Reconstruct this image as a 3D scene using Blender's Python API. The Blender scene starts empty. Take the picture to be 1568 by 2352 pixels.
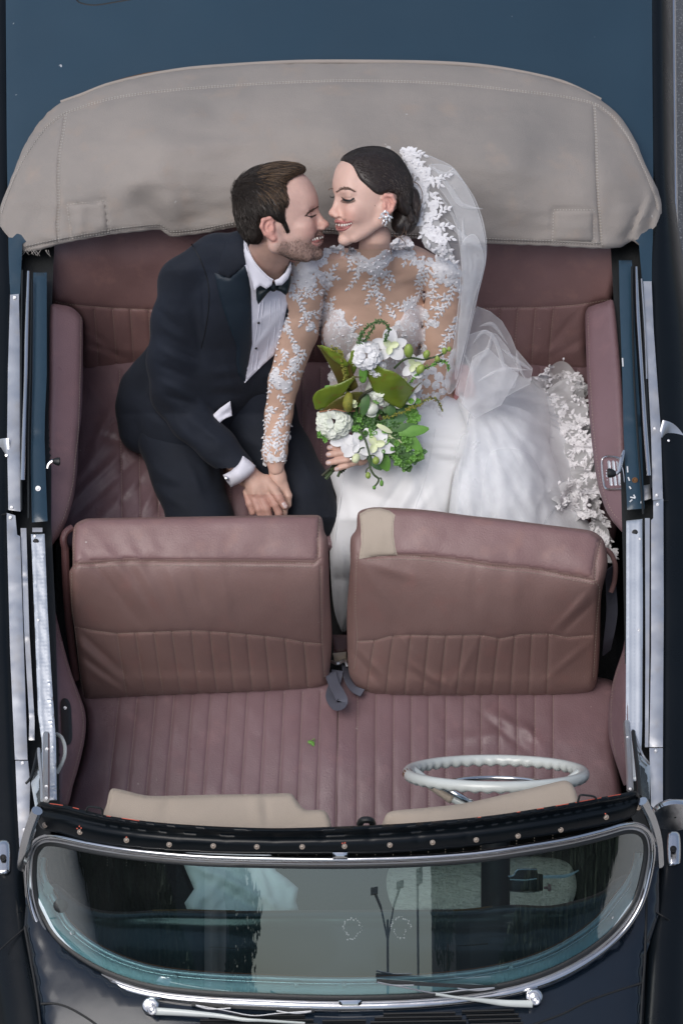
import bpy, bmesh, math, random
import numpy as np
from mathutils import Vector, noise as mnoise
from mathutils.bvhtree import BVHTree
from mathutils.geometry import delaunay_2d_cdt

# ------------------------------------------------------------------ camera
TILT = math.radians(32.0); DIST = 6.5; AIMZ = 0.9
FWD = np.array([0.0, math.sin(TILT), -math.cos(TILT)])
UPV = np.array([0.0, math.cos(TILT), math.sin(TILT)])
RGT = np.array([1.0, 0.0, 0.0])
CAM = np.array([0.0, 0.0, AIMZ]) - DIST * FWD
sc = bpy.context.scene
cd = bpy.data.cameras.new('camera'); cam = bpy.data.objects.new('camera', cd)
sc.collection.objects.link(cam)
cam.location = CAM; cam.rotation_euler = (TILT, 0, 0)
cd.sensor_fit = 'VERTICAL'; cd.sensor_height = 36.0
cd.lens = 36.0 * DIST / 2.352
cd.clip_start = 0.1; cd.clip_end = 2000
sc.camera = cam
# ------------------------------------------------------------------ daylight
w = bpy.data.worlds.new('World'); sc.world = w; w.use_nodes = True
nt = w.node_tree; nt.nodes.clear()
sky = nt.nodes.new('ShaderNodeTexSky'); sky.sky_type = 'NISHITA'; sky.sun_disc = False
SUN_EL, SUN_ROT = math.radians(66), math.radians(235)
sky.sun_elevation = SUN_EL; sky.sun_rotation = SUN_ROT
sky.air_density = 1.0; sky.dust_density = 3.0; sky.ozone_density = 1.5
hs = nt.nodes.new('ShaderNodeHueSaturation'); hs.inputs['Saturation'].default_value = 0.78
bg = nt.nodes.new('ShaderNodeBackground'); bg.inputs['Strength'].default_value = 0.105
wo = nt.nodes.new('ShaderNodeOutputWorld')
nt.links.new(sky.outputs[0], hs.inputs['Color']); nt.links.new(hs.outputs[0], bg.inputs[0]); nt.links.new(bg.outputs[0], wo.inputs[0])
sl = bpy.data.lights.new('sun', 'SUN'); sl.energy = 1.3; sl.angle = math.radians(45); sl.color = (1.0, 0.96, 0.92)
so = bpy.data.objects.new('sun', sl); sc.collection.objects.link(so)
_sd = Vector((math.cos(SUN_EL) * math.sin(SUN_ROT), math.cos(SUN_EL) * math.cos(SUN_ROT), math.sin(SUN_EL)))
so.rotation_euler = _sd.to_track_quat('Z', 'Y').to_euler(); so.location = (3, -2, 8)
vs = sc.view_settings; vs.view_transform = 'Standard'; vs.look = 'None'; vs.exposure = 0.34; vs.gamma = 1.0
sc.cycles.use_denoising = True
sc.cycles.max_bounces = 10; sc.cycles.transparent_max_bounces = 24; sc.cycles.transmission_bounces = 8

# ------------------------------------------------------------------ picture plane <-> world
# (u, v) are positions in a 1568 x 2352 view of the photograph, c is millimetres towards the camera
def W(p):
    p = np.atleast_2d(np.asarray(p, float))
    d = DIST - p[:, 2] / 1000.0
    a = (p[:, 0] - 784.0) / (1000.0 * DIST); b = (1176.0 - p[:, 1]) / (1000.0 * DIST)
    return CAM + d[:, None] * (FWD + a[:, None] * RGT + b[:, None] * UPV)
def hc(u, v, z):
    b = (1176.0 - v) / (1000.0 * DIST)
    dz = FWD[2] + b * UPV[2]
    return 1000.0 * (DIST - (z - CAM[2]) / dz)
def J(u, v, z): return np.array([u, v, hc(u, v, z)])
def PW(u, v, z): return W([J(u, v, z)])[0]

random.seed(7); RNG = np.random.default_rng(7)
def waves(n, seed, lo, hi, ax=(1, 1, 1)):
    r = np.random.default_rng(seed); out = []
    for i in range(n):
        d = r.normal(size=3) * np.array(ax); d /= np.linalg.norm(d)
        wl = math.exp(r.uniform(math.log(lo), math.log(hi)))
        out.append((d * 2 * math.pi / wl, r.uniform(0, 6.28), wl))
    return out
def wn(P, wv):
    P = np.asarray(P, float); s = np.zeros(len(P)); t = 0
    for k, ph, wl in wv:
        s += wl ** .7 * np.sin(P @ k[:P.shape[1]] + ph); t += wl ** .7
    return s / t * 1.6
def sstep(x, a, b):
    t = np.clip((np.asarray(x, float) - a) / (b - a), 0, 1); return t * t * (3 - 2 * t)

# ------------------------------------------------------------------ objects
COL = sc.collection; ORG = {}
def new_obj(name, data, at, parent=None):
    o = bpy.data.objects.new(name, data); COL.objects.link(o)
    at = np.asarray(at, float); ORG[o.name] = at
    if parent is not None:
        o.parent = parent; o.location = at - ORG[parent.name]
    else: o.location = at
    return o
def thing(name, label, cat, at, group=None):
    o = new_obj(name, None, at); o.empty_display_size = .1
    o['label'] = label; o['category'] = cat
    if group: o['group'] = group
    return o
def tag(o, label=None, cat=None, group=None, kind=None):
    if label: o['label'] = label
    if cat: o['category'] = cat
    if group: o['group'] = group
    if kind: o['kind'] = kind
    return o
def mkw(name, V, F, mat, parent=None, smooth=35, col=None, recalc=False, kind=None, label=None):
    """world-space vertices -> object"""
    V = np.asarray(V, float)
    ctr = (V.min(0) + V.max(0)) / 2; 
    me = bpy.data.meshes.new(name); me.from_pydata((V - ctr).tolist(), [], [list(map(int, f)) for f in F]); me.validate()
    if recalc:
        bm = bmesh.new(); bm.from_mesh(me); bmesh.ops.recalc_face_normals(bm, faces=bm.faces); bm.to_mesh(me); bm.free()
    if smooth:
        me.polygons.foreach_set('use_smooth', [True] * len(me.polygons))
        if smooth < 180: me.set_sharp_from_angle(angle=math.radians(smooth))
    if col is not None:
        at = me.color_attributes.new('tint', 'FLOAT_COLOR', 'POINT')
        c4 = np.ones((len(V), 4)); c4[:, :3] = col; at.data.foreach_set('color', c4.ravel())
    ms = mat if isinstance(mat, (list, tuple)) else [mat]
    for m in ms: me.materials.append(m)
    me.update()
    o = new_obj(name, me, ctr, parent)
    if kind: o['kind'] = kind
    if label: o['label'] = label
    return o
def mk(name, P, F, mat, parent=None, **k):
    return mkw(name, W(P), F, mat, parent, **k)
def merge(parts):
    V = []; F = []; n = 0
    for v, f in parts:
        v = np.asarray(v, float); V.append(v); F += [[i + n for i in q] for q in f]; n += len(v)
    return np.concatenate(V), F

# ------------------------------------------------------------------ materials
def _nodes(name):
    m = bpy.data.materials.new(name); m.use_nodes = True
    return m, m.node_tree, m.node_tree.nodes['Principled BSDF']
def lin(h):
    h = h.lstrip('#'); return tuple(((int(h[i:i + 2], 16) / 255 + .055) / 1.055) ** 2.4 if int(h[i:i + 2], 16) > 10 else int(h[i:i + 2], 16) / 255 / 12.92 for i in (0, 2, 4))
def mat(name, c, rough=.5, metal=0., c2=None, nscale=6., namt=1., bump=0., bscale=300., rvar=0., coat=0., sheen=0., sss=0., stretch=None,
        specks=None, spscale=60., spth=.72, tint=False, spec=None, ntype='noise', c3=None, bump2=0., b2scale=30., trans=0.):
    m, t, b = _nodes(name); N = t.nodes; L = t.links
    tc = N.new('ShaderNodeTexCoord'); src = tc.outputs['Object']
    if stretch:
        mp = N.new('ShaderNodeMapping'); mp.inputs['Scale'].default_value = stretch; L.new(src, mp.inputs[0]); vec = mp.outputs[0]
    else: vec = src
    def noise(scale, det=5, rg=.55):
        n = N.new('ShaderNodeTexNoise'); n.inputs['Scale'].default_value = scale; n.inputs['Detail'].default_value = det; n.inputs['Roughness'].default_value = rg
        L.new(vec, n.inputs['Vector']); return n.outputs['Fac']
    def ramp(f, a, b_):
        r = N.new('ShaderNodeMapRange'); r.inputs['From Min'].default_value = a; r.inputs['From Max'].default_value = b_
        L.new(f, r.inputs['Value']); return r.outputs['Result']
    def mix(f, a, b_):
        x = N.new('ShaderNodeMix'); x.data_type = 'RGBA'; L.new(f, x.inputs['Factor'])
        for i, q in ((6, a), (7, b_)):
            if isinstance(q, tuple): x.inputs[i].default_value = (*q, 1)
            else: L.new(q, x.inputs[i])
        return x.outputs[2]
    c = lin(c) if isinstance(c, str) else c; cc = c
    if tint:
        a = N.new('ShaderNodeAttribute'); a.attribute_name = 'tint'; cc = a.outputs['Color']
        if namt:
            x = N.new('ShaderNodeMix'); x.data_type = 'RGBA'; x.blend_type = 'MULTIPLY'; x.inputs['Factor'].default_value = 1
            L.new(cc, x.inputs[6]); r = ramp(noise(nscale), .2, .8)
            y = N.new('ShaderNodeMapRange'); y.inputs['To Min'].default_value = 1 - namt; y.inputs['To Max'].default_value = 1 + namt * .3; L.new(r, y.inputs['Value'])
            cb = N.new('ShaderNodeCombineColor'); [L.new(y.outputs[0], cb.inputs[i]) for i in range(3)]
            L.new(cb.outputs[0], x.inputs[7]); cc = x.outputs[2]
    elif c2 is not None:
        c2 = lin(c2) if isinstance(c2, str) else c2
        cc = mix(ramp(noise(nscale), .5 - .25 / namt, .5 + .25 / namt), c, c2)
    if c3 is not None:
        c3 = lin(c3) if isinstance(c3, str) else c3
        cc = mix(ramp(noise(nscale * 3.7), .55, .75), cc, c3)
    if specks is not None:
        s = lin(specks) if isinstance(specks, str) else specks
        cc = mix(ramp(noise(spscale, 2), spth, spth + .02), cc, s)
    if isinstance(cc, tuple): b.inputs['Base Color'].default_value = (*cc, 1)
    else: L.new(cc, b.inputs['Base Color'])
    b.inputs['Metallic'].default_value = metal
    if rvar:
        r = N.new('ShaderNodeMapRange'); r.inputs['From Min'].default_value = .3; r.inputs['From Max'].default_value = .7
        r.inputs['To Min'].default_value = max(0, rough - rvar); r.inputs['To Max'].default_value = min(1, rough + rvar)
        L.new(noise(nscale * 2.3), r.inputs['Value']); L.new(r.outputs[0], b.inputs['Roughness'])
    else: b.inputs['Roughness'].default_value = rough
    b.inputs['Coat Weight'].default_value = coat; b.inputs['Coat Roughness'].default_value = .08
    b.inputs['Sheen Weight'].default_value = sheen; b.inputs['Sheen Roughness'].default_value = .4
    if sss: b.inputs['Subsurface Weight'].default_value = sss; b.inputs['Subsurface Radius'].default_value = (.9, .35, .2); b.inputs['Subsurface Scale'].default_value = .008
    if spec is not None: b.inputs['Specular IOR Level'].default_value = spec
    if trans: b.inputs['Transmission Weight'].default_value = trans
    last = None
    for amt, s in ((bump, bscale), (bump2, b2scale)):
        if amt:
            bp = N.new('ShaderNodeBump'); bp.inputs['Strength'].default_value = 1.0; bp.inputs['Distance'].default_value = amt
            L.new(noise(s, 3), bp.inputs['Height'])
            if last: L.new(last, bp.inputs['Normal'])
            last = bp.outputs[0]
    if last: L.new(last, b.inputs['Normal'])
    return m
def glassy(name, tint, refl, rough=0.0, dirt=0.):
    m = bpy.data.materials.new(name); m.use_nodes = True; t = m.node_tree; N = t.nodes; L = t.links; N.clear()
    o = N.new('ShaderNodeOutputMaterial'); tr = N.new('ShaderNodeBsdfTransparent'); tr.inputs[0].default_value = (*tint, 1)
    g = N.new('ShaderNodeBsdfGlossy'); g.inputs['Roughness'].default_value = rough; g.inputs[0].default_value = (.93, 1, .99, 1)
    fr = N.new('ShaderNodeFresnel'); fr.inputs['IOR'].default_value = 1.52
    mu = N.new('ShaderNodeMath'); mu.operation = 'MULTIPLY'; mu.inputs[1].default_value = refl; mu.use_clamp = True
    L.new(fr.outputs[0], mu.inputs[0]); mx = N.new('ShaderNodeMixShader'); L.new(mu.outputs[0], mx.inputs[0]); L.new(tr.outputs[0], mx.inputs[1]); L.new(g.outputs[0], mx.inputs[2])
    out = mx.outputs[0]
    if dirt:
        d = N.new('ShaderNodeBsdfDiffuse'); d.inputs[0].default_value = (.5, .55, .55, 1)
        n = N.new('ShaderNodeTexNoise'); n.inputs['Scale'].default_value = 5; n.inputs['Detail'].default_value = 8
        tc = N.new('ShaderNodeTexCoord'); L.new(tc.outputs['Object'], n.inputs['Vector'])
        r = N.new('ShaderNodeMapRange'); r.inputs['From Min'].default_value = .35; r.inputs['From Max'].default_value = .8; r.inputs['To Max'].default_value = dirt; L.new(n.outputs['Fac'], r.inputs['Value'])
        m2 = N.new('ShaderNodeMixShader'); L.new(r.outputs[0], m2.inputs[0]); L.new(out, m2.inputs[1]); L.new(d.outputs[0], m2.inputs[2]); out = m2.outputs[0]
    L.new(out, o.inputs[0]); return m
def tulle(name, alpha, c=(.82, .84, .87), nscale=40):
    m = bpy.data.materials.new(name); m.use_nodes = True; t = m.node_tree; N = t.nodes; L = t.links; N.clear()
    o = N.new('ShaderNodeOutputMaterial'); tr = N.new('ShaderNodeBsdfTransparent')
    d = N.new('ShaderNodeBsdfDiffuse'); d.inputs[0].default_value = (*c, 1); tl = N.new('ShaderNodeBsdfTranslucent'); tl.inputs[0].default_value = (*c, 1)
    ms = N.new('ShaderNodeMixShader'); ms.inputs[0].default_value = .35; L.new(d.outputs[0], ms.inputs[1]); L.new(tl.outputs[0], ms.inputs[2])
    lw = N.new('ShaderNodeLayerWeight'); lw.inputs['Blend'].default_value = .35
    r = N.new('ShaderNodeMapRange'); r.inputs['To Min'].default_value = alpha; r.inputs['To Max'].default_value = min(1, alpha * 2.6 + .1); L.new(lw.outputs['Facing'], r.inputs['Value'])
    n = N.new('ShaderNodeTexNoise'); n.inputs['Scale'].default_value = nscale; n.inputs['Detail'].default_value = 4
    tc = N.new('ShaderNodeTexCoord'); L.new(tc.outputs['Object'], n.inputs['Vector'])
    mu = N.new('ShaderNodeMath'); mu.operation = 'MULTIPLY_ADD'; mu.inputs[1].default_value = .12; L.new(n.outputs['Fac'], mu.inputs[0]); L.new(r.outputs[0], mu.inputs[2]); mu.use_clamp = True
    mx = N.new('ShaderNodeMixShader'); L.new(mu.outputs[0], mx.inputs[0]); L.new(tr.outputs[0], mx.inputs[1]); L.new(ms.outputs[0], mx.inputs[2])
    L.new(mx.outputs[0], o.inputs[0]); return m

M = {}
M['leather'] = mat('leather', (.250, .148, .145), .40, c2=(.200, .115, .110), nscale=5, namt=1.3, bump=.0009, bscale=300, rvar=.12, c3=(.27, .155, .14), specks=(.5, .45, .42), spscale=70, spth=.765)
M['leather_brown'] = mat('leather_brown', (.240, .150, .134), .42, c2=(.205, .122, .108), nscale=5, namt=1.3, bump=.0009, bscale=300, rvar=.12, c3=(.24, .135, .12), specks=(.5, .42, .4), spscale=70, spth=.775)
M['leather_mauve_sky'] = mat('leather_mauve_sky', (.200, .124, .138), .38, c2=(.165, .100, .108), nscale=5, namt=1.3, bump=.0009, bscale=300, rvar=.12, c3=(.22, .13, .14), specks=(.5, .45, .42), spscale=80, spth=.775)  # mauve of the sky light on upward leather put into the colour
M['leather_dark'] = mat('leather_dark', (.12, .055, .055), .4, c2=(.08, .04, .04), nscale=6, bump=.0006, bscale=400)
M['thread'] = mat('thread', (.42, .36, .29), .8)
M['groove'] = mat('groove', (.05, .022, .022), .8)
M['canvas'] = mat('canvas', (.335, .300, .272), .92, c2=(.265, .245, .228), nscale=3.2, namt=1.2, bump=.0014, bscale=420, c3=(.34, .285, .245), specks=(.5, .48, .46), spscale=26, spth=.755, bump2=.003, b2scale=11)
M['canvas_thread'] = mat('canvas_thread', (.52, .49, .45), .9)
M['canvas_edge'] = mat('canvas_edge', (.36, .315, .28), .92, c2=(.29, .26, .235), nscale=9)
M['visor'] = mat('visor', (.46, .385, .31), .75, c2=(.38, .315, .25), nscale=5, bump=.0005, bscale=500)
M['paint_sky_refl'] = mat('paint_sky_refl', (.022, .052, .080), .33, c2=(.018, .043, .067), nscale=2.2, coat=.35, specks=(.4, .42, .44), spscale=38, spth=.775, rvar=.05, bump=.0002, bscale=500)  # blue of the sky mirrored in the dark body, put into the base colour
M['paint_black'] = mat('paint_black', (.003, .005, .007), .3, coat=.08, spec=.25, rvar=.05, nscale=4, specks=(.25, .25, .25), spscale=40, spth=.79, bump=.0012, bscale=9)
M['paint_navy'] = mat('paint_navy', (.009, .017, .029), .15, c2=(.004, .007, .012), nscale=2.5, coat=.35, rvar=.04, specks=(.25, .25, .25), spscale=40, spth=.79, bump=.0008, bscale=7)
M['black'] = mat('black', (.004, .005, .006), .6)
M['rubber'] = mat('rubber', (.012, .014, .015), .45, bump=.0006, bscale=200)
M['chrome'] = mat('chrome', (.78, .79, .81), .14, 1., c2=(.66, .65, .64), nscale=9, rvar=.07, bump=.0006, bscale=14)
M['steel'] = mat('steel', (.66, .68, .71), .40, .9, c2=(.58, .58, .59), nscale=7, namt=1.3, rvar=.10, c3=(.58, .56, .54), bump=.0002, bscale=20)
M['alu'] = mat('alu', (.76, .79, .82), .45, .8, c2=(.66, .69, .73), nscale=6, rvar=.1)
M['ivory'] = mat('ivory', (.62, .66, .64), .3, coat=.5, c2=(.55, .58, .55), nscale=10)
M['carpet'] = mat('carpet', (.012, .012, .013), .95, bump=.004, bscale=120)
M['stud'] = mat('stud', (.36, .33, .30), .5, .7, c2=(.22, .17, .13), nscale=90)
M['strap'] = mat('strap', (.085, .09, .12), .7, bump=.0005, bscale=600)
# ------------------------------------------------------------------ 2-D and surface helpers
def resample(pts, step, closed=False, smooth=True):
    P = [np.asarray(p, float) for p in pts]; n = len(P); out = []
    rng = range(n if closed else n - 1)
    for i in rng:
        if closed: a, b, c, d = P[(i - 1) % n], P[i], P[(i + 1) % n], P[(i + 2) % n]
        else: a, b, c, d = P[max(i - 1, 0)], P[i], P[i + 1], P[min(i + 2, n - 1)]
        L = np.linalg.norm((c - b)[:2]); k = max(1, int(math.ceil(L / step)))
        for j in range(k):
            t = j / k
            if smooth:
                # centripetal-ish Catmull-Rom with limited tangents
                m1 = (c - a) * .5; m2 = (d - b) * .5
                l1 = np.linalg.norm(m1[:2]) + 1e-9; l2 = np.linalg.norm(m2[:2]) + 1e-9
                m1 = m1 * min(1, L / l1); m2 = m2 * min(1, L / l2)
                q = (2*t**3-3*t**2+1)*b + (t**3-2*t**2+t)*m1 + (-2*t**3+3*t**2)*c + (t**3-t**2)*m2
            else: q = b + (c - b) * t
            out.append(q)
    if not closed: out.append(P[-1])
    return np.array(out)
def segdist(Q, line, closed=False, along=False):
    """distance of points Q to polyline"""
    A = np.asarray(line, float)[:, :2]; B = np.roll(A, -1, 0)
    if not closed: A, B = A[:-1], B[:-1]
    best = np.full(len(Q), 1e9); bt = np.zeros(len(Q)); acc = 0
    for a, b in zip(A, B):
        ab = b - a; l2 = ab @ ab + 1e-12
        t = np.clip(((Q - a) @ ab) / l2, 0, 1)
        d = np.hypot(*(Q - a - t[:, None] * ab).T)
        m = d < best; best[m] = d[m]; bt[m] = (acc + t * math.sqrt(l2))[m]; acc += math.sqrt(l2)
    return (best, bt) if along else best
def inpoly(Q, poly):
    x, y = Q[:, 0], Q[:, 1]; ins = np.zeros(len(Q), bool); P = np.asarray(poly, float)
    j = len(P) - 1
    for i in range(len(P)):
        xi, yi, xj, yj = P[i, 0], P[i, 1], P[j, 0], P[j, 1]
        c = ((yi > y) != (yj > y)) & (x < (xj - xi) * (y - yi) / (yj - yi + 1e-12) + xi); ins ^= c; j = i
    return ins
class TPS:
    def __init__(s, pts, val, lam=1e-4):
        s.p = np.asarray(pts, float)[:, :2] / 500.; n = len(s.p)
        K = s.U(s.p); A = np.zeros((n + 3, n + 3)); A[:n, :n] = K + lam * np.eye(n); A[:n, n] = 1; A[:n, n + 1:] = s.p; A[n:, :n] = A[:n, n:].T
        s.w = np.linalg.lstsq(A, np.concatenate([val, [0, 0, 0]]), rcond=None)[0]
    def U(s, q):
        r2 = ((q[:, None] - s.p[None]) ** 2).sum(-1); return .5 * r2 * np.log(r2 + 1e-12)
    def __call__(s, Q):
        q = np.atleast_2d(Q)[:, :2] / 500.
        return s.U(q) @ s.w[:-3] + s.w[-3] + q @ s.w[-2:]
def zsurf(ctrl): return TPS(ctrl, [hc(u, v, z) for u, v, z in ctrl])
def csurf(ctrl): return TPS(ctrl, [c for u, v, c in ctrl])
def fillpoly(poly, res, extra=None):
    """constrained triangulation with interior points"""
    P = np.asarray(poly, float)[:, :2]; lo, hi = P.min(0), P.max(0)
    xs = np.arange(lo[0], hi[0] + res, res); ys = np.arange(lo[1], hi[1] + res, res * .87)
    X, Y = np.meshgrid(xs, ys); X = X + (np.arange(len(ys)) % 2)[:, None] * res * .5
    Q = np.stack([X.ravel(), Y.ravel()], 1); Q = Q[inpoly(Q, P)]
    if len(Q): Q = Q[segdist(Q, P, True) > res * .55]
    if extra is not None and len(extra):
        Ex = np.asarray(extra); Ex = Ex[inpoly(Ex, P)]; Ex = Ex[segdist(Ex, P, True) > 1.2]
        key = set(); E2 = []
        for q in Ex:
            kk = (round(q[0]/1.6), round(q[1]/1.6))
            if kk not in key: key.add(kk); E2.append(q)
        Ex = np.array(E2)
        if len(Ex):
            cells = {}
            for q in Ex: cells.setdefault((int(q[0]//8), int(q[1]//8)), []).append(q)
            ok = []
            for q in Q:
                i, j = int(q[0]//8), int(q[1]//8); m = 9e9
                for a in (-1, 0, 1):
                    for b_ in (-1, 0, 1):
                        for z in cells.get((i+a, j+b_), ()): m = min(m, (z[0]-q[0])**2+(z[1]-q[1])**2)
                ok.append(m > (res*.5)**2)
            Q = np.concatenate([Q[np.array(ok)], Ex])
    n = len(P); allp = np.concatenate([P, Q]) if len(Q) else P
    vs_, es, fs, *_ = delaunay_2d_cdt([Vector(p) for p in allp], [(i, (i + 1) % n) for i in range(n)], [], 1, 1e-4)
    V = np.array([tuple(v) for v in vs_]); return V, [list(f) for f in fs]
def boundary(F):
    cnt = {}
    for f in F:
        for i in range(len(f)):
            a, b = f[i], f[(i + 1) % len(f)]; cnt[(a, b)] = 1
    return [(a, b) for (a, b) in cnt if (b, a) not in cnt]
def skirt_(V, F, drop):
    be = boundary(F); ids = {}; V = list(map(tuple, V)); F = list(F)
    for a, b in be:
        for q in (a, b):
            if q not in ids:
                ids[q] = len(V); p = V[q]; dr = drop(p) if callable(drop) else drop; V.append((p[0], p[1], p[2] - dr))
        F.append([b, a, ids[a], ids[b]])
    return np.array(V), F
def orient(V, F):
    """faces towards the camera (+c) for relief meshes: u right, v down"""
    out = []
    for f in F:
        a, b, c = V[f[0]], V[f[1]], V[f[2]]
        s = (b[0]-a[0])*(c[1]-a[1]) - (b[1]-a[1])*(c[0]-a[0])
        out.append(f if s < 0 else f[::-1])
    return out
def linepts(lines, step=4.5, offs=(0, -2.4, 2.4, -6, 6)):
    out = []
    for l in lines:
        L = resample(l, step)[:, :2]
        if len(L) < 2: continue
        T = np.gradient(L, axis=0); T /= np.linalg.norm(T, axis=1)[:, None]+1e-9; Nn = np.column_stack([-T[:, 1], T[:, 0]])
        for o in offs: out.append(L+Nn*o)
    return np.concatenate(out)
def relief(poly, zc, res=10, disp=None, ew=8, ed=5, skirt=30, smooth=True, bstep=None, lines=None):
    pl = resample(poly, bstep or res, True, smooth)
    V, F = fillpoly(pl, res, linepts(lines) if lines else None)
    d = segdist(V, pl, True)
    c = zc(V)
    if ew: c = c - ed * (1 - np.clip(d / ew, 0, 1)) ** 2
    if disp is not None: c = c + disp(V, d)
    V3 = np.column_stack([V, c]); F = orient(V3, F)
    if skirt: V3, F = skirt_(V3, F, skirt)
    return V3, F
def arc_prof(n=7, h=1.):   # half round from -1..1
    return [(math.sin(a), h * math.cos(a)) for a in np.linspace(-math.pi / 2, math.pi / 2, n)]
FLAT = [(-1, -2.), (-1, -.15), (-.93, 0), (.93, 0), (1, -.15), (1, -2.)]
def band(line, w, cf, prof=None, h=6., closed=False, off=0., step=12, smooth=True):
    """sweep a profile along a line lying on surface cf; w full width (number or per-point), h height scale"""
    prof = prof or arc_prof()
    L = resample(line, step, closed, smooth) if step else np.asarray(line, float)
    P = L[:, :2]; n = len(P)
    T = (np.roll(P, -1, 0) - np.roll(P, 1, 0)) if closed else np.gradient(P, axis=0)
    T /= np.linalg.norm(T, axis=1)[:, None] + 1e-9; Nn = np.column_stack([-T[:, 1], T[:, 0]])
    ww = L[:, 2] if L.shape[1] > 2 else np.full(n, float(w))
    base = cf(P) + off; V = []
    for i in range(n):
        for x, y in prof: V.append((*(P[i] + Nn[i] * x * ww[i] / 2), base[i] + y * h))
    k = len(prof); F = []
    for i in range(n if closed else n - 1):
        j = (i + 1) % n
        for q in range(k - 1): F.append([i*k+q, j*k+q, j*k+q+1, i*k+q+1])
    if not closed: F += [list(range(k))[::-1], [(n-1)*k+q for q in range(k)]]
    return np.array(V), F
def tube(pts, r, n=8, step=None, closed=False, caps=True, rfun=None, smooth=True):
    """round tube through 3-D points (any space)"""
    P = resample(pts, step, closed, smooth) if step else np.asarray(pts, float)
    m = len(P); T = (np.roll(P, -1, 0) - np.roll(P, 1, 0)) if closed else np.gradient(P, axis=0)
    if hasattr(r, '__len__') and len(r) != m: r = np.interp(np.linspace(0, 1, m), np.linspace(0, 1, len(r)), r)
    T /= np.linalg.norm(T, axis=1)[:, None] + 1e-12
    ref = np.array([0., 0., 1.]) if abs(T[0][2]) < .9 else np.array([0., 1., 0.]); N1 = np.cross(T[0], ref); N1 /= np.linalg.norm(N1); V = []
    for i in range(m):
        N1 = N1 - T[i] * (N1 @ T[i]); N1 /= np.linalg.norm(N1) + 1e-12; B = np.cross(T[i], N1)
        rr = rfun(i / max(m - 1, 1)) if rfun else (r[i] if hasattr(r, '__len__') else r)
        for k in range(n):
            a = 2 * math.pi * k / n; V.append(P[i] + rr * (math.cos(a) * N1 + math.sin(a) * B))
    F = []
    for i in range(m if closed else m - 1):
        j = (i + 1) % m
        for k in range(n): F.append([i*n+k, i*n+(k+1) % n, j*n+(k+1) % n, j*n+k])
    if not closed and caps: F += [list(range(n))[::-1], [(m-1)*n+k for k in range(n)]]
    return np.array(V), F
def disc(c, r, h, n=14, dome=.5, ring=True):
    """round button facing the camera in picture space: c=(u,v,c)"""
    V = []; F = []
    prof = [(1, -h * 2), (1, 0), (.86, h * .7), (.55, h)] if not ring else [(1, -h*2), (1, h*.4), (.84, h), (.62, h), (.5, h*.2), (.2, h*.35)]
    for pr, ph in prof:
        for k in range(n):
            a = 2*math.pi*k/n; V.append((c[0]+r*pr*math.cos(a), c[1]+r*pr*math.sin(a), c[2]+ph))
    V.append((c[0], c[1], c[2] + prof[-1][1] + h * .1))
    for i in range(len(prof) - 1):
        for k in range(n): F.append([i*n+k, (i+1)*n+k, (i+1)*n+(k+1) % n, i*n+(k+1) % n])
    m = (len(prof)-1)*n
    for k in range(n): F.append([m+k, len(V)-1, m+(k+1) % n])
    return np.array(V), F
def stitches(lines, cf, ln=4.2, gap=3.0, wd=1.5, off=.6, ht=1.0):
    V = []; F = []
    for line in lines:
        L = resample(line, 2., False, True)[:, :2]
        s = np.concatenate([[0], np.cumsum(np.hypot(*np.diff(L, axis=0).T))])
        t = np.arange(0, s[-1] - ln, ln + gap)
        if not len(t): continue
        f = lambda x: np.column_stack([np.interp(x, s, L[:, 0]), np.interp(x, s, L[:, 1])])
        A, B = f(t), f(t + ln); Mi = (A + B) / 2
        D = (B - A); D /= np.linalg.norm(D, axis=1)[:, None] + 1e-9; N_ = np.column_stack([-D[:, 1], D[:, 0]]) * wd / 2
        ca, cm, cb = cf(A) + off, cf(Mi) + off, cf(B) + off
        for i in range(len(A)):
            n = len(V)
            V += [(*A[i], ca[i]-.5), (*(Mi[i]-N_[i]), cm[i]), (*(Mi[i]+N_[i]), cm[i]), (*B[i], cb[i]-.5), (*Mi[i], cm[i]+ht)]
            F += [[n, n+1, n+4], [n+1, n+3, n+4], [n+3, n+2, n+4], [n+2, n, n+4]]
    return np.array(V), F
def groove(Q, lines, width, depth):
    """height change of narrow valleys along lines"""
    d = np.full(len(Q), 1e9)
    for l in lines: d = np.minimum(d, segdist(Q, l))
    return -depth * (.45*np.exp(-(d / (width*.55)) ** 2) + .55*np.exp(-d / (width*1.5))), d
def withdisp(zc, f): return lambda Q: zc(np.atleast_2d(Q)) + f(np.atleast_2d(Q)[:, :2])
# ================================================================== the place
def flatz(z): return lambda Q: hc(np.atleast_2d(Q)[:, 0], np.atleast_2d(Q)[:, 1], z)
M['asphalt'] = mat('asphalt', (.30, .295, .29), .9, c2=(.22, .22, .22), nscale=9, bump=.004, bscale=160, specks=(.50, .49, .47), spscale=150, spth=.58, c3=(.29, .26, .23))
g = mkw('ground', [(-160, -220, 0), (160, -220, 0), (160, 160, 0), (-160, 160, 0)], [[0, 1, 2, 3]], M['asphalt'], smooth=0); g['kind'] = 'structure'

CAR = thing('convertible_car', 'old black convertible with its canvas top folded and mauve leather seats', 'car', (0, .3, 0))
# ---- dark floor of the cabin
fl = relief([(40, 560), (1480, 560), (1480, 2250), (60, 2250)], flatz(.22), 60, skirt=10, smooth=False)
mk('cabin_floor', *fl, M['carpet'], CAR)

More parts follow.
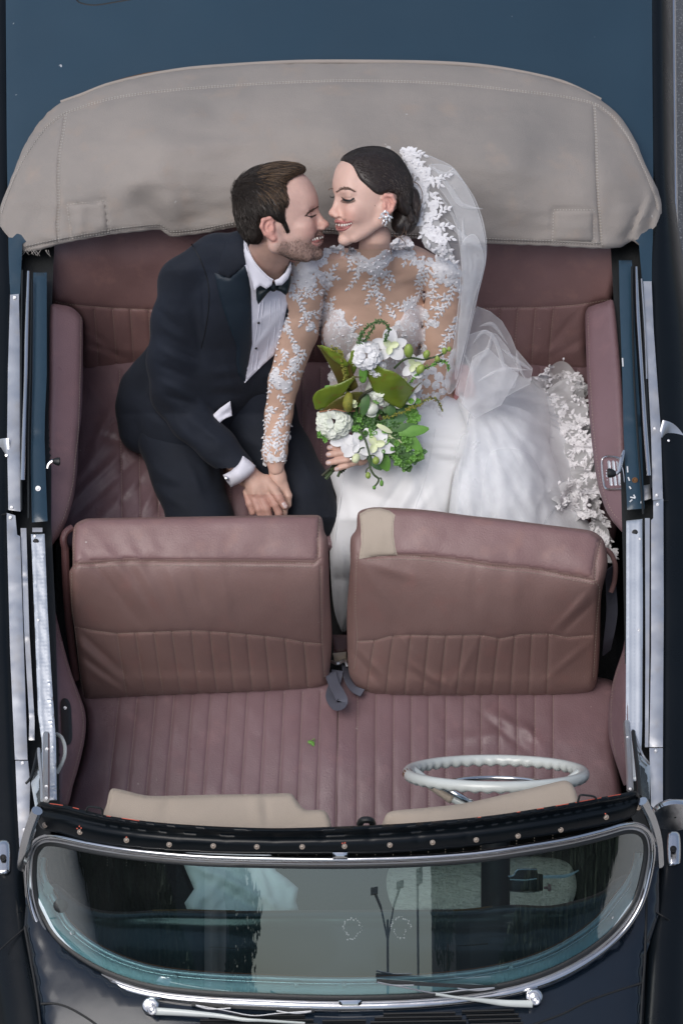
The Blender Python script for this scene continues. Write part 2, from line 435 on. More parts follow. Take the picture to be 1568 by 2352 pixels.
# ---- body sides (real width and curve, swept front to rear)
LL = [(14, -700), (14, 0), (16, 300), (20, 600), (24, 676), (20, 1000), (16, 1175), (18, 1400), (32, 1746), (44, 1960), (57, 2130), (92, 2352), (130, 2700)]
RL = [(1496, -700), (1496, 0), (1498, 300), (1500, 500), (1496, 646), (1508, 1000), (1522, 1148), (1521, 1600), (1520, 1855), (1518, 2000), (1500, 2150), (1492, 2352), (1470, 2700)]
PROF = [(-.012, .925), (0, .943), (.016, .946), (.032, .935), (.048, .90), (.062, .84), (.074, .75), (.082, .64), (.078, .50), (.062, .38), (.04, .27), (-.05, .25)]
for sgn, line in ((-1, LL), (1, RL)):
    L = resample(line, 60); V = []; F = []
    wp = np.array([PW(u, v, .945) for u, v in L]); k = len(PROF)
    for (uu_, vv_), q in zip(L[:, :2], wp):
        kx = 1 + .9*float(sstep(vv_, 350, 800))
        for dx, z in PROF: V.append((q[0] + sgn * dx * (kx if dx > .03 else 1), q[1], z))
    for i in range(len(wp) - 1):
        for j in range(k - 1):
            f = [i*k+j, i*k+j+1, (i+1)*k+j+1, (i+1)*k+j]; F.append(f if sgn < 0 else f[::-1])
    bs = mkw('body_side', V, F, M['paint_black'], CAR, smooth=60)
    mp = [(q[0] + sgn * (.082*(1+.9*float(sstep(vv_, 350, 800)))+.005), q[1], .62) for (uu_, vv_), q in zip(L[:, :2], wp)]
    mkw('side_molding', *tube(mp, .008, 6), M['chrome'], bs)
    # door gap
    di = [(q) for q in ([(16, 1180), (-4, 1186), (-30, 1200)] if sgn < 0 else [(1523, 1150), (1545, 1154), (1580, 1165)])]
    def fz(Q, s=sgn): 
        Q = np.atleast_2d(Q); return np.array([hc(u, v, .955 - max(0, ((16 - u) if s < 0 else (u - 1523))) * .0010) for u, v in Q[:, :2]])
    mk('door_gap', *band(di, 4, fz, h=2, step=6), M['black'], bs)
    st = [(22, 1026), (4, 1028), (-14, 1036), (-34, 1055)] if sgn < 0 else [(1516, 984), (1534, 990), (1552, 1010), (1574, 1050)]
    mk('chrome_clasp', *band(st, 40, fz, FLAT, 3, off=4, step=6), M['steel'], bs)
    for (uu, vv) in ([(15, 1046), (14, 1010)] if sgn < 0 else [(1523, 972), (1534, 1012)]): 
        mk('clasp_screw', *disc((uu, vv, fz([(uu, vv)])[0] + 7), 3.5, 1.5, 10), M['chrome'], bs)
# ---- rear deck
deckz = zsurf([(14, -700, .93), (784, -700, .99), (1496, -700, .93), (14, 0, .95), (784, 0, 1.02), (1496, 0, .95), (14, 400, .95), (784, 250, 1.015), (1498, 400, .95), (20, 690, .95), (1496, 650, .95), (400, 0, 1.005), (1150, 0, 1.005)])
dp = [(14, -700), (1496, -700), (1496, 0), (1498, 300), (1500, 500), (1496, 655), (1474, 655), (1466, 560), (1370, 470), (1000, 380), (784, 360), (500, 380), (200, 470), (52, 560), (46, 690), (22, 690), (20, 600), (16, 300), (14, 0)]
dk = mk('rear_deck', *relief(dp, deckz, 22, ew=26, ed=9, skirt=25, smooth=False), M['paint_sky_refl'], CAR, smooth=60)
sm = [(165, -30), (178, 2), (196, 10), (222, 12), (262, 6), (330, -6), (500, -40)]
mk('deck_seam', *band(sm, 4.5, deckz, h=1.2, off=-.3, step=5), M['black'], dk)

# ---- folded canvas top
bo = [(0, 500), (3, 470), (20, 427), (45, 360), (66, 318), (88, 284), (114, 256), (140, 236), (185, 220), (250, 195), (350, 172), (450, 157), (550, 148), (650, 144), (784, 142), (900, 143), (1000, 145), (1064, 148), (1134, 156), (1224, 172), (1284, 187), (1334, 205), (1379, 230), (1424, 270), (1459, 325), (1484, 385), (1509, 435), (1518, 470), (1514, 515), (1494, 550), (1476, 567), (1462, 560), (1449, 553), (1425, 568), (1379, 571), (1259, 565), (1119, 560), (1000, 552), (900, 545), (784, 540), (660, 528), (560, 520), (465, 537), (395, 544), (383, 538), (368, 528), (330, 531), (250, 540), (190, 550), (135, 562), (90, 575), (55, 577), (38, 571), (22, 556), (2, 530)]
bz = zsurf([(0, 500, .96), (784, 142, 1.03), (1518, 470, .96), (114, 256, 1.0), (1400, 250, 1.0), (450, 157, 1.025), (1100, 157, 1.025), (784, 330, 1.15), (400, 340, 1.12), (1150, 340, 1.12), (150, 400, 1.05), (1400, 400, 1.05), (784, 540, .99), (400, 540, .97), (1150, 560, .97), (80, 560, .95), (1450, 560, .95)])
bw1 = waves(10, 5, 90, 300, (1, .45, 0)); bw2 = waves(18, 6, 22, 90, (.6, 1, 0))
def bump(Q, u, v, ru, rv, a, h):
    x = (Q[:, 0]-u)*math.cos(a)+(Q[:, 1]-v)*math.sin(a); y = -(Q[:, 0]-u)*math.sin(a)+(Q[:, 1]-v)*math.cos(a)
    return h * np.exp(-(x/ru)**2-(y/rv)**2)
def bdisp(Q, d=None):
    h = 5.0*wn(Q, bw1) + 3.2*wn(Q, bw2)
    h += bump(Q, 345, 490, 26, 90, -.75, -12) + bump(Q, 300, 440, 34, 60, .9, 11) + bump(Q, 395, 480, 26, 70, -.3, 14) + bump(Q, 470, 500, 60, 24, -.2, -9) + bump(Q, 330, 415, 70, 26, -.2, 9)
    h += bump(Q, 215, 490, 50, 20, .1, -7) + bump(Q, 185, 510, 14, 45, .05, 7) + bump(Q, 100, 470, 22, 70, .5, -8) + bump(Q, 60, 420, 20, 90, .55, 8) + bump(Q, 30, 520, 14, 40, -.5, -8)
    h += bump(Q, 200, 330, 120, 12, -.5, 5) + bump(Q, 175, 350, 90, 12, -.6, -6) + bump(Q, 480, 330, 160, 16, -.08, 5) + bump(Q, 560, 360, 150, 20, -.15, -5)
    h += bump(Q, 1478, 480, 10, 60, .35, 14) + bump(Q, 1462, 500, 8, 60, .45, -15) + bump(Q, 1495, 510, 8, 45, .2, -10) + bump(Q, 1430, 500, 24, 60, .2, 8) + bump(Q, 1440, 545, 30, 14, -.4, -8)
    h += bump(Q, 1150, 400, 60, 90, .3, 4) + bump(Q, 1240, 470, 30, 80, -.3, -4) + bump(Q, 620, 480, 60, 40, .2, -14)
    h += bump(Q, 700, 460, 60, 60, 0, -12)
    h += bump(Q, 110, 545, 26, 12, .2, 6) + bump(Q, 270, 520, 20, 30, .2, -5)
    return h
# seams pull the cloth down a little
rear_seam = [(4, 490), (24, 432), (48, 380), (80, 330), (112, 290), (150, 262), (240, 232), (330, 216), (450, 204), (600, 194), (784, 187), (950, 190), (1064, 197), (1184, 210), (1284, 222), (1364, 240), (1404, 268), (1440, 315), (1475, 385), (1502, 450), (1508, 480)]
lseam = [(150, 262), (143, 310), (136, 350), (133, 400), (134, 470), (131, 520), (135, 556)]
rseam = [(1362, 240), (1366, 320), (1368, 400), (1372, 470), (1376, 520), (1379, 564)]
lpatch = [(154, 470), (243, 461), (250, 535), (165, 548)]; rpatch = [(1270, 482), (1363, 482), (1363, 556), (1268, 556)]
fseam = [(60, 570), (135, 554), (250, 533), (330, 523), (368, 521), (395, 537), (465, 530), (560, 514), (784, 534), (1119, 553), (1259, 558), (1379, 563)]
def bd2(Q, d=None):
    h = bdisp(Q); gr, dd = groove(Q, [rear_seam, lseam, rseam, fseam, lpatch + lpatch[:1], rpatch + rpatch[:1]], 4.0, 7.0)
    outer = np.clip((segdist(Q, rear_seam)) / 3, 0, 1)
    return h + gr
EDGEN = waves(8, 9, 8, 26)
bo_r = resample(bo, 6, True); bo_r = bo_r + np.column_stack([wn(bo_r, EDGEN), wn(bo_r[:, ::-1], EDGEN)]) * 1.1
V, F = relief(bo_r, bz, 7.5, lambda Q, d: bd2(Q), ew=13, ed=11, skirt=34, smooth=False, bstep=50, lines=[rear_seam, lseam, rseam, fseam])
top = mk('folded_top', V, F, M['canvas'], CAR, smooth=70)
bzf = withdisp(bz, bd2)
mk('hem_stitching', *stitches([rear_seam, [(p[0], p[1]-3.5) for p in rear_seam], fseam, [(p[0], p[1]-5) for p in fseam]], bzf, 4.8, 2.0, 2.3, 1.4, 1.6), M['canvas_thread'], top)
mk('panel_stitching', *stitches([lseam, [(p[0]+3.5, p[1]) for p in lseam], rseam, [(p[0]+3.5, p[1]) for p in rseam]], bzf, 4.8, 2.0, 2.2, 1.4, 1.6), M['canvas_thread'], top, kind='stuff')
for pp in (lpatch, rpatch):
    mk('reinforcement_patch', *relief(pp, lambda Q: bzf(Q)+1.8, 7, lambda Q, d: .5*wn(Q, bw2), ew=3, ed=1.2, skirt=4, smooth=False, bstep=7), M['canvas'], top, smooth=60)
    cl = resample(pp + pp[:1], 8, False, False)
    mk('reinforcement_stitching', *stitches([cl], lambda Q: bzf(Q)+1.8, 4.8, 2.0, 2.2, 1.2, 1.5), M['canvas_thread'], top)
edge = [(140, 235), (185, 219), (250, 194), (350, 171), (450, 156), (650, 143), (784, 141), (1000, 144), (1134, 155), (1284, 186), (1379, 229)]
mk('edge_binding', *band(edge, 9, lambda Q: deckz(Q) + 14, h=4, step=8), M['canvas_edge'], top)
M['rust'] = mat('rust', (.20, .09, .03), .8, c2=(.10, .05, .02), nscale=40)
mk('rusty_tack_strip', *band([(205, 210), (260, 190), (330, 172), (390, 163)], 7, lambda Q: deckz(Q) + 9, h=4, step=8), M['rust'], top)
# frayed threads and bow tip at the left corner
thr = []
for i in range(26):
    u = RNG.uniform(20, 120); v = 574 - (0 if u > 55 else (55-u)*.4); c = bz([(u, v)])[0] - 6
    a = RNG.uniform(-.9, .9); l = RNG.uniform(5, 16)
    thr.append(tube([(u, v, c), (u+a*l*.5, v+l*.6, c-2), (u+a*l, v+l, c-7)], .45, 4))
mk('frayed_threads', *merge(thr), M['canvas_thread'], top)
mk('bow_strap', *band([(38, 566, 13), (44, 582, 13), (47, 598, 9)], 12, lambda Q: bz(Q)-14, h=4, step=4), M['canvas_edge'], top)

# ---- black channel in which rails and windows sit
for poly in ([(16, 560), (126, 545), (120, 700), (118, 1200), (128, 1400), (138, 1850), (90, 1990), (50, 1960), (22, 1900)], [(1400, 545), (1505, 545), (1515, 900), (1516, 1900), (1490, 1960), (1440, 1860), (1432, 1400), (1420, 900)]):
    mk('inner_sill', *relief(poly, flatz(.885), 30, skirt=420, smooth=False, ew=0), M['rubber'], CAR)
def strip(name, q, z, m, par=CAR, ed=3, ew=4, skirt=18, res=14, disp=None, smooth=False):
    zc = flatz(z) if not callable(z) else z
    return mk(name, *relief(q, zc, res, disp, ew=ew, ed=ed, skirt=skirt, smooth=smooth, bstep=res), m, par, smooth=50)
# chrome sill plates
sw = waves(6, 31, 60, 260, (.2, 1, 0))
sd = lambda Q, d: 1.2 * wn(Q, sw)
plates = [([(24, 677), (44, 675), (46, 780), (46, 1000), (48, 1175), (20, 1171), (17, 1020), (19, 850)], .957, [(34, 683), (27, 1165)]),
          ([(16, 1178), (36, 1184), (40, 1228), (47, 1232), (54, 1450), (64, 1745), (35, 1745), (24, 1500), (17, 1230)], .957, [(24, 1188)]),
          ([(36, 1747), (65, 1747), (70, 1800), (68, 1880), (60, 1952), (46, 1958), (40, 1850)], .955, [(52, 1752), (56, 1905)]),
          ([(1476, 646), (1495, 646), (1500, 760), (1510, 900), (1516, 980), (1521, 1146), (1498, 1149), (1494, 1000), (1484, 800)], .957, [(1507, 1137), (1502, 984)]),
          ([(1499, 1150), (1522, 1146), (1523, 1400), (1521, 1716), (1490, 1716), (1494, 1500), (1494, 1195), (1499, 1190)], .957, [(1509, 1158)]),
          ([(1490, 1718), (1521, 1718), (1521, 1850), (1506, 1862), (1494, 1850)], .955, [(1505, 1724)])]
for pl, z, scr in plates:
    s_ = strip('sill_plate', pl, z, M['steel'], disp=sd)
    for a in scr: mk('screw', *disc((a[0], a[1], hc(a[0], a[1], z) + 1.2), 4.2, 1.6, 12), M['steel'], s_)
# glass-channel chrome tubes
mk('window_trim', *band([(66, 622, 7), (62, 760, 9), (60, 870, 9), (56, 1000, 10), (53, 1102, 11)], 9, flatz(.965), h=5), M['chrome'], CAR)
mk('window_trim', *band([(1460, 612, 6), (1464, 720, 9), (1473, 864, 9), (1481, 990, 10), (1489, 1092, 10)], 9, flatz(.965), h=5), M['chrome'], CAR)
for q in ([(52, 620), (50, 760), (49, 1000), (50, 1172)], [(74, 640), (70, 863), (66, 1000), (66, 1190)], [(1450, 612), (1455, 864), (1470, 1100), (1476, 1180)], [(1471, 650), (1479, 800), (1488, 1000), (1494, 1120)]):
    mk('rubber_seal', *band(q, 5, flatz(.955), h=4), M['rubber'], CAR)
mk('window_trim', *band([(1472, 640, 4), (1480, 760, 4), (1484, 870, 4)], 4, flatz(.962), h=4), M['steel'], CAR)
# top rails, the blue of the mirrored sky put into their colour
lr = strip('top_rail', [(77, 626), (108, 626), (108, 860), (104, 950), (103, 1008), (106, 1100), (110, 1197), (74, 1200), (71, 1060), (72, 1004), (75, 863)], .945, M['paint_sky_refl'], ed=6, ew=9, disp=lambda Q, d: bump(Q, 88, 1004, 60, 7, 0, -4) + 1.5*(Q[:, 1] > 1008))
mk('rail_screw', *disc((88, 1122, hc(88, 1122, .945)+2), 7, 2.4), M['steel'], lr)
rr = strip('top_rail', [(1420, 598), (1450, 598), (1457, 760), (1464, 864), (1472, 1000), (1479, 1168), (1439, 1171), (1434, 1060), (1431, 1000), (1428, 864), (1422, 700)], .945, M['paint_sky_refl'], ed=6, ew=9, disp=lambda Q, d: bump(Q, 1450, 975, 60, 7, 0, -4))
mk('rail_screw', *disc((1457, 1103, hc(1457, 1103, .945)+2), 7, 2.4), M['rust'], rr)
M['chip'] = mat('chip', (.6, .62, .64), .6)
for i, (u, v, a, l) in enumerate([(1440, 1078, 1.5, 14), (1443, 1100, 1.2, 9), (1446, 1120, 1., 7), (1452, 1143, .2, 12), (1448, 1150, 2.4, 8), (1456, 1140, 1.1, 8), (1429, 832, 1.5, 20), (1471, 1150, 1.5, 12)]):
    b_ = [(u-math.cos(a)*l/2, v-math.sin(a)*l/2), (u+math.cos(a)*l/2, v+math.sin(a)*l/2)]
    mk('paint_chip', *band(b_, 3.2, flatz(.945), FLAT, .5, off=1.2 - (3 if u < 1435 or u > 1470 else 0), step=3), M['chip'], rr)
# door-top inner channels (ribbed aluminium) and thin strips
def rib(Q, x0, x1, y0, y1):   # ribs along a slanted channel
    t = (Q[:, 1]-y0)/(y1-y0); uu = Q[:, 0] - (x0 + (x1-x0)*t); return uu
lc = strip('door_channel', [(72, 1227), (103, 1226), (110, 1400), (118, 1540), (126, 1660), (129, 1700), (131, 1838), (100, 1838), (96, 1700), (88, 1640), (80, 1420)], .955, M['alu'], res=5, disp=lambda Q, d: 1.3*np.cos(np.clip(rib(Q, 88, 112, 1227, 1700), -9, 9)*2*math.pi/4.5))
rc = strip('door_channel', [(1437, 1196), (1474, 1192), (1475, 1400), (1474, 1650), (1470, 1790), (1440, 1800), (1436, 1650), (1437, 1400)], .955, M['alu'], res=5, disp=lambda Q, d: 1.3*np.cos(np.clip(rib(Q, 1455, 1455, 1227, 1700), -9, 9)*2*math.pi/4.5))
for par, holes, scr in ((lc, (83, 1244), [(80, 1231), (88, 1424)]), (rc, (1457, 1223), [(1468, 1238), (1466, 1448)])):
    u, v = holes; mk('keyhole', *disc((u, v, hc(u, v, .955)+1.2), 7, 1, 12, ring=False), M['black'], par)
    for u, v in scr: mk('screw', *disc((u, v, hc(u, v, .955)+1.5), 3.6, 1.6, 10), M['steel'], par)
strip('window_strip', [(48, 1213), (61, 1213), (68, 1450), (80, 1655), (80, 1700), (67, 1700), (68, 1655), (56, 1450)], .95, M['steel'], res=10)
strip('window_strip', [(1480, 1190), (1491, 1190), (1490, 1500), (1488, 1716), (1480, 1716), (1481, 1500)], .95, M['steel'], res=10)
strip('belt_block', [(75, 1212), (98, 1212), (98, 1222), (75, 1222)], .93, M['steel'], res=8)
strip('hinge_block', [(1476, 1115), (1492, 1112), (1494, 1145), (1477, 1150)], .92, M['steel'], res=8)

# ---- leather trim panels
def pillow(Q, d, w=20, h=6): return h * (1 - (1 - np.clip(d / w, 0, 1)) ** 2)
lw = waves(10, 41, 40, 160)
def trim(name, poly, zc, seam, m, skirt=330, res=8):
    o = mk(name, *relief(poly, zc, res, lambda Q, d: pillow(Q, d, 16, 6) + 1.2*wn(Q, lw) + groove(Q, [seam], 3, 2.2)[0], ew=9, ed=8, skirt=skirt, bstep=10), m, CAR, smooth=60)
    f = withdisp(zc, lambda Q: pillow(Q, segdist(Q, resample(poly, 10, True), True), 16, 6) + 1.2*wn(Q, lw) + groove(Q, [seam], 3, 2.2)[0])
    mk('stitching', *stitches([seam], f, 4, 2.8, 1.5), M['thread'], o); return o, f
za = zsurf([(115, 700, .90), (190, 735, .86), (110, 1000, .89), (180, 1000, .85), (108, 1260, .87), (170, 1150, .84), (145, 1220, .84)])
t1, f1 = trim('side_trim', [(117, 702), (140, 700), (165, 706), (184, 722), (191, 738), (190, 900), (187, 960), (181, 1010), (178, 1080), (168, 1150), (150, 1205), (130, 1240), (106, 1262), (108, 1100), (113, 900)], za, [(187, 728), (185, 850), (181, 980), (173, 1060), (168, 1110), (156, 1160), (140, 1205), (108, 1248)], M['leather_mauve_sky'])
zb = zsurf([(1407, 690, .90), (1343, 715, .86), (1425, 1000, .89), (1357, 986, .85), (1437, 1220, .87), (1372, 1080, .84), (1395, 1180, .84)])
t2, f2 = trim('side_trim', [(1407, 690), (1385, 694), (1350, 706), (1343, 722), (1347, 864), (1355, 986), (1366, 1080), (1376, 1130), (1392, 1175), (1412, 1205), (1440, 1226), (1439, 1150), (1436, 1060), (1428, 900), (1418, 780)], zb, [(1349, 720), (1354, 864), (1362, 986), (1374, 1085), (1388, 1140), (1408, 1180), (1436, 1204)], M['leather_mauve_sky'])
zc1 = zsurf([(112, 1300, .84), (132, 1800, .86), (200, 1650, .80), (150, 1500, .82), (155, 1845, .82)])
t3, f3 = trim('door_trim', [(108, 1290), (114, 1320), (120, 1368), (136, 1440), (150, 1496), (166, 1550), (184, 1598), (197, 1640), (196, 1690), (184, 1750), (168, 1805), (156, 1850), (132, 1850), (130, 1700), (122, 1560), (112, 1420)], zc1, [(122, 1400), (138, 1470), (152, 1520), (176, 1590), (191, 1640), (190, 1690), (178, 1745), (152, 1838)], M['leather_mauve_sky'])
zd1 = zsurf([(1436, 1480, .84), (1434, 1790, .86), (1396, 1660, .80), (1405, 1560, .82), (1430, 1800, .82)])
t4, f4 = trim('door_trim', [(1437, 1450), (1430, 1490), (1412, 1545), (1399, 1600), (1395, 1650), (1397, 1690), (1405, 1725), (1418, 1765), (1432, 1805), (1440, 1800), (1440, 1600)], zd1, [(1432, 1500), (1408, 1570), (1402, 1640), (1404, 1690), (1414, 1740)], M['leather_mauve_sky'])
# pull slot and white handle in the left door trim
sl_ = strip('pull_slot', [(140, 1612), (146, 1604), (156, 1606), (163, 1622), (166, 1690), (163, 1706), (154, 1711), (144, 1700), (141, 1650)], lambda Q: f3(Q)+2, M['rubber'], t3, ed=-3, ew=6, skirt=6, res=5, smooth=True)
mk('slot_screw', *disc((150, 1626, f3([(150, 1626)])[0]+4), 4.5, 2), M['steel'], t3)
hp = [(130, 1686, 0), (141, 1693, 10), (149, 1712, 16), (149, 1735, 16), (142, 1755, 12), (131, 1776, 2)]
mk('pull_handle', *tube([(u, v, hc(u, v, .90)+c) for u, v, c in hp], 4.6, 8, 6), M['ivory'], t3)
# window winder, left rear
cc = [(112, 1062, 4), (122, 1058, 8)]
wk = mk('window_winder', *tube([(108, 1076, hc(108, 1076, .93)), (112, 1066, hc(112, 1066, .93)+6), (119, 1060, hc(119, 1060, .93)+10), (124, 1059, hc(124, 1059, .93)+10)], 4.6, 10, 3), M['chrome'], CAR)
kc = hc(130, 1060, .93)+10
mk('knob', *tube([(121, 1059, kc), (124, 1059, kc), (132, 1060, kc), (137, 1060, kc), (139, 1060, kc)], [4, 6, 9.5, 10, 7], 14), M['rubber'], wk)
# ashtray with chrome frame and winder, right rear
fr_ = [(1382, 1056), (1390, 1049), (1412, 1050), (1424, 1056), (1432, 1090), (1432, 1116), (1424, 1123), (1396, 1124), (1388, 1118), (1383, 1090)]
ash = mk('ashtray', *band(fr_, 6, lambda Q: f2(Q)+2, h=5, closed=True, step=4), M['chrome'], t2)
strip('ashtray_lid', [(1388, 1056), (1418, 1056), (1427, 1090), (1427, 1116), (1394, 1118), (1388, 1090)], lambda Q: f2(Q)+.5, M['alu'], t2, skirt=3, res=3.5, disp=lambda Q, d: 1.6*np.cos((Q[:, 0]-.1*(Q[:, 1]-1090))*2*math.pi/10))
kc = hc(1400, 1088, .93)+12
wk = mk('window_winder', *tube([(1432, 1035, kc-14), (1428, 1050, kc-4), (1424, 1068, kc), (1421, 1082, kc), (1414, 1088, kc)], [3, 5.5, 5.5, 5, 4.5], 10, None), M['chrome'], CAR)
mk('knob', *tube([(1414, 1088, kc), (1410, 1088, kc), (1402, 1087, kc), (1396, 1086, kc), (1393, 1086, kc)], [4.5, 7.5, 11, 11, 8], 14), M['rubber'], wk)
# ---- seats
sp_w = waves(16, 51, 50, 220); sp_f = waves(16, 52, 22, 70)
def seat(name, poly, zc, m, seams, pleats, wrinkle=(2.5, .8), ew=16, ed=14, skirt=300, res=5.0, extra=None, pw=20, ph=8, label=None, pleatd=5.5, pleatw=4.0, st=None, step=8):
    pr = resample(poly, step, True)
    def hf(Q, d=None):
        if d is None: d = segdist(Q, pr, True)
        h = pillow(Q, d, pw, ph) + wrinkle[0]*wn(Q, sp_w) + wrinkle[1]*wn(Q, sp_f)
        if pleats: h = h + groove(Q, pleats, pleatw, pleatd)[0]
        if seams: h = h + groove(Q, seams, 4.0, 5.0)[0]
        if extra is not None: h = h + extra(Q)
        return h
    V, F = relief(pr, zc, res, hf, ew=ew, ed=ed, skirt=skirt, smooth=False, bstep=1000, lines=(pleats or [])+(seams or []))
    o = mk(name, V, F, m, CAR, smooth=85, label=label)
    f = withdisp(zc, lambda Q: hf(Q))
    if seams: mk('seam_stitching', *stitches(st or seams, f, 4.4, 2.2, 1.9, 1.2, 1.4), M['thread'], o, kind='stuff')
    if pleats: mk('pleat_stitching', *stitches(pleats, f, 4.0, 2.4, 1.7, 1.2, 1.2), M['thread'], o, kind='stuff')
    return o, f
# rear backrest
rbz = zsurf([(120, 545, .885), (784, 545, .90), (1400, 560, .885), (120, 700, .75), (784, 705, .755), (1400, 690, .75), (200, 830, .54), (784, 820, .55), (1345, 830, .54), (200, 900, .48), (1345, 900, .48)])
rb_poly = [(122, 520), (784, 500), (1404, 530), (1404, 685), (1375, 700), (1350, 715), (1346, 800), (1346, 850), (1200, 850), (1000, 850), (600, 850), (300, 850), (196, 850), (192, 780), (188, 735), (160, 706), (119, 692)]
rb_seam = [(121, 690), (150, 698), (210, 704), (260, 708), (340, 711), (500, 712), (784, 712), (1000, 712), (1112, 708), (1180, 707), (1240, 706), (1320, 701), (1400, 688)]
rb_pl = [[(u, 712), (u+4*s, 760), (u+8*s, 815), (u+9*s, 850)] for u, s in [(217, 1), (259, 1), (300, .8), (342, .6)] + [(384+42*i, 0) for i in range(15)] + [(1147, -.8), (1188, -1), (1229, -1), (1270, -1.2)]]
def rbx(Q):
    return (bump(Q, 300, 600, 260, 34, .05, 7) + bump(Q, 220, 770, 70, 7, .75, -5) + bump(Q, 230, 800, 80, 6, .35, -5) + bump(Q, 205, 750, 60, 7, 1.0, 4) + bump(Q, 1290, 760, 60, 7, -.9, -5) + bump(Q, 1300, 800, 60, 6, -.5, -4)
            - 20*sstep(Q[:, 1], 800, 850) + bump(Q, 1250, 620, 200, 40, 0, 5))
rb, rbf = seat('rear_backrest', rb_poly, rbz, M['leather'], [rb_seam], rb_pl, (3, .6), extra=rbx, skirt=120, res=7)
# rear cushion
rcz = zsurf([(180, 800, .50), (784, 800, .52), (1380, 800, .50), (784, 1000, .535), (200, 1000, .51), (1380, 1000, .51), (150, 1240, .49), (784, 1240, .51), (1400, 1240, .49)])
rc_poly = [(178, 800), (784, 790), (1385, 800), (1400, 1000), (1410, 1240), (1300, 1262), (784, 1265), (250, 1262), (130, 1240), (168, 1000)]
rc_pl = [[(275+42*i, 850), (276+42*i+(2 if i < 3 else 0), 1000), (278+42*i+(3 if i < 4 else 0), 1250)] for i in range(26)]
def rcx(Q):
    return (bump(Q, 235, 985, 60, 10, 2.0, 9) + bump(Q, 262, 1010, 40, 9, .3, -8) + bump(Q, 240, 1080, 110, 9, -.75, 9) + bump(Q, 265, 1100, 100, 8, -.75, -7) + bump(Q, 300, 1120, 90, 9, -.8, 7)
            + bump(Q, 225, 1040, 80, 11, -.9, 7) + bump(Q, 340, 1150, 60, 9, -1., 6) + bump(Q, 370, 1160, 60, 8, -1.1, -6) + bump(Q, 215, 900, 80, 12, .9, 5) + bump(Q, 700, 1000, 16, 60, .2, 7) + bump(Q, 735, 960, 10, 50, .4, -6))
rcu, rcf = seat('rear_cushion', rc_poly, rcz, M['leather_mauve_sky'], None, rc_pl, (5, 1.2), extra=rcx, skirt=120, res=7)
# tuck between back and cushion
# front left backrest
fz1 = zsurf([(172, 1206, .95), (734, 1184, .965), (450, 1188, .965), (168, 1306, .925), (450, 1300, .935), (735, 1300, .93), (168, 1438, .75), (450, 1450, .76), (757, 1440, .75), (190, 1606, .52), (457, 1596, .53), (752, 1570, .54)])
p1 = [(172, 1207), (186, 1196), (203, 1191), (355, 1188), (550, 1185), (728, 1183), (739, 1190), (745, 1222), (753, 1240), (757, 1367), (762, 1468), (753, 1568), (740, 1580), (711, 1588), (560, 1593), (457, 1596), (320, 1601), (204, 1609), (195, 1603), (186, 1560), (172, 1448), (163, 1380), (160, 1312), (167, 1300), (167, 1240)]
s1a = [(170, 1296), (220, 1294), (284, 1289), (420, 1290), (560, 1291), (660, 1292), (721, 1294), (734, 1284)]; s1b = [(p[0], p[1]+9) for p in s1a[:-1]]
s1c = [(173, 1440), (220, 1449), (269, 1455), (355, 1452), (442, 1449), (500, 1452), (559, 1457), (610, 1462), (660, 1468), (700, 1476), (740, 1479)]
tp = [530, 615, 698, 780, 868, 952, 1035, 1118, 1200, 1290, 1375]; bt = [575, 660, 740, 822, 902, 985, 1062, 1145, 1228, 1313, 1395]
yy = lambda s, u: float(np.interp(u, [p[0] for p in s], [p[1] for p in s]))
pl1 = [[(a/1.969, yy(s1c, a/1.969)+1), ((a+ (b-a)*.35)/1.969, 1510), (b/1.969, 1600)] for a, b in zip(tp, bt)]
sd1 = [[(173, 1215), (169, 1290)], [(735, 1188), (731, 1230), (730, 1284)], [(736, 1300), (738, 1400), (740, 1479), (746, 1560)], [(165, 1315), (166, 1400), (174, 1450), (186, 1560), (194, 1600)]]
def x1(Q):
    return (bump(Q, 290, 1330, 110, 13, .95, 6) + bump(Q, 255, 1345, 110, 10, .9, -5) + bump(Q, 340, 1340, 90, 14, 1.1, 7) + bump(Q, 205, 1500, 90, 9, .75, 7) + bump(Q, 225, 1490, 90, 8, .75, -6) + bump(Q, 215, 1540, 80, 9, .65, 6) + bump(Q, 240, 1545, 80, 8, .6, -5)
            + bump(Q, 405, 1360, 60, 10, 1.25, 5) + bump(Q, 455, 1345, 50, 9, 1.3, -4) + bump(Q, 520, 1380, 60, 14, 1.4, 4) + bump(Q, 350, 1255, 30, 16, 1.2, 4) + bump(Q, 300, 1250, 120, 16, 0, -2) + bump(Q, 750, 1400, 10, 120, 0, -12)
            - 10*sstep(Q[:, 1], 1570, 1606) + bump(Q, 620, 1300, 60, 10, 0, 3) + bump(Q, 450, 1560, 250, 14, 0, 5))
b1, f1b = seat('seat_backrest', p1, fz1, M['leather_brown'], [s1a, s1c] + sd1, pl1, (2.2, .6), extra=x1, skirt=170, st=[s1a, s1b, s1c] + sd1, ew=14, ed=12)
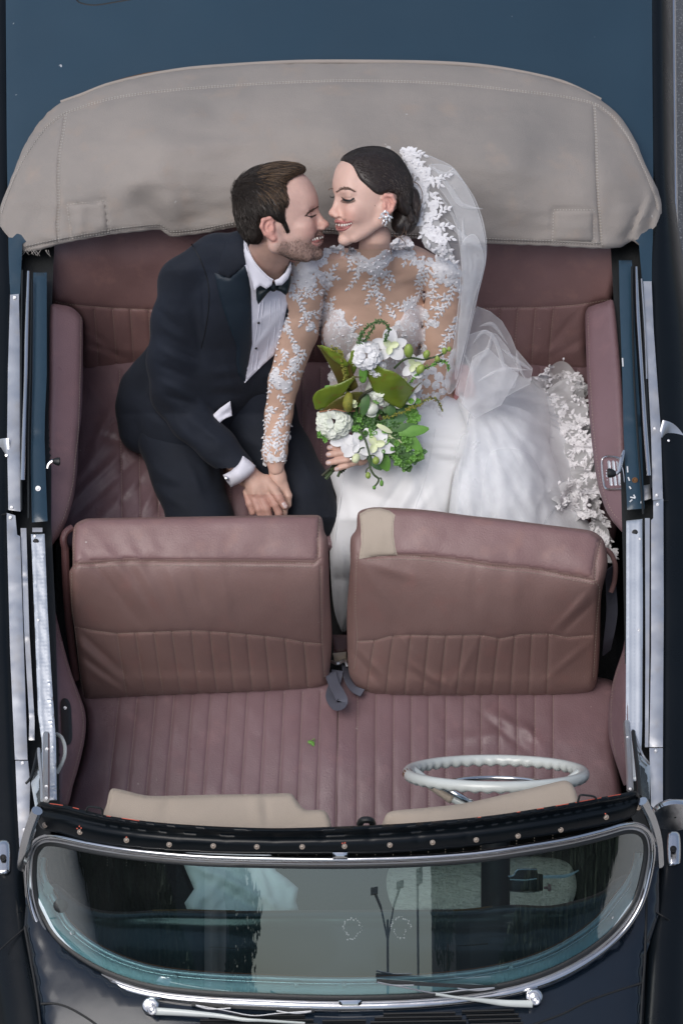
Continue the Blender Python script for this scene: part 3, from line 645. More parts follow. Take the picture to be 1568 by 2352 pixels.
# the top roll: mauve sheen of the sky put into the leather colour
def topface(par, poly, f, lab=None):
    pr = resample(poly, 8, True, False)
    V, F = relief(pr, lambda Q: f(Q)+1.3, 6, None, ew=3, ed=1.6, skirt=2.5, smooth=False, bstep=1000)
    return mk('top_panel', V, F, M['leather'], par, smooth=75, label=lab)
topface(b1, [(176, 1206), (205, 1194), (355, 1191), (728, 1187), (734, 1192), (727, 1288), (715, 1288), (560, 1286), (420, 1285), (284, 1284), (172, 1290), (170, 1240)], f1b)
mk('side_roll', *tube([(150, 1262, hc(150, 1262, .90)), (146, 1240, hc(146, 1240, .92)), (152, 1222, hc(152, 1222, .93)), (166, 1212, hc(166, 1212, .93))], 8, 10, 5), M['leather_dark'], b1)
mk('side_roll', *tube([(150, 1258, hc(150, 1262, .90)), (153, 1350, hc(153, 1350, .82)), (160, 1440, hc(160, 1440, .7)), (175, 1560, hc(175, 1560, .56))], 9, 10, 12), M['leather_dark'], b1)
# front right backrest
fz2 = zsurf([(822, 1176, .965), (1076, 1184, .975), (1229, 1202, .965), (1381, 1240, .94), (806, 1283, .93), (975, 1283, .94), (1127, 1303, .935), (1366, 1336, .905), (800, 1392, .80), (1379, 1400, .80), (1100, 1459, .755), (802, 1550, .58), (838, 1590, .54), (1127, 1600, .525), (1356, 1588, .53), (1373, 1489, .68)])
p2 = [(822, 1178), (845, 1167), (873, 1165), (975, 1171), (1076, 1184), (1160, 1193), (1229, 1202), (1300, 1211), (1356, 1219), (1380, 1234), (1390, 1256), (1394, 1300), (1380, 1367), (1376, 1489), (1370, 1560), (1356, 1588), (1280, 1600), (1127, 1602), (939, 1600), (870, 1597), (838, 1589), (812, 1566), (801, 1545), (797, 1470), (797, 1392), (804, 1300), (805, 1236), (818, 1215)]
s2a = [(843, 1279), (900, 1276), (975, 1279), (1060, 1288), (1127, 1299), (1229, 1309), (1300, 1322), (1366, 1334)]; s2b = [(p[0], p[1]+8) for p in s2a]
s2c = [(820, 1473), (863, 1471), (895, 1462), (944, 1459), (1020, 1461), (1102, 1459), (1147, 1467), (1180, 1461), (1203, 1457), (1264, 1457), (1300, 1464), (1358, 1459)]
tp = [175, 258, 338, 420, 497, 577, 655, 735, 808, 885, 962]; bt = [138, 225, 310, 393, 470, 545, 625, 705, 788, 870, 952]
pl2 = [[(771.7+a/1.969, yy(s2c, 771.7+a/1.969)+1), (771.7+(a+(b-a)*.5)/1.969, 1525), (771.7+b/1.969, 1600)] for a, b in zip(tp, bt)]
sd2 = [[(820, 1275), (817, 1330), (816, 1400), (820, 1473), (812, 1540)], [(1380, 1240), (1368, 1290), (1366, 1334), (1376, 1350), (1372, 1400), (1367, 1470), (1362, 1560)]]
def x2(Q):
    return (bump(Q, 900, 1310, 60, 14, .3, 7) + bump(Q, 860, 1340, 60, 14, 1., 6) + bump(Q, 1090, 1350, 14, 60, 0, -3) + bump(Q, 1180, 1360, 18, 70, .05, 4) + bump(Q, 1000, 1560, 60, 8, .55, 7) + bump(Q, 985, 1570, 60, 7, .6, -6) + bump(Q, 860, 1530, 50, 7, .8, 5) + bump(Q, 845, 1540, 60, 6, .9, -5)
            + bump(Q, 1320, 1400, 60, 7, -.75, 5) + bump(Q, 1330, 1415, 60, 6, -.75, -4) + bump(Q, 1300, 1520, 60, 8, -.7, 4) + bump(Q, 940, 1490, 50, 7, .9, 4) + bump(Q, 1060, 1540, 60, 8, -1.1, 4) - 10*sstep(Q[:, 1], 1572, 1606) + bump(Q, 1330, 1380, 40, 6, -.8, 4)
            + bump(Q, 804, 1400, 8, 160, 0, -12) + bump(Q, 1360, 1340, 14, 14, 0, 5) + bump(Q, 1100, 1565, 250, 14, 0, 5))
b2, f2b = seat('seat_backrest', p2, fz2, M['leather_brown'], [s2a, s2c] + sd2, pl2, (2.2, .6), extra=x2, skirt=170, st=[s2a, s2b, s2c] + sd2, ew=14, ed=12)
topface(b2, [(826, 1182), (873, 1169), (975, 1175), (1076, 1188), (1229, 1206), (1352, 1223), (1374, 1238), (1364, 1280), (1358, 1328), (1300, 1317), (1229, 1304), (1127, 1294), (1060, 1283), (975, 1274), (900, 1271), (843, 1274), (826, 1270)], f2b)
pt = [(825, 1180), (845, 1169), (873, 1167), (895, 1173), (907, 1183), (904, 1200), (904, 1230), (907, 1255), (912, 1274), (870, 1277), (824, 1284), (829, 1250), (828, 1215)]
pa = mk('canvas_patch', *relief(resample(pt, 8, True, False), lambda Q: f2b(Q)+3.5, 6, lambda Q, d: .6*wn(Q, sp_f), ew=3, ed=1.5, skirt=5, smooth=False, bstep=1000), M['visor'], b2, smooth=60)
mk('patch_stitching', *stitches([[(829, 1183), (848, 1173), (873, 1171), (893, 1177), (902, 1186), (899, 1215), (901, 1240), (907, 1270)], [(829, 1190), (833, 1220), (832, 1250), (828, 1280)]], lambda Q: f2b(Q)+3.8, 3.6, 2.4, 1.3), M['thread'], b2)
mk('side_roll', *tube([(1391, 1262, hc(1391, 1262, .90)), (1404, 1275, hc(1404, 1275, .88)), (1412, 1300, hc(1412, 1300, .85)), (1410, 1335, hc(1410, 1335, .80)), (1402, 1360, hc(1402, 1360, .78))], 6, 10, 5), M['leather'], b2)
# belt beside the right seat
def ribbon(pts, w_, th=1.2):
    """flat strap through picture points (u,v,c, twist) """
    P = resample([p[:3] for p in pts], 5); V = []; F = []
    T = np.gradient(P, axis=0); T /= np.linalg.norm(T, axis=1)[:, None]
    tw = np.interp(np.linspace(0, 1, len(P)), np.linspace(0, 1, len(pts)), [p[3] for p in pts])
    for i in range(len(P)):
        n1 = np.cross(T[i], [0, 0, 1.]); n1 /= np.linalg.norm(n1)+1e-9; n2 = np.cross(T[i], n1)
        a = n1*math.cos(tw[i]) + n2*math.sin(tw[i]); b = np.cross(T[i], a)
        for s, t in ((-1, -1), (1, -1), (1, 1), (-1, 1)): V.append(P[i] + a*s*w_/2 + b*t*th/2)
    n = len(P)
    for i in range(n-1):
        for k in range(4): F.append([i*4+k, i*4+(k+1) % 4, (i+1)*4+(k+1) % 4, (i+1)*4+k])
    F += [[0, 1, 2, 3][::-1], [(n-1)*4+k for k in range(4)]]
    return np.array(V), F
zp = lambda u, v, z, tw=0: (u, v, hc(u, v, z), tw)
mk('seat_belt', *ribbon([zp(1398, 1305, .82, .6), zp(1402, 1350, .72, .4), zp(1404, 1410, .66, .1), zp(1396, 1470, .6, .5), zp(1392, 1500, .55, .9)], 26), M['strap'], CAR)
# belt bundle between the seats
mk('seat_belt', *ribbon([zp(758, 1545, .56, .2), zp(766, 1570, .57, .4), zp(778, 1592, .59, .3), zp(786, 1612, .60, -.1), zp(772, 1620, .575, -.5), zp(760, 1600, .56, -.3), zp(768, 1572, .555, 0), zp(775, 1540, .55, .1)], 26, 2), M['strap'], CAR)
mk('seat_belt', *ribbon([zp(792, 1530, .53, .9), zp(798, 1560, .54, .8), zp(812, 1582, .55, .7), zp(832, 1592, .555, .4)], 20, 2), M['strap'], CAR)
mk('belt_bracket', *tube([(762, 1520, hc(762, 1520, .54)), (775, 1524, hc(775, 1524, .56)), (790, 1518, hc(790, 1518, .55)), (797, 1530, hc(797, 1530, .54))], 4, 8, 4), M['steel'], CAR)
strip('console_block', [(764, 1458), (800, 1458), (800, 1498), (766, 1500)], .46, M['leather_dark'], ed=6, ew=8, skirt=60, res=6)
strip('console_pad', [(764, 1500), (795, 1497), (797, 1518), (768, 1520)], .49, M['visor'], ed=6, ew=8, skirt=60, res=6)
# front cushion
fcz = zsurf([(190, 1560, .50), (784, 1560, .52), (1400, 1560, .50), (190, 1750, .50), (784, 1750, .53), (1400, 1750, .51), (150, 1930, .47), (784, 1960, .48), (1420, 1930, .47)])
fc_poly = [(180, 1560), (784, 1545), (1396, 1560), (1408, 1700), (1428, 1830), (1420, 1868), (1200, 1912), (784, 1938), (350, 1926), (150, 1885), (158, 1830), (192, 1720), (198, 1640)]
fc_pl = []
for i in range(13):
    a = 275+42*i; b = 249+43.6*i; fc_pl.append([(a, 1590), (a-(a-b)*.45, 1700), (b, 1830), (b-2, 1995)])
for i, u in enumerate([821, 863, 904, 945, 985, 1024, 1065, 1105, 1146, 1187, 1228, 1270]): fc_pl.append([(u, 1590), (u-1, 1830), (u-2, 1995)])
def fcx(Q): return bump(Q, 1170, 1660, 44, 12, .5, 9) + bump(Q, 1215, 1680, 30, 10, .9, 7) + bump(Q, 1120, 1690, 70, 12, -.1, 5) + bump(Q, 1160, 1685, 60, 8, .7, -6) + bump(Q, 280, 1720, 90, 60, 0, 5) + bump(Q, 1300, 1680, 70, 50, .3, 4)
fc, fcf = seat('front_cushion', fc_poly, fcz, M['leather_mauve_sky'], None, fc_pl, (3, .7), extra=fcx, skirt=160, res=6, pleatd=4.2, st=None)
mk('centre_seam', *band([(775, 1560), (774, 1750), (773, 1930)], 3, lambda Q: fcf(Q)-1.5, h=2, step=12), M['groove'], fc)
# ---- windscreen
RAKE = math.tan(math.radians(35.5)); YB = PW(784, 2312, 1.0)[1]
def ws(Q):
    """depth of the curved windscreen surface under picture points"""
    Q = np.atleast_2d(np.asarray(Q, float)); lo = np.full(len(Q), -250.); hi = np.full(len(Q), 900.)
    for _ in range(30):
        m = (lo + hi) / 2; p = W(np.column_stack([Q[:, :2], m])); ax = np.abs(p[:, 0] - .01)
        f = p[:, 1] - (YB + .30*ax**2 + 1.5*np.maximum(ax-.28, 0)**2.6) - (p[:, 2]-1.0)*RAKE      # > 0 behind the glass
        hi = np.where(f > 0, hi, m); lo = np.where(f > 0, m, lo)
    return (lo + hi) / 2
OUT = [(784, 1967), (600, 1965), (450, 1960), (300, 1946), (200, 1930), (140, 1917), (102, 1914), (78, 1926), (63, 1950), (57, 1985), (58, 2040), (70, 2100), (100, 2160), (155, 2212), (230, 2256), (330, 2290), (450, 2306), (600, 2314), (784, 2319), (960, 2314), (1100, 2300), (1210, 2277), (1300, 2243), (1384, 2192), (1440, 2140), (1480, 2075), (1500, 2000), (1506, 1950), (1499, 1915), (1478, 1892), (1440, 1885), (1384, 1901), (1300, 1921), (1200, 1938), (1084, 1954), (950, 1963)]
def inset(poly, d, step=14, n_s=3):
    P = resample(poly, step, True); T = np.roll(P, -1, 0) - np.roll(P, 1, 0); T /= np.linalg.norm(T, axis=1)[:, None]
    Nn = np.column_stack([-T[:, 1], T[:, 0]]); 
    area = np.sum(P[:, 0]*np.roll(P[:, 1], -1) - np.roll(P[:, 0], -1)*P[:, 1]); s = 1 if area > 0 else -1
    dd = d(P) if callable(d) else d
    Q = P + s*Nn*np.atleast_1d(dd)[:, None] if callable(d) else P + s*Nn*d
    for _ in range(n_s): Q = (np.roll(Q, 1, 0) + Q*2 + np.roll(Q, -1, 0))/4
    return Q
WS = thing  # (windscreen is a part of the car)
_o7 = inset(OUT, 7); _o7 = np.column_stack([_o7, 13+9*sstep(_o7[:, 1], 2150, 2260)])
fr = mk('windscreen_frame', *band(_o7, 15, ws, arc_prof(7), 9, True, step=0), M['chrome'], CAR, smooth=80)
mk('outer_bead', *band(inset(OUT, 17), 6, ws, arc_prof(5), 5, True, off=-2, step=0), M['steel'], fr)
def bot(P, a, b): return a + (b-a)*sstep(P[:, 1], 2050, 2150)
mk('rubber_gasket', *band(inset(OUT, lambda P: bot(P, 23, 27)), 12, ws, arc_prof(5), 4, True, off=-3, step=0), M['rubber'], fr)
glass = inset(OUT, lambda P: bot(P, 22, 24))
M['glass'] = glassy('glass', (.62, .85, .86), 6.0, 0.0, .018)
mk('windscreen_glass', *relief(glass, lambda Q: ws(Q)-5, 20, None, ew=0, skirt=0, smooth=False, bstep=1000), M['glass'], fr, smooth=180)
# painted inner frame, seen through the glass
M['paleblue'] = mat('paleblue', (.80, .88, .90), .35, c2=(.66, .78, .82), nscale=9, rvar=.1)
low = [p for p in resample(OUT, 14, True) if True]
def lower(P): # part of the loop that is visible as inner trim: sides and bottom
    return P
inl = inset(OUT, lambda P: 14 + 26*sstep(P[:, 1], 1990, 2120))
idx = [i for i in range(len(inl)) if inl[i, 1] > 1960]
# order the points from the upper left round the bottom to the upper right
k0 = min(range(len(inl)), key=lambda i: (inl[i, 0]-70)**2 + (inl[i, 1]-1965)**2); P_ = []
i = k0
while True:
    P_.append(inl[i]); i = (i+1) % len(inl)
    if inl[i, 0] > 1470 and inl[i, 1] < 1960 or len(P_) > len(inl): break
if P_[5][1] < P_[0][1]:
    P_ = []; i = k0
    while True:
        P_.append(inl[i]); i = (i-1) % len(inl)
        if inl[i, 0] > 1470 and inl[i, 1] < 1960 or len(P_) > len(inl): break
P_ = np.array(P_)
def offs(P, d):
    T = np.gradient(P, axis=0); T /= np.linalg.norm(T, axis=1)[:, None]; Nn = np.column_stack([T[:, 1], -T[:, 0]]); return P + Nn*d
mk('inner_frame', *band(offs(P_, 3), 26, ws, arc_prof(7), 6, off=-17, step=0), M['paleblue'], fr, smooth=80)
mk('inner_frame_bead', *band(offs(P_, 19), 6, ws, arc_prof(5), 5, off=-19, step=0), M['chrome'], fr, smooth=80)
mk('inner_frame_lip', *band(offs(P_, 28), 12, ws, arc_prof(5), 4, off=-24, step=0), M['alu'], fr, smooth=80)
M['redline'] = mat('redline', (.20, .07, .04), .6)
mk('sealing_strip', *band(offs(P_, 36), 3.0, ws, arc_prof(3), 2, off=-26, step=0), M['redline'], fr)
for u, v in [(166, 2142), (402, 2243), (680, 2262), (790, 2264), (1173, 2222), (1403, 2106)]:
    mk('frame_screw', *disc((u, v, ws([(u, v)])[0]-10), 5.5, 2.5, 12), M['steel'], fr)
strip('joint_cover', [(764, 1958), (798, 1958), (798, 1974), (764, 1974)], lambda Q: ws(Q)+11, M['chrome'], fr, ed=2, ew=3, skirt=8, res=6)
strip('joint_cover', [(778, 2298), (830, 2297), (830, 2323), (778, 2324)], lambda Q: ws(Q)+8, M['chrome'], fr, ed=2, ew=3, skirt=8, res=6)
strip('joint_cover', [(776, 2258), (802, 2258), (802, 2288), (776, 2288)], lambda Q: ws(Q)-16, M['paleblue'], fr, ed=2, ew=3, skirt=8, res=6)
# suction-cup marks and white oval sticker on the glass
M['mark'] = mat('mark', (.26, .30, .30), .8)
for (cx, cy) in ((808, 2132), (919, 2128)):
    parts = []
    for k in range(34):
        a = 2*math.pi*k/34; r = 21+RNG.uniform(-3, 3); rx = r*(1 if math.sin(a) < .3 else .82)
        q = [(cx+rx*math.cos(a)+RNG.uniform(-2, 2), cy+r*1.05*math.sin(a)+(4 if math.sin(a) > .8 else 0)), ]
        parts.append(disc((q[0][0], q[0][1], ws(q)[0]-4.2), RNG.uniform(.8, 2.2), .25, 6, ring=False))
    mk('suction_cup_mark', *merge(parts), M['mark'], fr, kind='stuff')
M['sticker'] = mat('sticker', (.66, .68, .68), .5, c2=(.58, .6, .6), nscale=30)
ov = [(1464+15*math.cos(a)*1+ (10*math.sin(-a)*.35), 2040+42*math.sin(a)) for a in np.linspace(0, 2*math.pi, 22)[:-1]]
ov = [(1464 + 15*math.cos(a)*math.cos(.2) - 52*math.sin(a)*math.sin(-.2), 2018 + 15*math.cos(a)*math.sin(-.2)*-1 + 52*math.sin(a)*math.cos(.2)) for a in np.linspace(0, 2*math.pi, 26)[:-1]]
ov = [(2*1464-u, v) for u, v in ov]
mk('oval_sticker', *relief(ov, lambda Q: ws(Q)-9, 6, ew=0, skirt=1, smooth=False), M['sticker'], fr)
# ---- header rail
hz = lambda Q: ws(Q) + 8 - .12*np.maximum(1960 - np.atleast_2d(Q)[:, 1], 0)
ht = [(92, 1842), (120, 1845), (155, 1850), (200, 1862), (240, 1872), (320, 1884), (400, 1892), (520, 1899), (640, 1902), (784, 1898), (930, 1891), (1064, 1880), (1150, 1870), (1234, 1857), (1310, 1844), (1374, 1832), (1420, 1824), (1459, 1817)]
hb = [(1470, 1832), (1478, 1846), (1462, 1868), (1430, 1886), (1384, 1897), (1300, 1912), (1184, 1930), (1084, 1944), (984, 1953), (880, 1960), (784, 1962), (640, 1963), (520, 1961), (400, 1956), (300, 1948), (200, 1934), (140, 1915), (100, 1905), (82, 1880), (84, 1855)]
hmid = [((a[0]), (np.interp(a[0], [p[0] for p in ht], [p[1] for p in ht]))) for a in ht]
def topy(u): return np.interp(u, [p[0] for p in ht], [p[1] for p in ht])
hbs = sorted([(p[0], p[1]) for p in hb]); 
def boty(u): return np.interp(u, [p[0] for p in hbs], [p[1] for p in hbs])
def hd(Q, d):
    t = (Q[:, 1]-topy(Q[:, 0]))/np.maximum(boty(Q[:, 0])-topy(Q[:, 0]), 8)
    dent = bump(Q, 235, 1880, 22, 7, .1, -3)+bump(Q, 1380, 1850, 18, 8, 0, -3)+sum(bump(Q, 300+110*i, 1925, 10, 10, 0, -1.2) for i in range(10))
    return 7*np.exp(-((t-.12)/.10)**2) - 9*np.exp(-((t-.32)/.10)**2) + 5*np.exp(-((t-.62)/.22)**2) - 3*sstep(t, .8, 1) + dent + .5*wn(Q, sp_w)
HD = mk('header_rail', *relief(ht + hb, hz, 5, hd, ew=5, ed=4, skirt=26, smooth=True, bstep=8), M['paint_black'], CAR, smooth=70)
hf = lambda Q: hz(np.atleast_2d(Q)) + hd(np.atleast_2d(Q), None)
for u, v in [(104, 1895), (184, 1911), (291, 1930), (389, 1940), (490, 1943), (590, 1945), (694, 1945), (791, 1944), (895, 1941), (993, 1935), (1093, 1929), (1189, 1920), (1287, 1906), (1391, 1877), (1464, 1855)]:
    mk('snap_button', *disc((u, v, hf([(u, v)])[0]+1.5), 6.8, 2.2, 14), M['stud'], HD)
M['redchip'] = mat('redchip', (.55, .10, .06), .7)
ch = []
for u, v, l in [(130, 1847, 30), (175, 1854, 14), (250, 1876, 10), (300, 1883, 40), (1350, 1838, 60), (1290, 1849, 30), (1240, 1858, 16), (1410, 1828, 30), (1190, 1865, 8), (1100, 1877, 8)]:
    ch.append(band([(u-l/2, topy(u-l/2)+1.2), (u, topy(u)+1.0), (u+l/2, topy(u+l/2)+1.2)], 1.6, hf, FLAT, .4, off=.7, step=5))
for u, v in [(178, 1903), (187, 1902), (183, 1898), (786, 1937), (792, 1936), (1389, 1869), (291, 1923)]: ch.append(disc((u, v, hf([(u, v)])[0]+.4), 2.0, .6, 6, ring=False))
mk('red_primer_chips', *merge(ch), M['redchip'], HD, kind='stuff')
for u0, u1, v0, vv in [(198, 236, 1864, 1853), (1326, 1368, 1846, 1826)]:
    pp = [(u0, topy(u0)+2, hf([(u0, topy(u0))])[0]+2), (u0+4, vv+2, hf([(u0, topy(u0))])[0]+10), (u0+9, vv, hf([(u0, topy(u0))])[0]+12), (u1-6, vv+3, hf([(u1, topy(u1))])[0]+12), (u1-1, vv+7, hf([(u1, topy(u1))])[0]+10), (u1, topy(u1)+2, hf([(u1, topy(u1))])[0]+2)]
    mk('latch_loop', *tube(pp, 2.6, 8, 4), M['rubber'], HD)
# corner posts joining header and frame
mk('corner_post', *tube([J(86, 1862, 1.26), J(72, 1900, 1.2), J(58, 1950, 1.12), J(52, 1990, 1.03)], 13, 10, 12), M['chrome'], CAR)
mk('corner_post', *tube([J(1474, 1840, 1.25), J(1494, 1880, 1.19), J(1508, 1930, 1.12), J(1512, 1985, 1.03)], 12, 10, 12), M['chrome'], CAR)
# quarter-light posts (narrow bright stays at both ends of the windscreen)
for pts, m, w_ in (([J(107, 1686, .99), J(107, 1812, 1.12), J(107, 1838, 1.2)], M['steel'], 8), ([J(89, 1720, .97), J(96, 1790, 1.05), J(97, 1838, 1.1)], M['alu'], 4), ([J(88, 1718, .97), J(72, 1785, 1.0), J(60, 1800, 1.0)], M['rubber'], 3),
                  ([J(1438, 1660, .99), J(1443, 1740, 1.08), J(1446, 1815, 1.2)], M['steel'], 8), ([J(1452, 1676, .97), J(1475, 1735, 1.0), J(1490, 1755, .98)], M['steel'], 3), ([J(1453, 1680, .97), J(1462, 1760, 1.05), J(1468, 1830, 1.12)], M['rubber'], 5)):
    mk('quarter_post', *tube(pts, w_, 6, 10), m, CAR)
for u, v, z in [(108, 1720, 1.03), (107, 1806, 1.12), (107, 1833, 1.2), (1440, 1694, 1.03), (1445, 1768, 1.12), (1446, 1812, 1.2)]:
    mk('post_screw', *disc((u, v, hc(u, v, z)+8), 4.2, 2, 10), M['steel'], CAR)
M['qglass'] = glassy('qglass', (.45, .5, .52), 3, .05, .3)
mk('quarter_glass', *relief([(72, 1800), (97, 1720), (99, 1838), (96, 1900), (84, 1870)], zsurf([(72, 1800, .97), (97, 1720, .98), (99, 1838, 1.1), (96, 1900, 1.15)]), 12, ew=0, skirt=2, smooth=False), M['qglass'], CAR)
mk('quarter_glass', *relief([(1458, 1700), (1492, 1760), (1490, 1850), (1480, 1840), (1464, 1815)], zsurf([(1458, 1700, .97), (1492, 1760, .97), (1490, 1850, 1.05), (1464, 1815, 1.1)]), 12, ew=0, skirt=2, smooth=False), M['qglass'], CAR)

# ---- sun visors
vz1 = zsurf([(260, 1811, 1.20), (670, 1823, 1.21), (745, 1862, 1.23), (245, 1875, 1.22), (500, 1828, 1.21), (500, 1900, 1.245), (760, 1905, 1.24)])
vw = waves(8, 61, 60, 200)
v1 = [(258, 1811), (285, 1815), (320, 1824), (350, 1828), (420, 1827), (500, 1825), (600, 1824), (655, 1822), (670, 1824), (678, 1834), (690, 1850), (703, 1860), (730, 1860), (745, 1862), (754, 1874), (760, 1900), (740, 1925), (500, 1925), (300, 1905), (240, 1885), (246, 1845), (251, 1822)]
vo = mk('sun_visor', *relief(v1, vz1, 7, lambda Q, d: pillow(Q, d, 12, 5)+2*wn(Q, vw)+bump(Q, 385, 1850, 14, 40, .3, -5)+bump(Q, 590, 1850, 16, 40, -.1, 5)+bump(Q, 610, 1860, 10, 40, -.1, -4), ew=5, ed=5, skirt=16), M['visor'], CAR, smooth=70)
mk('visor_stitching', *stitches([[(262, 1815), (253, 1835), (248, 1865), (246, 1880)], [(268, 1818), (350, 1832), (500, 1829), (660, 1827)]], lambda Q: vz1(Q)+4, 3.5, 2.5, 1.4, 1, 1.2), M['thread'], vo)
vz2 = zsurf([(886, 1875, 1.25), (1299, 1793, 1.20), (1326, 1845, 1.24), (1064, 1845, 1.22), (1064, 1890, 1.25), (880, 1900, 1.24)])
v2 = [(889, 1868), (905, 1862), (980, 1855), (1064, 1845), (1160, 1824), (1240, 1805), (1285, 1794), (1300, 1793), (1312, 1800), (1319, 1812), (1325, 1830), (1326, 1850), (1300, 1872), (1064, 1905), (900, 1920), (876, 1905), (882, 1880)]
mk('sun_visor', *relief(v2, vz2, 7, lambda Q, d: pillow(Q, d, 12, 5)+1.2*wn(Q, vw)+bump(Q, 990, 1865, 14, 40, .2, -2), ew=5, ed=5, skirt=16), M['visor'], CAR, smooth=70)
mk('mirror_mount', *tube([J(826, 1893, 1.29), J(832, 1884, 1.31), J(850, 1884, 1.31), J(856, 1893, 1.29)], 8, 10, 3), M['rubber'], CAR)

# ---- steering wheel: a real ring on an inclined column
E = math.radians(35.5); NW = np.array([0, math.cos(E), math.sin(E)]); UW = np.array([0, -math.sin(E), math.cos(E)]); XW = np.array([1., 0, 0])
WC = PW(1138, 1776, .985); dW = (WC - CAM) @ FWD; RW = 202*dW/6500; rt = .0118
V = []; F = []; nr, nc = 216, 12
for i in range(nr):
    a = 2*math.pi*i/nr; rad = math.cos(a)*XW*1.0 + math.sin(a)*UW
    for k in range(nc):
        b = 2*math.pi*k/nc; r = rt; rr = math.cos(b); nn = math.sin(b)
        grip = max(0, -nn*.75 - rr*.35) * .0030 * (math.cos(44*a))
        V.append(WC + rad*(RW + (r+grip)*rr) + NW*((r+grip)*nn*1.05))
for i in range(nr):
    for k in range(nc): F.append([i*nc+k, i*nc+(k+1) % nc, ((i+1) % nr)*nc+(k+1) % nc, ((i+1) % nr)*nc+k])
SW = mkw('steering_wheel', V, F, M['ivory'], CAR, smooth=180)
pt3 = lambda a, rad, n: WC + (math.cos(a)*XW + math.sin(a)*UW)*rad + NW*n
M['tape'] = mat('tape', (.16, .07, .035), .7, c2=(.12, .05, .03), nscale=60)
ta = 3.03
mkw('brown_tape', *tube([pt3(ta+x, RW, 0) for x in np.linspace(-.06, .08, 8)], .0122, 12), M['tape'], SW, smooth=180)
M['dirt'] = mat('dirt', (.02, .02, .02), .8)
for a0, a1, n in ((2.78, 2.95, .9), (3.25, 3.6, .6), (2.2, 2.22, -.8), (1.7, 1.72, -.8)):
    mkw('worn_mark', *tube([pt3(x, RW - .004*abs(math.sin(x)), rt*.55*n) for x in np.linspace(a0, a1, 8)], .0065, 8, rfun=lambda t: .0055+.0015*math.sin(t*9)), M['dirt'], SW, smooth=180)
HB = -.085
mkw('hub', *tube([WC+NW*(HB-.03), WC+NW*(HB), WC+NW*(HB+.012), WC+NW*(HB+.016)], [.045, .042, .034, .02], 20), M['ivory'], SW, smooth=40)
for sgn, a in ((-1, math.pi+.28), (1, -.12)):
    mkw('spoke', *tube([pt3(a, RW-.004, -.004), pt3(a, RW*.86, -.018), pt3(a, RW*.6, -.05), pt3(a, .03, HB)], .010, 10, .01, rfun=lambda t: .013-.004*math.sin(t*3)), M['ivory'], SW, smooth=180)
    mkw('spoke_wrap', *tube([pt3(a, RW*.84, -.020), pt3(a, RW*.7, -.036), pt3(a, RW*.5, -.060)], .0125, 10, .01), M['visor'], SW, smooth=180)
hr = [pt3(a, RW*.62*(1 if abs(math.sin(a)) > .2 else 1.02), -.028) for a in np.linspace(math.pi*1.03, 2*math.pi*.985, 22)]
mkw('horn_ring', *tube(hr, .0052, 8, .01), M['chrome'], SW, smooth=180)
mkw('horn_ring_arm', *tube([hr[0], pt3(math.pi, .05, HB+.02)], .007, 8, None), M['chrome'], SW, smooth=180)
mkw('horn_ring_arm', *tube([hr[-1], pt3(0, .05, HB+.02)], .007, 8, None), M['chrome'], SW, smooth=180)
mkw('steering_column', *tube([WC+NW*(HB-.02), WC+NW*(HB-.2), WC+NW*(HB-.62)], .031, 18), M['black'], CAR, smooth=60)
cl_ = WC+NW*(-.41)
mkw('column_collar', *tube([cl_, cl_-NW*.02], .042, 16), M['rubber'], CAR, smooth=40)

# ---- dashboard and what shows through the glass
M['dash'] = mat('dash', (.018, .032, .038), .3, coat=.5, c2=(.010, .018, .022), nscale=4, bump=.002, bscale=7)
dz = zsurf([(784, 2088, .955), (784, 2300, .965), (200, 2075, .93), (1370, 2060, .93), (90, 2100, .95), (1470, 2080, .95), (300, 2240, .955), (1300, 2220, .955)])
dpz = [(120, 2030), (150, 2045), (168, 2062), (196, 2080), (240, 2092), (300, 2094), (370, 2090), (520, 2092), (784, 2090), (1000, 2089), (1075, 2087), (1180, 2078), (1260, 2080), (1330, 2066), (1385, 2045), (1410, 2020), (1450, 2010), (1480, 2060), (1440, 2150), (1340, 2235), (1150, 2290), (784, 2310), (430, 2300), (230, 2250), (110, 2160), (72, 2080)]
def dd_(Q, d): return 10*np.exp(-((d-14)/10)**2)*(Q[:, 1] < 2150) - bump(Q, 450, 2140, 150, 26, .05, 8) - bump(Q, 1150, 2140, 160, 26, -.05, 8) + bump(Q, 290, 2096, 60, 8, .1, 5) + bump(Q, 1190, 2110, 22, 30, .2, 7) + 1.5*wn(Q, sp_w)
DS = mk('dashboard', *relief(dpz, dz, 12, dd_, ew=10, ed=8, skirt=160), M['dash'], CAR, smooth=80)
mk('dash_cracked_edge', *band([(350, 2091), (430, 2090), (520, 2092), (540, 2092)], 3, lambda Q: dz(Q)+4, h=2, step=10), M['rust'], DS)
mk('dash_cracked_edge', *band([(1040, 2091), (1085, 2088), (1130, 2082)], 4, lambda Q: dz(Q)+6, h=2, step=10), M['rust'], DS)
mk('demister_vent', *band([(480, 2180), (700, 2192)], 12, lambda Q: dz(Q)-4, FLAT, 2, step=20), M['black'], DS)
mk('demister_vent', *band([(900, 2190), (1120, 2172)], 12, lambda Q: dz(Q)-4, FLAT, 2, step=20), M['black'], DS)
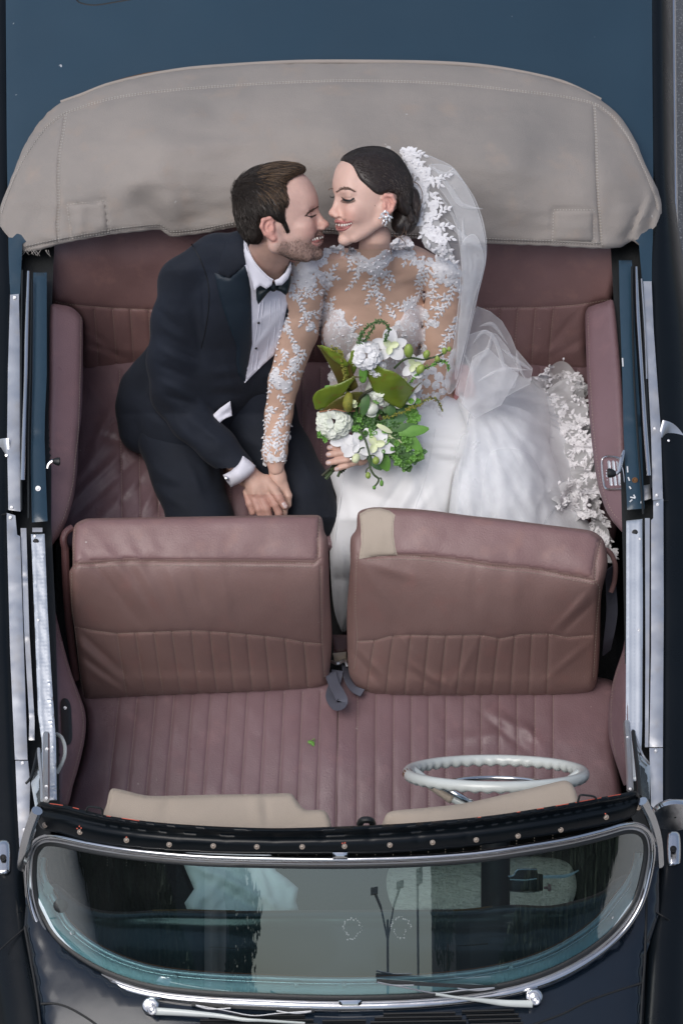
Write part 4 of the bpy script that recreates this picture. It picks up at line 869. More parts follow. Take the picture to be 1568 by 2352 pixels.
# little box mirror with its lever, behind the glass
bxz = lambda Q: ws(Q) - 42
BM = strip('interior_mirror', [(1168, 2012), (1180, 2010), (1186, 1996), (1232, 1994), (1234, 2006), (1246, 2008), (1246, 2046), (1170, 2048), (1165, 2030)], bxz, M['black'], ed=4, ew=5, skirt=30, res=5)
mk('mirror_edge', *band([(1168, 2046), (1206, 2049), (1238, 2047)], 3, lambda Q: bxz(Q)+3, h=2, step=5), M['chrome'], BM)
mk('mirror_edge', *band([(1166, 2013), (1178, 2011), (1188, 1998), (1232, 1997)], 4.5, lambda Q: bxz(Q)+3, h=2, step=4), M['chrome'], BM)
mk('mirror_edge', *band([(1170, 2020), (1206, 2021), (1232, 2018)], 3, lambda Q: bxz(Q)+3, h=2, step=5), M['paleblue'], BM)
strip('mirror_face', [(1174, 2024), (1228, 2022), (1230, 2042), (1176, 2044)], lambda Q: bxz(Q)+2, M['dash'], BM, ed=1, ew=3, skirt=3, res=6)
mk('mirror_lever', *band([(1246, 2014, 7), (1290, 2013, 8), (1306, 2010, 7), (1328, 1999, 3)], 7, lambda Q: ws(Q)-36, h=3, step=5), M['paleblue'], BM)
M['pink'] = mat('pink', (.50, .24, .24), .5)
kc = ws([(1260, 2040)])[0]-38
mk('pink_knob', *tube([(1248, 2039, kc), (1256, 2039, kc), (1257, 2039, kc), (1262, 2039, kc), (1265, 2039, kc)], [3, 3.5, 8, 8.5, 6], 12), M['pink'], BM)
mk('tax_disc_holder', *disc((140, 2080, ws([(140, 2080)])[0]-14), 17, 3, 20, ring=False), M['rubber'], CAR)
strip('paper_label', [(98, 2030), (110, 2024), (124, 2040), (120, 2052), (104, 2062), (100, 2050)], lambda Q: ws(Q)-12, M['sticker'], CAR, skirt=1, res=6)
# things lying in the footwell
M['fleece'] = mat('fleece', (.52, .52, .48), .95, c2=(.40, .40, .37), nscale=24, bump=.012, bscale=60, stretch=(1, 2.5, 1))
mt = mk('sheepskin_mat', *relief([(903, 1985), (1100, 1970), (1300, 1980), (1300, 2086), (1100, 2094), (1000, 2090), (907, 2092)], flatz(.245), 9, lambda Q, d: 5*wn(Q, waves(20, 71, 8, 40)), ew=10, ed=10, skirt=16), M['fleece'])
tag(mt, 'cream sheepskin mat on the driver footwell floor seen through the windscreen', 'mat')
M['cloth'] = mat('cloth', (.62, .66, .66), .8, c2=(.55, .60, .60), nscale=6)
cwv = waves(16, 72, 50, 200)
ct = mk('white_cloth', *relief([(412, 1960), (500, 1950), (620, 1955), (634, 2000), (660, 2018), (685, 2040), (680, 2070), (686, 2092), (640, 2110), (500, 2110), (432, 2096), (424, 2074), (446, 2042), (430, 2006)], flatz(.62), 8, lambda Q, d: 30*np.abs(wn(Q, cwv))+7*np.abs(wn(Q, waves(12, 73, 18, 50)))+bump(Q, 520, 2020, 120, 10, .45, 16)+bump(Q, 610, 2040, 60, 8, 1.2, 14)+bump(Q, 480, 2050, 60, 10, -.8, 12)+bump(Q, 560, 2070, 90, 9, .5, -12), ew=12, ed=18, skirt=40, smooth=False, bstep=8), M['cloth'], smooth=80)
tag(ct, 'crumpled white cloth in the passenger footwell seen through the windscreen', 'cloth')

# ---- cowl, wipers, vents
cz = zsurf([(60, 2200, .955), (784, 2330, .985), (1500, 2160, .955), (784, 2450, .985), (90, 2450, .93), (1480, 2450, .93), (300, 2300, .975), (1280, 2280, .975), (784, 2800, .93), (160, 2800, .86), (1440, 2800, .86)])
cp_ = [(56, 2128), (60, 2080), (54, 1990), (72, 2050), (150, 2180), (300, 2270), (500, 2300), (784, 2305), (1050, 2295), (1250, 2255), (1400, 2160), (1490, 2000), (1512, 1980), (1512, 2100), (1480, 2200), (1474, 2350), (1450, 2800), (140, 2800), (95, 2352), (78, 2240)]
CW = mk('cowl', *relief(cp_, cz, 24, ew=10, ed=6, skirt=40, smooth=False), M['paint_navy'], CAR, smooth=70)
for ln, w_ in (([(57, 2128), (70, 2200), (84, 2280), (94, 2360)], 6), ([(94, 2306), (130, 2306), (165, 2318), (210, 2345), (240, 2370)], 6), ([(1484, 2060), (1480, 2200), (1475, 2270), (1470, 2360)], 6), ([(1474, 2258), (1420, 2275), (1350, 2300), (1290, 2330), (1230, 2352), (1200, 2362)], 6), ([(57, 2132), (30, 2155), (0, 2182)], 4), ([(1500, 2092), (1530, 2110), (1568, 2140)], 4)):
    mk('panel_gap', *band(ln, w_, (lambda Q: cz(Q)) if ln[0][0] > 60 and ln[0][0] < 1490 or w_ == 6 else fz, h=2, off=-.5, step=10), M['black'], CW)
rows = [(2333, 480, 700), (2343, 460, 720), (2353, 450, 730), (2328, 880, 1045), (2337, 860, 1060), (2347, 850, 1070), (2357, 850, 1080), (2322, 1060, 1180), (2332, 1070, 1190), (2342, 1075, 1195), (2352, 1080, 1200), (2344, 740, 840), (2354, 735, 845)]
for v, a, b in rows:
    mk('vent_slot', *band([(a, v+1), (b, v - (2 if a > 800 else 0))], 6, lambda Q: cz(Q)+2, h=1.5, step=30), M['black'], CW)
    mk('vent_slat', *band([(a, v+6), (b, v+5 - (2 if a > 800 else 0))], 4, lambda Q: cz(Q)+3, h=3, step=30), M['paint_black'], CW)
def wiper(piv, arm, blade, bow, wd):
    cpv = cz([piv])[0]; q = mk('wiper', *disc((*piv, cpv+24), 20, 5, 24), M['chrome'], CAR, smooth=50)
    mk('pivot_post', *tube([(piv[0], piv[1], cpv-5), (piv[0], piv[1], cpv+25)], 15, 14), M['chrome'], q)
    mk('pivot_boss', *disc((piv[0]+4, piv[1]+(8 if wd > 0 else 10), cpv+34), 11, 6, 16), M['chrome'], q)
    mk('wiper_arm', *band([(x, y, w_) for x, y, w_ in arm], 8, lambda Q: np.maximum(ws(Q), cz(Q))+26, h=5, step=12), M['ivory'] if wd else M['ivory'], q)
    mk('wiper_blade', *band([(x, y, w_) for x, y, w_ in blade], 6, lambda Q: np.maximum(ws(Q), cz(Q))+10, FLAT, 3, step=12), M['rubber'], q)
    for b_ in bow: mk('blade_bow', *band(b_, 4, lambda Q: np.maximum(ws(Q), cz(Q))+19, h=3, step=8), M['steel'], q)
    return q
w1 = wiper((346, 2311), [(350, 2322, 18), (420, 2326, 15), (500, 2333, 11), (560, 2342, 9), (600, 2344, 7), (700, 2350, 6)], [(440, 2306, 10), (560, 2313, 10), (722, 2321, 9)], [[(450, 2309), (510, 2320), (580, 2333), (640, 2328), (715, 2323)], [(450, 2310), (480, 2318), (530, 2316)], [(635, 2322), (680, 2328), (715, 2324)]], 0)
w2 = wiper((1226, 2291), [(1222, 2306, 17), (1160, 2304, 15), (1100, 2297, 10), (1040, 2290, 7), (1000, 2283, 8)], [(864, 2253, 10), (1000, 2262, 9), (1141, 2268, 8)], [[(870, 2257), (930, 2268), (1000, 2281), (1060, 2275), (1135, 2269)], [(866, 2256), (900, 2263), (950, 2263)], [(1050, 2270), (1095, 2275), (1135, 2270)]], 1)
# ---- wing mirror and outer handles
wm = mk('wing_mirror', *tube([PW(1500, 1890, .99), PW(1520, 1893, 1.0), PW(1545, 1888, 1.02)], .012, 10), M['chrome'], CAR)
mc = PW(1548, 1868, 1.06); V = []; F = []
for i, (r, h) in enumerate([(0.002, -.012), (.03, -.011), (.045, -.004), (.048, .004), (.045, .012), (.002, .012)]):
    for k in range(24):
        a = 2*math.pi*k/24; V.append(mc + np.array([math.cos(a)*r*1.05, -h + math.sin(a)*r*.25, math.sin(a)*r*.9 + h*.4]))
for i in range(5):
    for k in range(24): F.append([i*24+k, i*24+(k+1) % 24, (i+1)*24+(k+1) % 24, (i+1)*24+k])
mkw('mirror_head', V, F, M['chrome'], wm, smooth=60)
for uu, vv, s in ((1545, 1950, 1), (8, 1970, -1)):
    hh = strip('door_handle', [(uu-12, vv-36), (uu+14, vv-36), (uu+16, vv+30), (uu+4, vv+38), (uu-12, vv+36)], .955, M['chrome'], ed=6, ew=8, skirt=30, res=5, smooth=True)
    mk('handle_recess', *disc((uu, vv, hc(uu, vv, .955)+9), 8, 2, 12), M['black'], hh)
# ================================================================== organic shapes: smooth distance fields + surface nets
class Field:
    def __init__(s, lo, hi, h):
        s.lo = np.array(lo, float); s.h = float(h); s.n = np.ceil((np.array(hi) - s.lo) / h).astype(int) + 1
        s.ax = [s.lo[i] + np.arange(s.n[i]) * h for i in range(3)]; s.D = np.full(s.n, 60., np.float32)
    def _sl(s, lo, hi):
        a = np.maximum(0, np.floor((np.array(lo) - s.lo) / s.h).astype(int)); b = np.minimum(s.n, np.ceil((np.array(hi) - s.lo) / s.h).astype(int) + 1)
        if (b <= a).any(): return None
        sl = tuple(slice(x, y) for x, y in zip(a, b))
        return sl, np.meshgrid(*[s.ax[i][sl[i]] for i in range(3)], indexing='ij', sparse=True)
    def _put(s, sl, d, k, sub):
        D = s.D[sl]
        if sub: d = -d; a, b = -D, -d; 
        else: a, b = D, d
        if sub:
            # max(D, -prim) smooth
            hh = np.maximum(k - np.abs(D - d), 0) / max(k, 1e-6); s.D[sl] = np.maximum(D, d) + hh * hh * k * .25
        else:
            hh = np.maximum(k - np.abs(D - d), 0) / max(k, 1e-6); s.D[sl] = np.minimum(D, d) - hh * hh * k * .25
    def ell(s, c, r, k=6, R=None, sub=False):
        c = np.array(c, float); r = np.array(r, float); m = r.max() + k + 3 * s.h if R is not None else r + k + 3 * s.h
        q = s._sl(c - m, c + m)
        if q is None: return s
        sl, (X, Y, Z) = q; X = X - c[0]; Y = Y - c[1]; Z = Z - c[2]
        if R is not None:
            R = np.array(R, float)   # rows: local axes
            X, Y, Z = (R[i, 0]*X + R[i, 1]*Y + R[i, 2]*Z for i in range(3))
        k0 = np.sqrt((X/r[0])**2 + (Y/r[1])**2 + (Z/r[2])**2); k1 = np.sqrt((X/r[0]**2)**2 + (Y/r[1]**2)**2 + (Z/r[2]**2)**2) + 1e-9
        s._put(sl, k0 * (k0 - 1) / k1, k, sub); return s
    def rc(s, a, b, ra, rb, k=6, sub=False, flat=None):
        a = np.array(a, float); b = np.array(b, float); m = max(ra, rb) + k + 3 * s.h
        q = s._sl(np.minimum(a, b) - m, np.maximum(a, b) + m)
        if q is None: return s
        sl, (X, Y, Z) = q; ba = b - a; l2 = ba @ ba + 1e-9
        X = X - a[0]; Y = Y - a[1]; Z = Z - a[2]
        t = np.clip((X*ba[0] + Y*ba[1] + Z*ba[2]) / l2, 0, 1)
        dx, dy, dz = X - t*ba[0], Y - t*ba[1], Z - t*ba[2]
        if flat: dz = dz * flat
        s._put(sl, np.sqrt(dx*dx + dy*dy + dz*dz) - (ra + (rb - ra) * t), k, sub); return s
    def chain(s, pts, k=6, sub=False, flat=None):
        for p, q in zip(pts[:-1], pts[1:]): s.rc(p[:3], q[:3], p[3], q[3], k, sub, flat)
        return s
    def mesh(s, lev=0.):
        D = s.D - lev; n = s.n; S = D < 0
        off = [(i, j, k) for i in (0, 1) for j in (0, 1) for k in (0, 1)]
        cs = sum(S[i:n[0]-1+i, j:n[1]-1+j, k:n[2]-1+k].astype(np.int8) for i, j, k in off)
        act = (cs > 0) & (cs < 8); ii = np.argwhere(act)
        idx = -np.ones(act.shape, np.int64); idx[act] = np.arange(len(ii))
        acc = np.zeros((len(ii), 3)); cnt = np.zeros(len(ii))
        for a in range(3):
            o1, o2 = [x for x in range(3) if x != a]
            for p in (0, 1):
                for r in (0, 1):
                    c0 = ii.copy(); c0[:, o1] += p; c0[:, o2] += r; c1 = c0.copy(); c1[:, a] += 1
                    v0 = D[tuple(c0.T)]; v1 = D[tuple(c1.T)]; m = (v0 < 0) != (v1 < 0)
                    t = np.where(m, v0 / np.where(m, v0 - v1, 1), 0); q = (c0 - ii).astype(float); q[:, a] += t
                    acc[m] += q[m]; cnt[m] += 1
        V = s.lo + (ii + acc / cnt[:, None]) * s.h; F = []
        for a in range(3):
            o1, o2 = [(1, 2), (2, 0), (0, 1)][a]
            sl0 = [slice(None)]*3; sl1 = [slice(None)]*3; sl0[a] = slice(0, n[a]-1); sl1[a] = slice(1, n[a])
            A, B = S[tuple(sl0)], S[tuple(sl1)]; e = np.argwhere(A != B)
            e = e[(e[:, o1] > 0) & (e[:, o2] > 0) & (e[:, o1] < n[o1]-1) & (e[:, o2] < n[o2]-1)]
            if not len(e): continue
            q = []
            for d1, d2 in ((-1, -1), (0, -1), (0, 0), (-1, 0)):
                c = e.copy(); c[:, o1] += d1; c[:, o2] += d2; q.append(idx[tuple(c.T)])
            q = np.stack(q, 1); fl = A[tuple(e.T)]; q[~fl] = q[~fl][:, ::-1]; F.append(q)
        F = np.concatenate(F); F = F[(F >= 0).all(1)]
        return V, F
def smooth_mesh(V, F, it=2, lam=.5):
    F = np.asarray(F); E = np.concatenate([F[:, [0, 1]], F[:, [1, 2]], F[:, [2, 3]], F[:, [3, 0]]]); n = len(V)
    for i in range(it):
        A = np.zeros((n, 3)); c = np.zeros(n)
        np.add.at(A, E[:, 0], V[E[:, 1]]); np.add.at(A, E[:, 1], V[E[:, 0]]); np.add.at(c, E[:, 0], 1); np.add.at(c, E[:, 1], 1)
        V = V + lam * np.where(c[:, None] > 0, A / np.maximum(c, 1)[:, None] - V, 0)
    return V
def bvh(V, F): return BVHTree.FromPolygons([tuple(v) for v in V], [tuple(map(int, f)) for f in F])
def hit(tree, u, v, fallback=None):
    """surface depth in picture space under (u, v)"""
    h = tree.ray_cast(Vector((u, v, 2000.)), Vector((0, 0, -1.)))
    if h[0] is not None: return h[0].z
    if fallback is None: fallback = float(np.interp(v, [560, 600, 620, 700, 800, 950, 1050, 1190, 1330], [0, -110, -155, -235, -320, -430, -420, -390, -500]))
    h = tree.find_nearest(Vector((u, v, fallback)))
    return h[0].z if h[0] is not None else fallback
def hits(tree, Q, fb=None): return np.array([hit(tree, q[0], q[1], fb) for q in np.atleast_2d(Q)])
def drape(tree, poly, off=2., res=7, skirt=4, ew=4, ed=2, disp=None, smooth=True, fb=None, relax=0, bstep=None):
    """cloth cut to an outline, lying on a body"""
    pl = resample(poly, bstep or res, True, smooth); V, F = fillpoly(pl, res); d = segdist(V, pl, True)
    c = hits(tree, V, fb)
    if relax:   # cloth bridges hollows
        nb = [[] for _ in V]
        for f in F:
            for i in range(3): nb[f[i]].append(f[(i+1) % 3]); nb[f[(i+1) % 3]].append(f[i])
        c0 = c.copy()
        for _ in range(relax):
            m = np.array([c[x].mean() if x else c[i] for i, x in enumerate(nb)]); c = np.maximum(c0 if _ < relax-1 else c0-1, .3*c+.7*m) if False else .3*c+.7*m
        c = np.maximum(c, c0 - 3)
    c = c + off - (ed * (1 - np.clip(d / ew, 0, 1)) ** 2 if ew else 0)
    if disp is not None: c = c + disp(V, d)
    V3 = np.column_stack([V, c]); F = orient(V3, F)
    if skirt: V3, F = skirt_(V3, F, skirt)
    return V3, F

M['skin_m'] = mat('skin_m', (.5, .3, .25), .46, tint=True, namt=.16, nscale=38, sss=.10, bump=.0005, bscale=260, spec=.35, rvar=.08, bump2=.0006, b2scale=70)
M['skin_f'] = mat('skin_f', (.5, .3, .25), .42, tint=True, namt=.10, nscale=34, sss=.10, bump=.0003, bscale=280, spec=.35, rvar=.08, bump2=.0004, b2scale=70)
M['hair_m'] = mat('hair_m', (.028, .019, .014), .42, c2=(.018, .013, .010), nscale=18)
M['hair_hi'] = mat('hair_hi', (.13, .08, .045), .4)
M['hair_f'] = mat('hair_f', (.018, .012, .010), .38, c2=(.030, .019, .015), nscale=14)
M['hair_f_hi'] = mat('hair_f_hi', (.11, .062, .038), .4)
M['suit'] = mat('suit', (.0075, .0125, .025), .85, bump=.0004, bscale=900, sheen=.04, bump2=.0012, b2scale=45, c2=(.004, .007, .014), nscale=7)
M['satin'] = mat('satin', (.008, .018, .030), .6, bump=.0002, bscale=500)
M['bow'] = mat('bow', (.004, .012, .016), .5)
M['shirt'] = mat('shirt', (.76, .76, .84), .7, bump=.0003, bscale=600)
M['teeth'] = mat('teeth', (.68, .65, .59), .3)
M['lip'] = mat('lip', (.46, .17, .16), .4)
M['lipd'] = mat('lipd', (.30, .11, .10), .5)
M['lash'] = mat('lash', (.012, .010, .010), .6)
M['brow'] = mat('brow', (.11, .07, .05), .7); M['slit'] = mat('slit', (.05, .028, .022), .6)
M['brow_f'] = mat('brow_f', (.17, .105, .08), .8)
M['nail'] = mat('nail', (.66, .52, .50), .2, coat=.6)
M['tan'] = mat('tan', (.60, .40, .30), .7, c2=(.54, .35, .26), nscale=16, bump=.0004, bscale=500)

def head(fem=False):
    """one head in its own millimetres: x forward, y up, z sideways; origin between the ears"""
    f = Field((-115, -165, -92), (132, 150, 92), 2.6)
    s = .95 if fem else 1.
    f.ell((8, 52, 0), (92*s, 78, 74*s), 4)
    f.ell((26, 16, 0), (66, 70, 64*s), 12)
    jw = 50 if not fem else 43
    f.ell((44, -30 if not fem else -26, 0), (48, 56 if not fem else 52, jw+4), 16)
    for z in (-1, 1):
        f.rc((2, -38 if not fem else -30, z*(jw+1)), (60, -76 if not fem else -72, z*(24 if not fem else 20)), 18 if not fem else 13, 15 if not fem else 12, 16)
        f.rc((-2, 0, z*58), (4, -38 if not fem else -28, z*(jw+2)), 16 if not fem else 14, 15 if not fem else 12, 14)
        f.ell((66, -2, z*38), (22, 20, 22 if not fem else 20), 14)
        f.rc((84, 44 if not fem else 42, z*10), (72, 43, z*42), 9 if not fem else 6, 8, 10)
        f.ell((63, -18, z*35), (22, 17, 16), 12)        # smiling cheek
    f.ell((74 if not fem else 72, -72, 0), (16, 17, 20 if not fem else 15), 12)
    f.ell((73, -38, 0), (23, 30, 30), 16)
    f.ell((72, 62, 0), (24, 36, 44), 18); f.ell((58, 88, 0), (30, 34, 46), 14)                # forehead
    # eye sockets
    for z in (-1, 1):
        f.ell((98, 26, z*32), (16, 10, 15), 11, sub=True)
        f.ell((71, 24, z*31), (13.5, 12, 14.5), 2)        # closed-lid eyeball
        f.rc((85, 16, z*22), (79, 15, z*42), 3.0, 3.0, 4)   # lower lid fold
        f.rc((86, 33, z*20), (79, 33.5, z*44), 2.5, 3.0, 4)
    # nose
    nl = 0 if not fem else -2
    f.rc((87, 39, 0), (103+nl, -3, 0), 6.5, 8.5, 8)
    f.ell((105+nl, -9, 0), (12.5, 10, 12), 7)
    for z in (-1, 1): f.ell((101+nl, -15, z*11), (9, 7.5, 7), 5)
    f.ell((96, -19, 0), (8, 5, 8), 5)
    for z in (-1, 1): f.ell((107+nl, -21.5, z*5.5), (4, 3, 2.6), 2, sub=True)
    # mouth: open smile
    for z in (-1, 1):
        f.chain([(95, -33, 0, 5.0), (88, -30, z*18, 4.6), (77, -23, z*31, 3.4)], 5)
        f.chain([(91, -51, 0, 5.6), (86, -44, z*18, 5.0), (77, -29, z*31, 3.4)], 5)
        f.rc((97, -26, z*16), (80, -44, z*40), 2.5, 3, 8, sub=True)    # smile crease
        f.rc((93, -22, z*13), (81, -46, z*41), 2.0, 2.5, 6, sub=True)
    f.chain([(86, -27, -31, 3.0), (93, -35, -20, 4.6), (99, -40.5, 0, 5.6), (93, -35, 20, 4.6), (86, -27, 31, 3.0)], 1.5, sub=True)
    f.ell((93, -60, 0), (8, 5, 16), 7, sub=True)
    f.ell((80, -79, 0), (13, 12, 15), 10)
    # ears
    for z in (-1, 1):
        zz = z*74*s if not fem else z*70
        f.chain([(-2, -18, zz-z*4, 6), (-14, -4, zz+z*3, 5), (-20, 16, zz+z*8, 5), (-14, 32, zz+z*8, 5), (0, 34, zz+z*4, 4.5), (6, 24, zz-z*1, 4)], 3)
        f.ell((-8, 10, zz), (15, 24, 6), 4)
        f.ell((-7, 12, zz+z*8), (9, 15, 6), 3, sub=True)
        f.chain([(-3, 22, zz+z*3, 3), (-10, 14, zz+z*3.5, 3), (-8, 0, zz+z*3, 3)], 2)
        f.ell((2, 5, zz+z*3), (4, 6, 5), 3)
        f.ell((0, -18, zz-z*1), (7, 7, 5), 4)
    return f
def teeth():
    f = Field((60, -60, -34), (112, -20, 34), 1.3)
    for i, z in enumerate([-21, -15.5, -9.5, -3.6, 3.6, 9.5, 15.5, 21]):
        x = 94 - z*z*.017; f.ell((x, -36.5+abs(z)*.16, z), (3.0, 5.4 if abs(z) < 6 else 4.6, 3.7 if abs(z) < 6 else 3.1), .6)
    f.chain([(79, -34, -24, 3), (88, -36, 0, 4), (79, -34, 24, 3)], 1)
    return f
def squash(L):
    L = np.array(L, float); y = L[:, 1]; L[:, 1] = np.where(y < 45, 45 + (y-45)*.885, y); return L
class Pose:
    def __init__(s, o, fwd, up, scale):
        f = np.array(fwd, float); f /= np.linalg.norm(f); u = np.array(up, float); u -= f*(u@f); u /= np.linalg.norm(u); l = np.cross(f, u)
        if l[2] < 0: l = -l
        s.M = np.stack([f, u, l], 1)*scale; s.o = np.array(o, float); s.inv = np.linalg.inv(s.M)
    def __call__(s, P): return np.atleast_2d(P) @ s.M.T + s.o
    def back(s, P): return (np.atleast_2d(P) - s.o) @ s.inv.T
    def uv2xy(s, u, v, z):
        """head-local x,y of a picture point taken to lie at lateral z"""
        A = s.M[:2, :2]; b = np.array([u, v]) - s.o[:2] - s.M[:2, 2]*z; return np.linalg.solve(A, b)
def face_tint(L, base, kind):
    x, y, z = L[:, 0], L[:, 1], np.abs(L[:, 2]); C = np.tile(np.array(base), (len(L), 1))
    def blend(m, c): 
        m = np.clip(m, 0, 1)[:, None]; C[:] = C*(1-m) + np.array(c)*m
    g = lambda a, b, c, r: np.exp(-(((x-a)/r)**2+((y-b)/r)**2+((z-c)/r)**2))
    blend(.55*g(78, -14, 40, 20), (base[0]*1.02, base[1]*.72, base[2]*.70))       # cheeks
    blend(.5*g(112, -10, 0, 16), (base[0]*1.0, base[1]*.74, base[2]*.72))
    ear = sstep(z, 66, 74)*((x < 10) & (x > -32))*(y > -30)*(y < 45); blend(.55*ear, (base[0]*.98, base[1]*.60, base[2]*.58))
    lipu = np.exp(-(((y+33-z*.17)/3.8)**2))*sstep(x, 80, 86)*(z < 27); lipl = np.exp(-(((y+49-z*.66)/4.6)**2))*sstep(x, 78, 84)*(z < 27)
    lc = (.44, .17, .155) if kind == 'f' else (.47, .23, .20)
    blend((.85 if kind == 'f' else .6)*np.maximum(lipu, lipl), lc)
    inner = np.exp(-(((y+40.5-z*.3)/3.6)**2))*(x > 74)*(x < 90)*(z < 25); blend(.9*inner, (.10, .03, .03))
    if kind == 'm':
        jaw = sstep(-y, 18, 40)*sstep(x, -14, 14)*(1-sstep(-y, 98, 128))
        mus = np.exp(-(((y+26)/8)**2))*sstep(x, 82, 92)*(z < 30)
        chin = np.clip(jaw*(1-.75*g(72, -22, 44, 16)) + mus, 0, 1)
        nz = .5+.5*wn(L, waves(20, 77, 3, 8, (1, 1, 1)))
        blend(chin*(.30+.42*nz), (.105, .075, .055))
        blend(.35*sstep(x, 0, 20)*(x < 60)*sstep(-y, 60, 90), (.10, .07, .05))
    else:
        blend(.45*g(84, 24, 32, 11), (.36, .19, .15))     # eye shadow
    blend(.35*g(86, 12, 32, 8), (base[0]*.8, base[1]*.62, base[2]*.60))
    return C
def lash_parts(pose, z, fem):
    a = [(83.5, 20.5, 19), (86.0, 18.6, 26), (85.8, 18.0, 33), (82.4, 19.0, 40), (78, 22, 46)]
    a = squash([(x, y, z*w) for x, y, w in a])
    return tube(pose(a), [1., 1.6, 2.0, 2.0, 1.2] if fem else [1, 1.3, 1.5, 1.4, 1], 6)
def strands(n, seeds, dirf, tree, length, seg, rad, lift, rng, droop=0.):
    """hair strands that follow a direction field over a surface; all in picture space"""
    parts = []; sg_ = None
    for i in range(n):
        p = np.array(seeds[rng.integers(len(seeds))]) + rng.normal(size=3)*1.5; L = rng.uniform(*length); pts = []
        off = rng.uniform(.3, 1.0)
        for k in range(seg+1):
            h = tree.find_nearest(Vector(p)); q, nn = np.array(h[0]), -np.array(h[1]); t = k/seg
            pts.append(q + nn*(lift[0]+(lift[1]-lift[0])*t)*off)
            d = dirf(q, i, rng); d = d - nn*(d@nn); d /= np.linalg.norm(d)+1e-9; p = pts[-1] + d*L/seg + rng.normal(size=3)*.12
        parts.append(tube(np.array(pts), None, 3, rfun=lambda t: rad*(1-.75*t)))
    return parts

GV = [500, 560, 620, 700, 800, 950, 1050, 1190, 1330]; GC = [0, 0, -45, -130, -220, -330, -320, -290, -400]
def gshift(v): return np.interp(v, GV, GC)
def sh(P): P = np.array(P, float); P[:, 2] += gshift(P[:, 1]); return P
def gs(cf): return lambda Q: cf(np.atleast_2d(Q)) + gshift(np.atleast_2d(Q)[:, 1])
def teeth_row(tree, cs, w_, h_, m, par, lift=1.0):
    parts = []
    for (u, v, a, sc) in cs:
        V = []; F = []; n = 10; c0 = hit(tree, u, v)
        for r_, hh in ((1, 0), (.75, 1.4)):
            for k in range(n):
                t = 2*math.pi*k/n; x = abs(math.cos(t))**.6*np.sign(math.cos(t))*w_*sc*r_; y = abs(math.sin(t))**.6*np.sign(math.sin(t))*h_*sc*r_
                V.append((u+x*math.cos(a)-y*math.sin(a), v+x*math.sin(a)+y*math.cos(a), c0+lift+hh))
        V.append((u, v, c0+lift+1.7))
        for k in range(n): F += [[k, (k+1) % n, n+(k+1) % n, n+k], [n+k, n+(k+1) % n, 2*n]]
        parts.append((np.array(V), F))
    return mk('teeth', *merge(parts), m, par, smooth=60)
# ================================================================== the groom
GR = thing('person', 'man in navy tuxedo, white shirt and black bow tie leaning in to the woman', 'person', PW(420, 960, .52))
gp = Pose((633, 531, -2), (math.cos(math.radians(9)), -math.sin(math.radians(9)), .10), (-.16, -1, .06), 1.06)
hfM = head(False); Vh, Fh = hfM.mesh(); Vh = smooth_mesh(Vh, Fh, 1, .35)
tint = face_tint(Vh, (.66, .43, .36), 'm'); Lh = squash(Vh); Hm = gp(Lh)
# neck, arms, hands and the body beneath the clothes as one figure
gb = Field((255, 530, -330), (800, 1290, 150), 5)
SHN = J(420, 650, 1.04); SHF = J(655, 660, 1.02); 
def Jc(u, v, z, dc=0, r=0): q = J(u, v, z); return (q[0], q[1], q[2]+dc, r)
cN = -75
gb.chain([(618, 570, -12, 46), (605, 620, -50, 46), (570, 690, cN-20, 60)], 10); gb.rc((640, 590, -14), (630, 632, -44), 24, 30, 14)
gb.chain([(430, 650, cN-20, 50), (420, 760, cN-20, 42), (405, 905, cN+10, 40), (480, 1000, cN+40, 34), (560, 1075, cN+60, 25)], 12)
gb.chain([(560, 720, cN-60, 95), (500, 850, cN-90, 100), (430, 960, cN-120, 100)], 30)
gb.chain([(400, 990, -190, 70), (470, 1180, -190, 60), (500, 1270, -190, 50)], 20); gb.chain([(500, 980, -190, 70), (640, 1110, -175, 60), (725, 1200, -170, 48), (730, 1275, -240, 40)], 20)
V1, F1 = gb.mesh(); V1 = sh(smooth_mesh(V1, F1, 1))
# visible hand, finer
gh = Field((535, 1050, -110), (690, 1225, 60), 2.2)
hb_ = -20
gh.chain([(552, 1072, hb_, 23), (572, 1092, hb_, 22), (590, 1112, hb_, 25)], 8, flat=1.25)
gh.ell((596, 1120, hb_), (31, 32, 17), 10)
gh.chain([(612, 1102, hb_+8, 13), (630, 1124, hb_+14, 11), (641, 1143, hb_+16, 9.5), (654, 1163, hb_+13, 8.2)], 5)     # thumb over her hand
gh.chain([(615, 1128, hb_+2, 11.5), (632, 1158, hb_+3, 9.8), (640, 1178, hb_-3, 8.8), (640, 1192, hb_-12, 8)], 3)
gh.chain([(598, 1138, hb_+1, 11.5), (612, 1168, hb_+3, 9.8), (618, 1190, hb_-5, 8.8), (618, 1204, hb_-14, 8)], 3)
gh.chain([(582, 1138, hb_-2, 11.5), (594, 1168, hb_+1, 9.6), (600, 1188, hb_-7, 8.6), (602, 1200, hb_-14, 8)], 3)
gh.chain([(568, 1130, hb_-8, 10.5), (573, 1156, hb_-8, 8.8), (580, 1176, hb_-14, 8)], 3)
for a, b in (((600, 1110), (612, 1124)), ((590, 1112), (598, 1136)), ((580, 1112), (582, 1134))): gh.rc((*a, hb_+14), (*b, hb_+12), 2.2, 3, 6)
V2, F2 = gh.mesh(); V2 = sh(smooth_mesh(V2, F2, 1, .4))
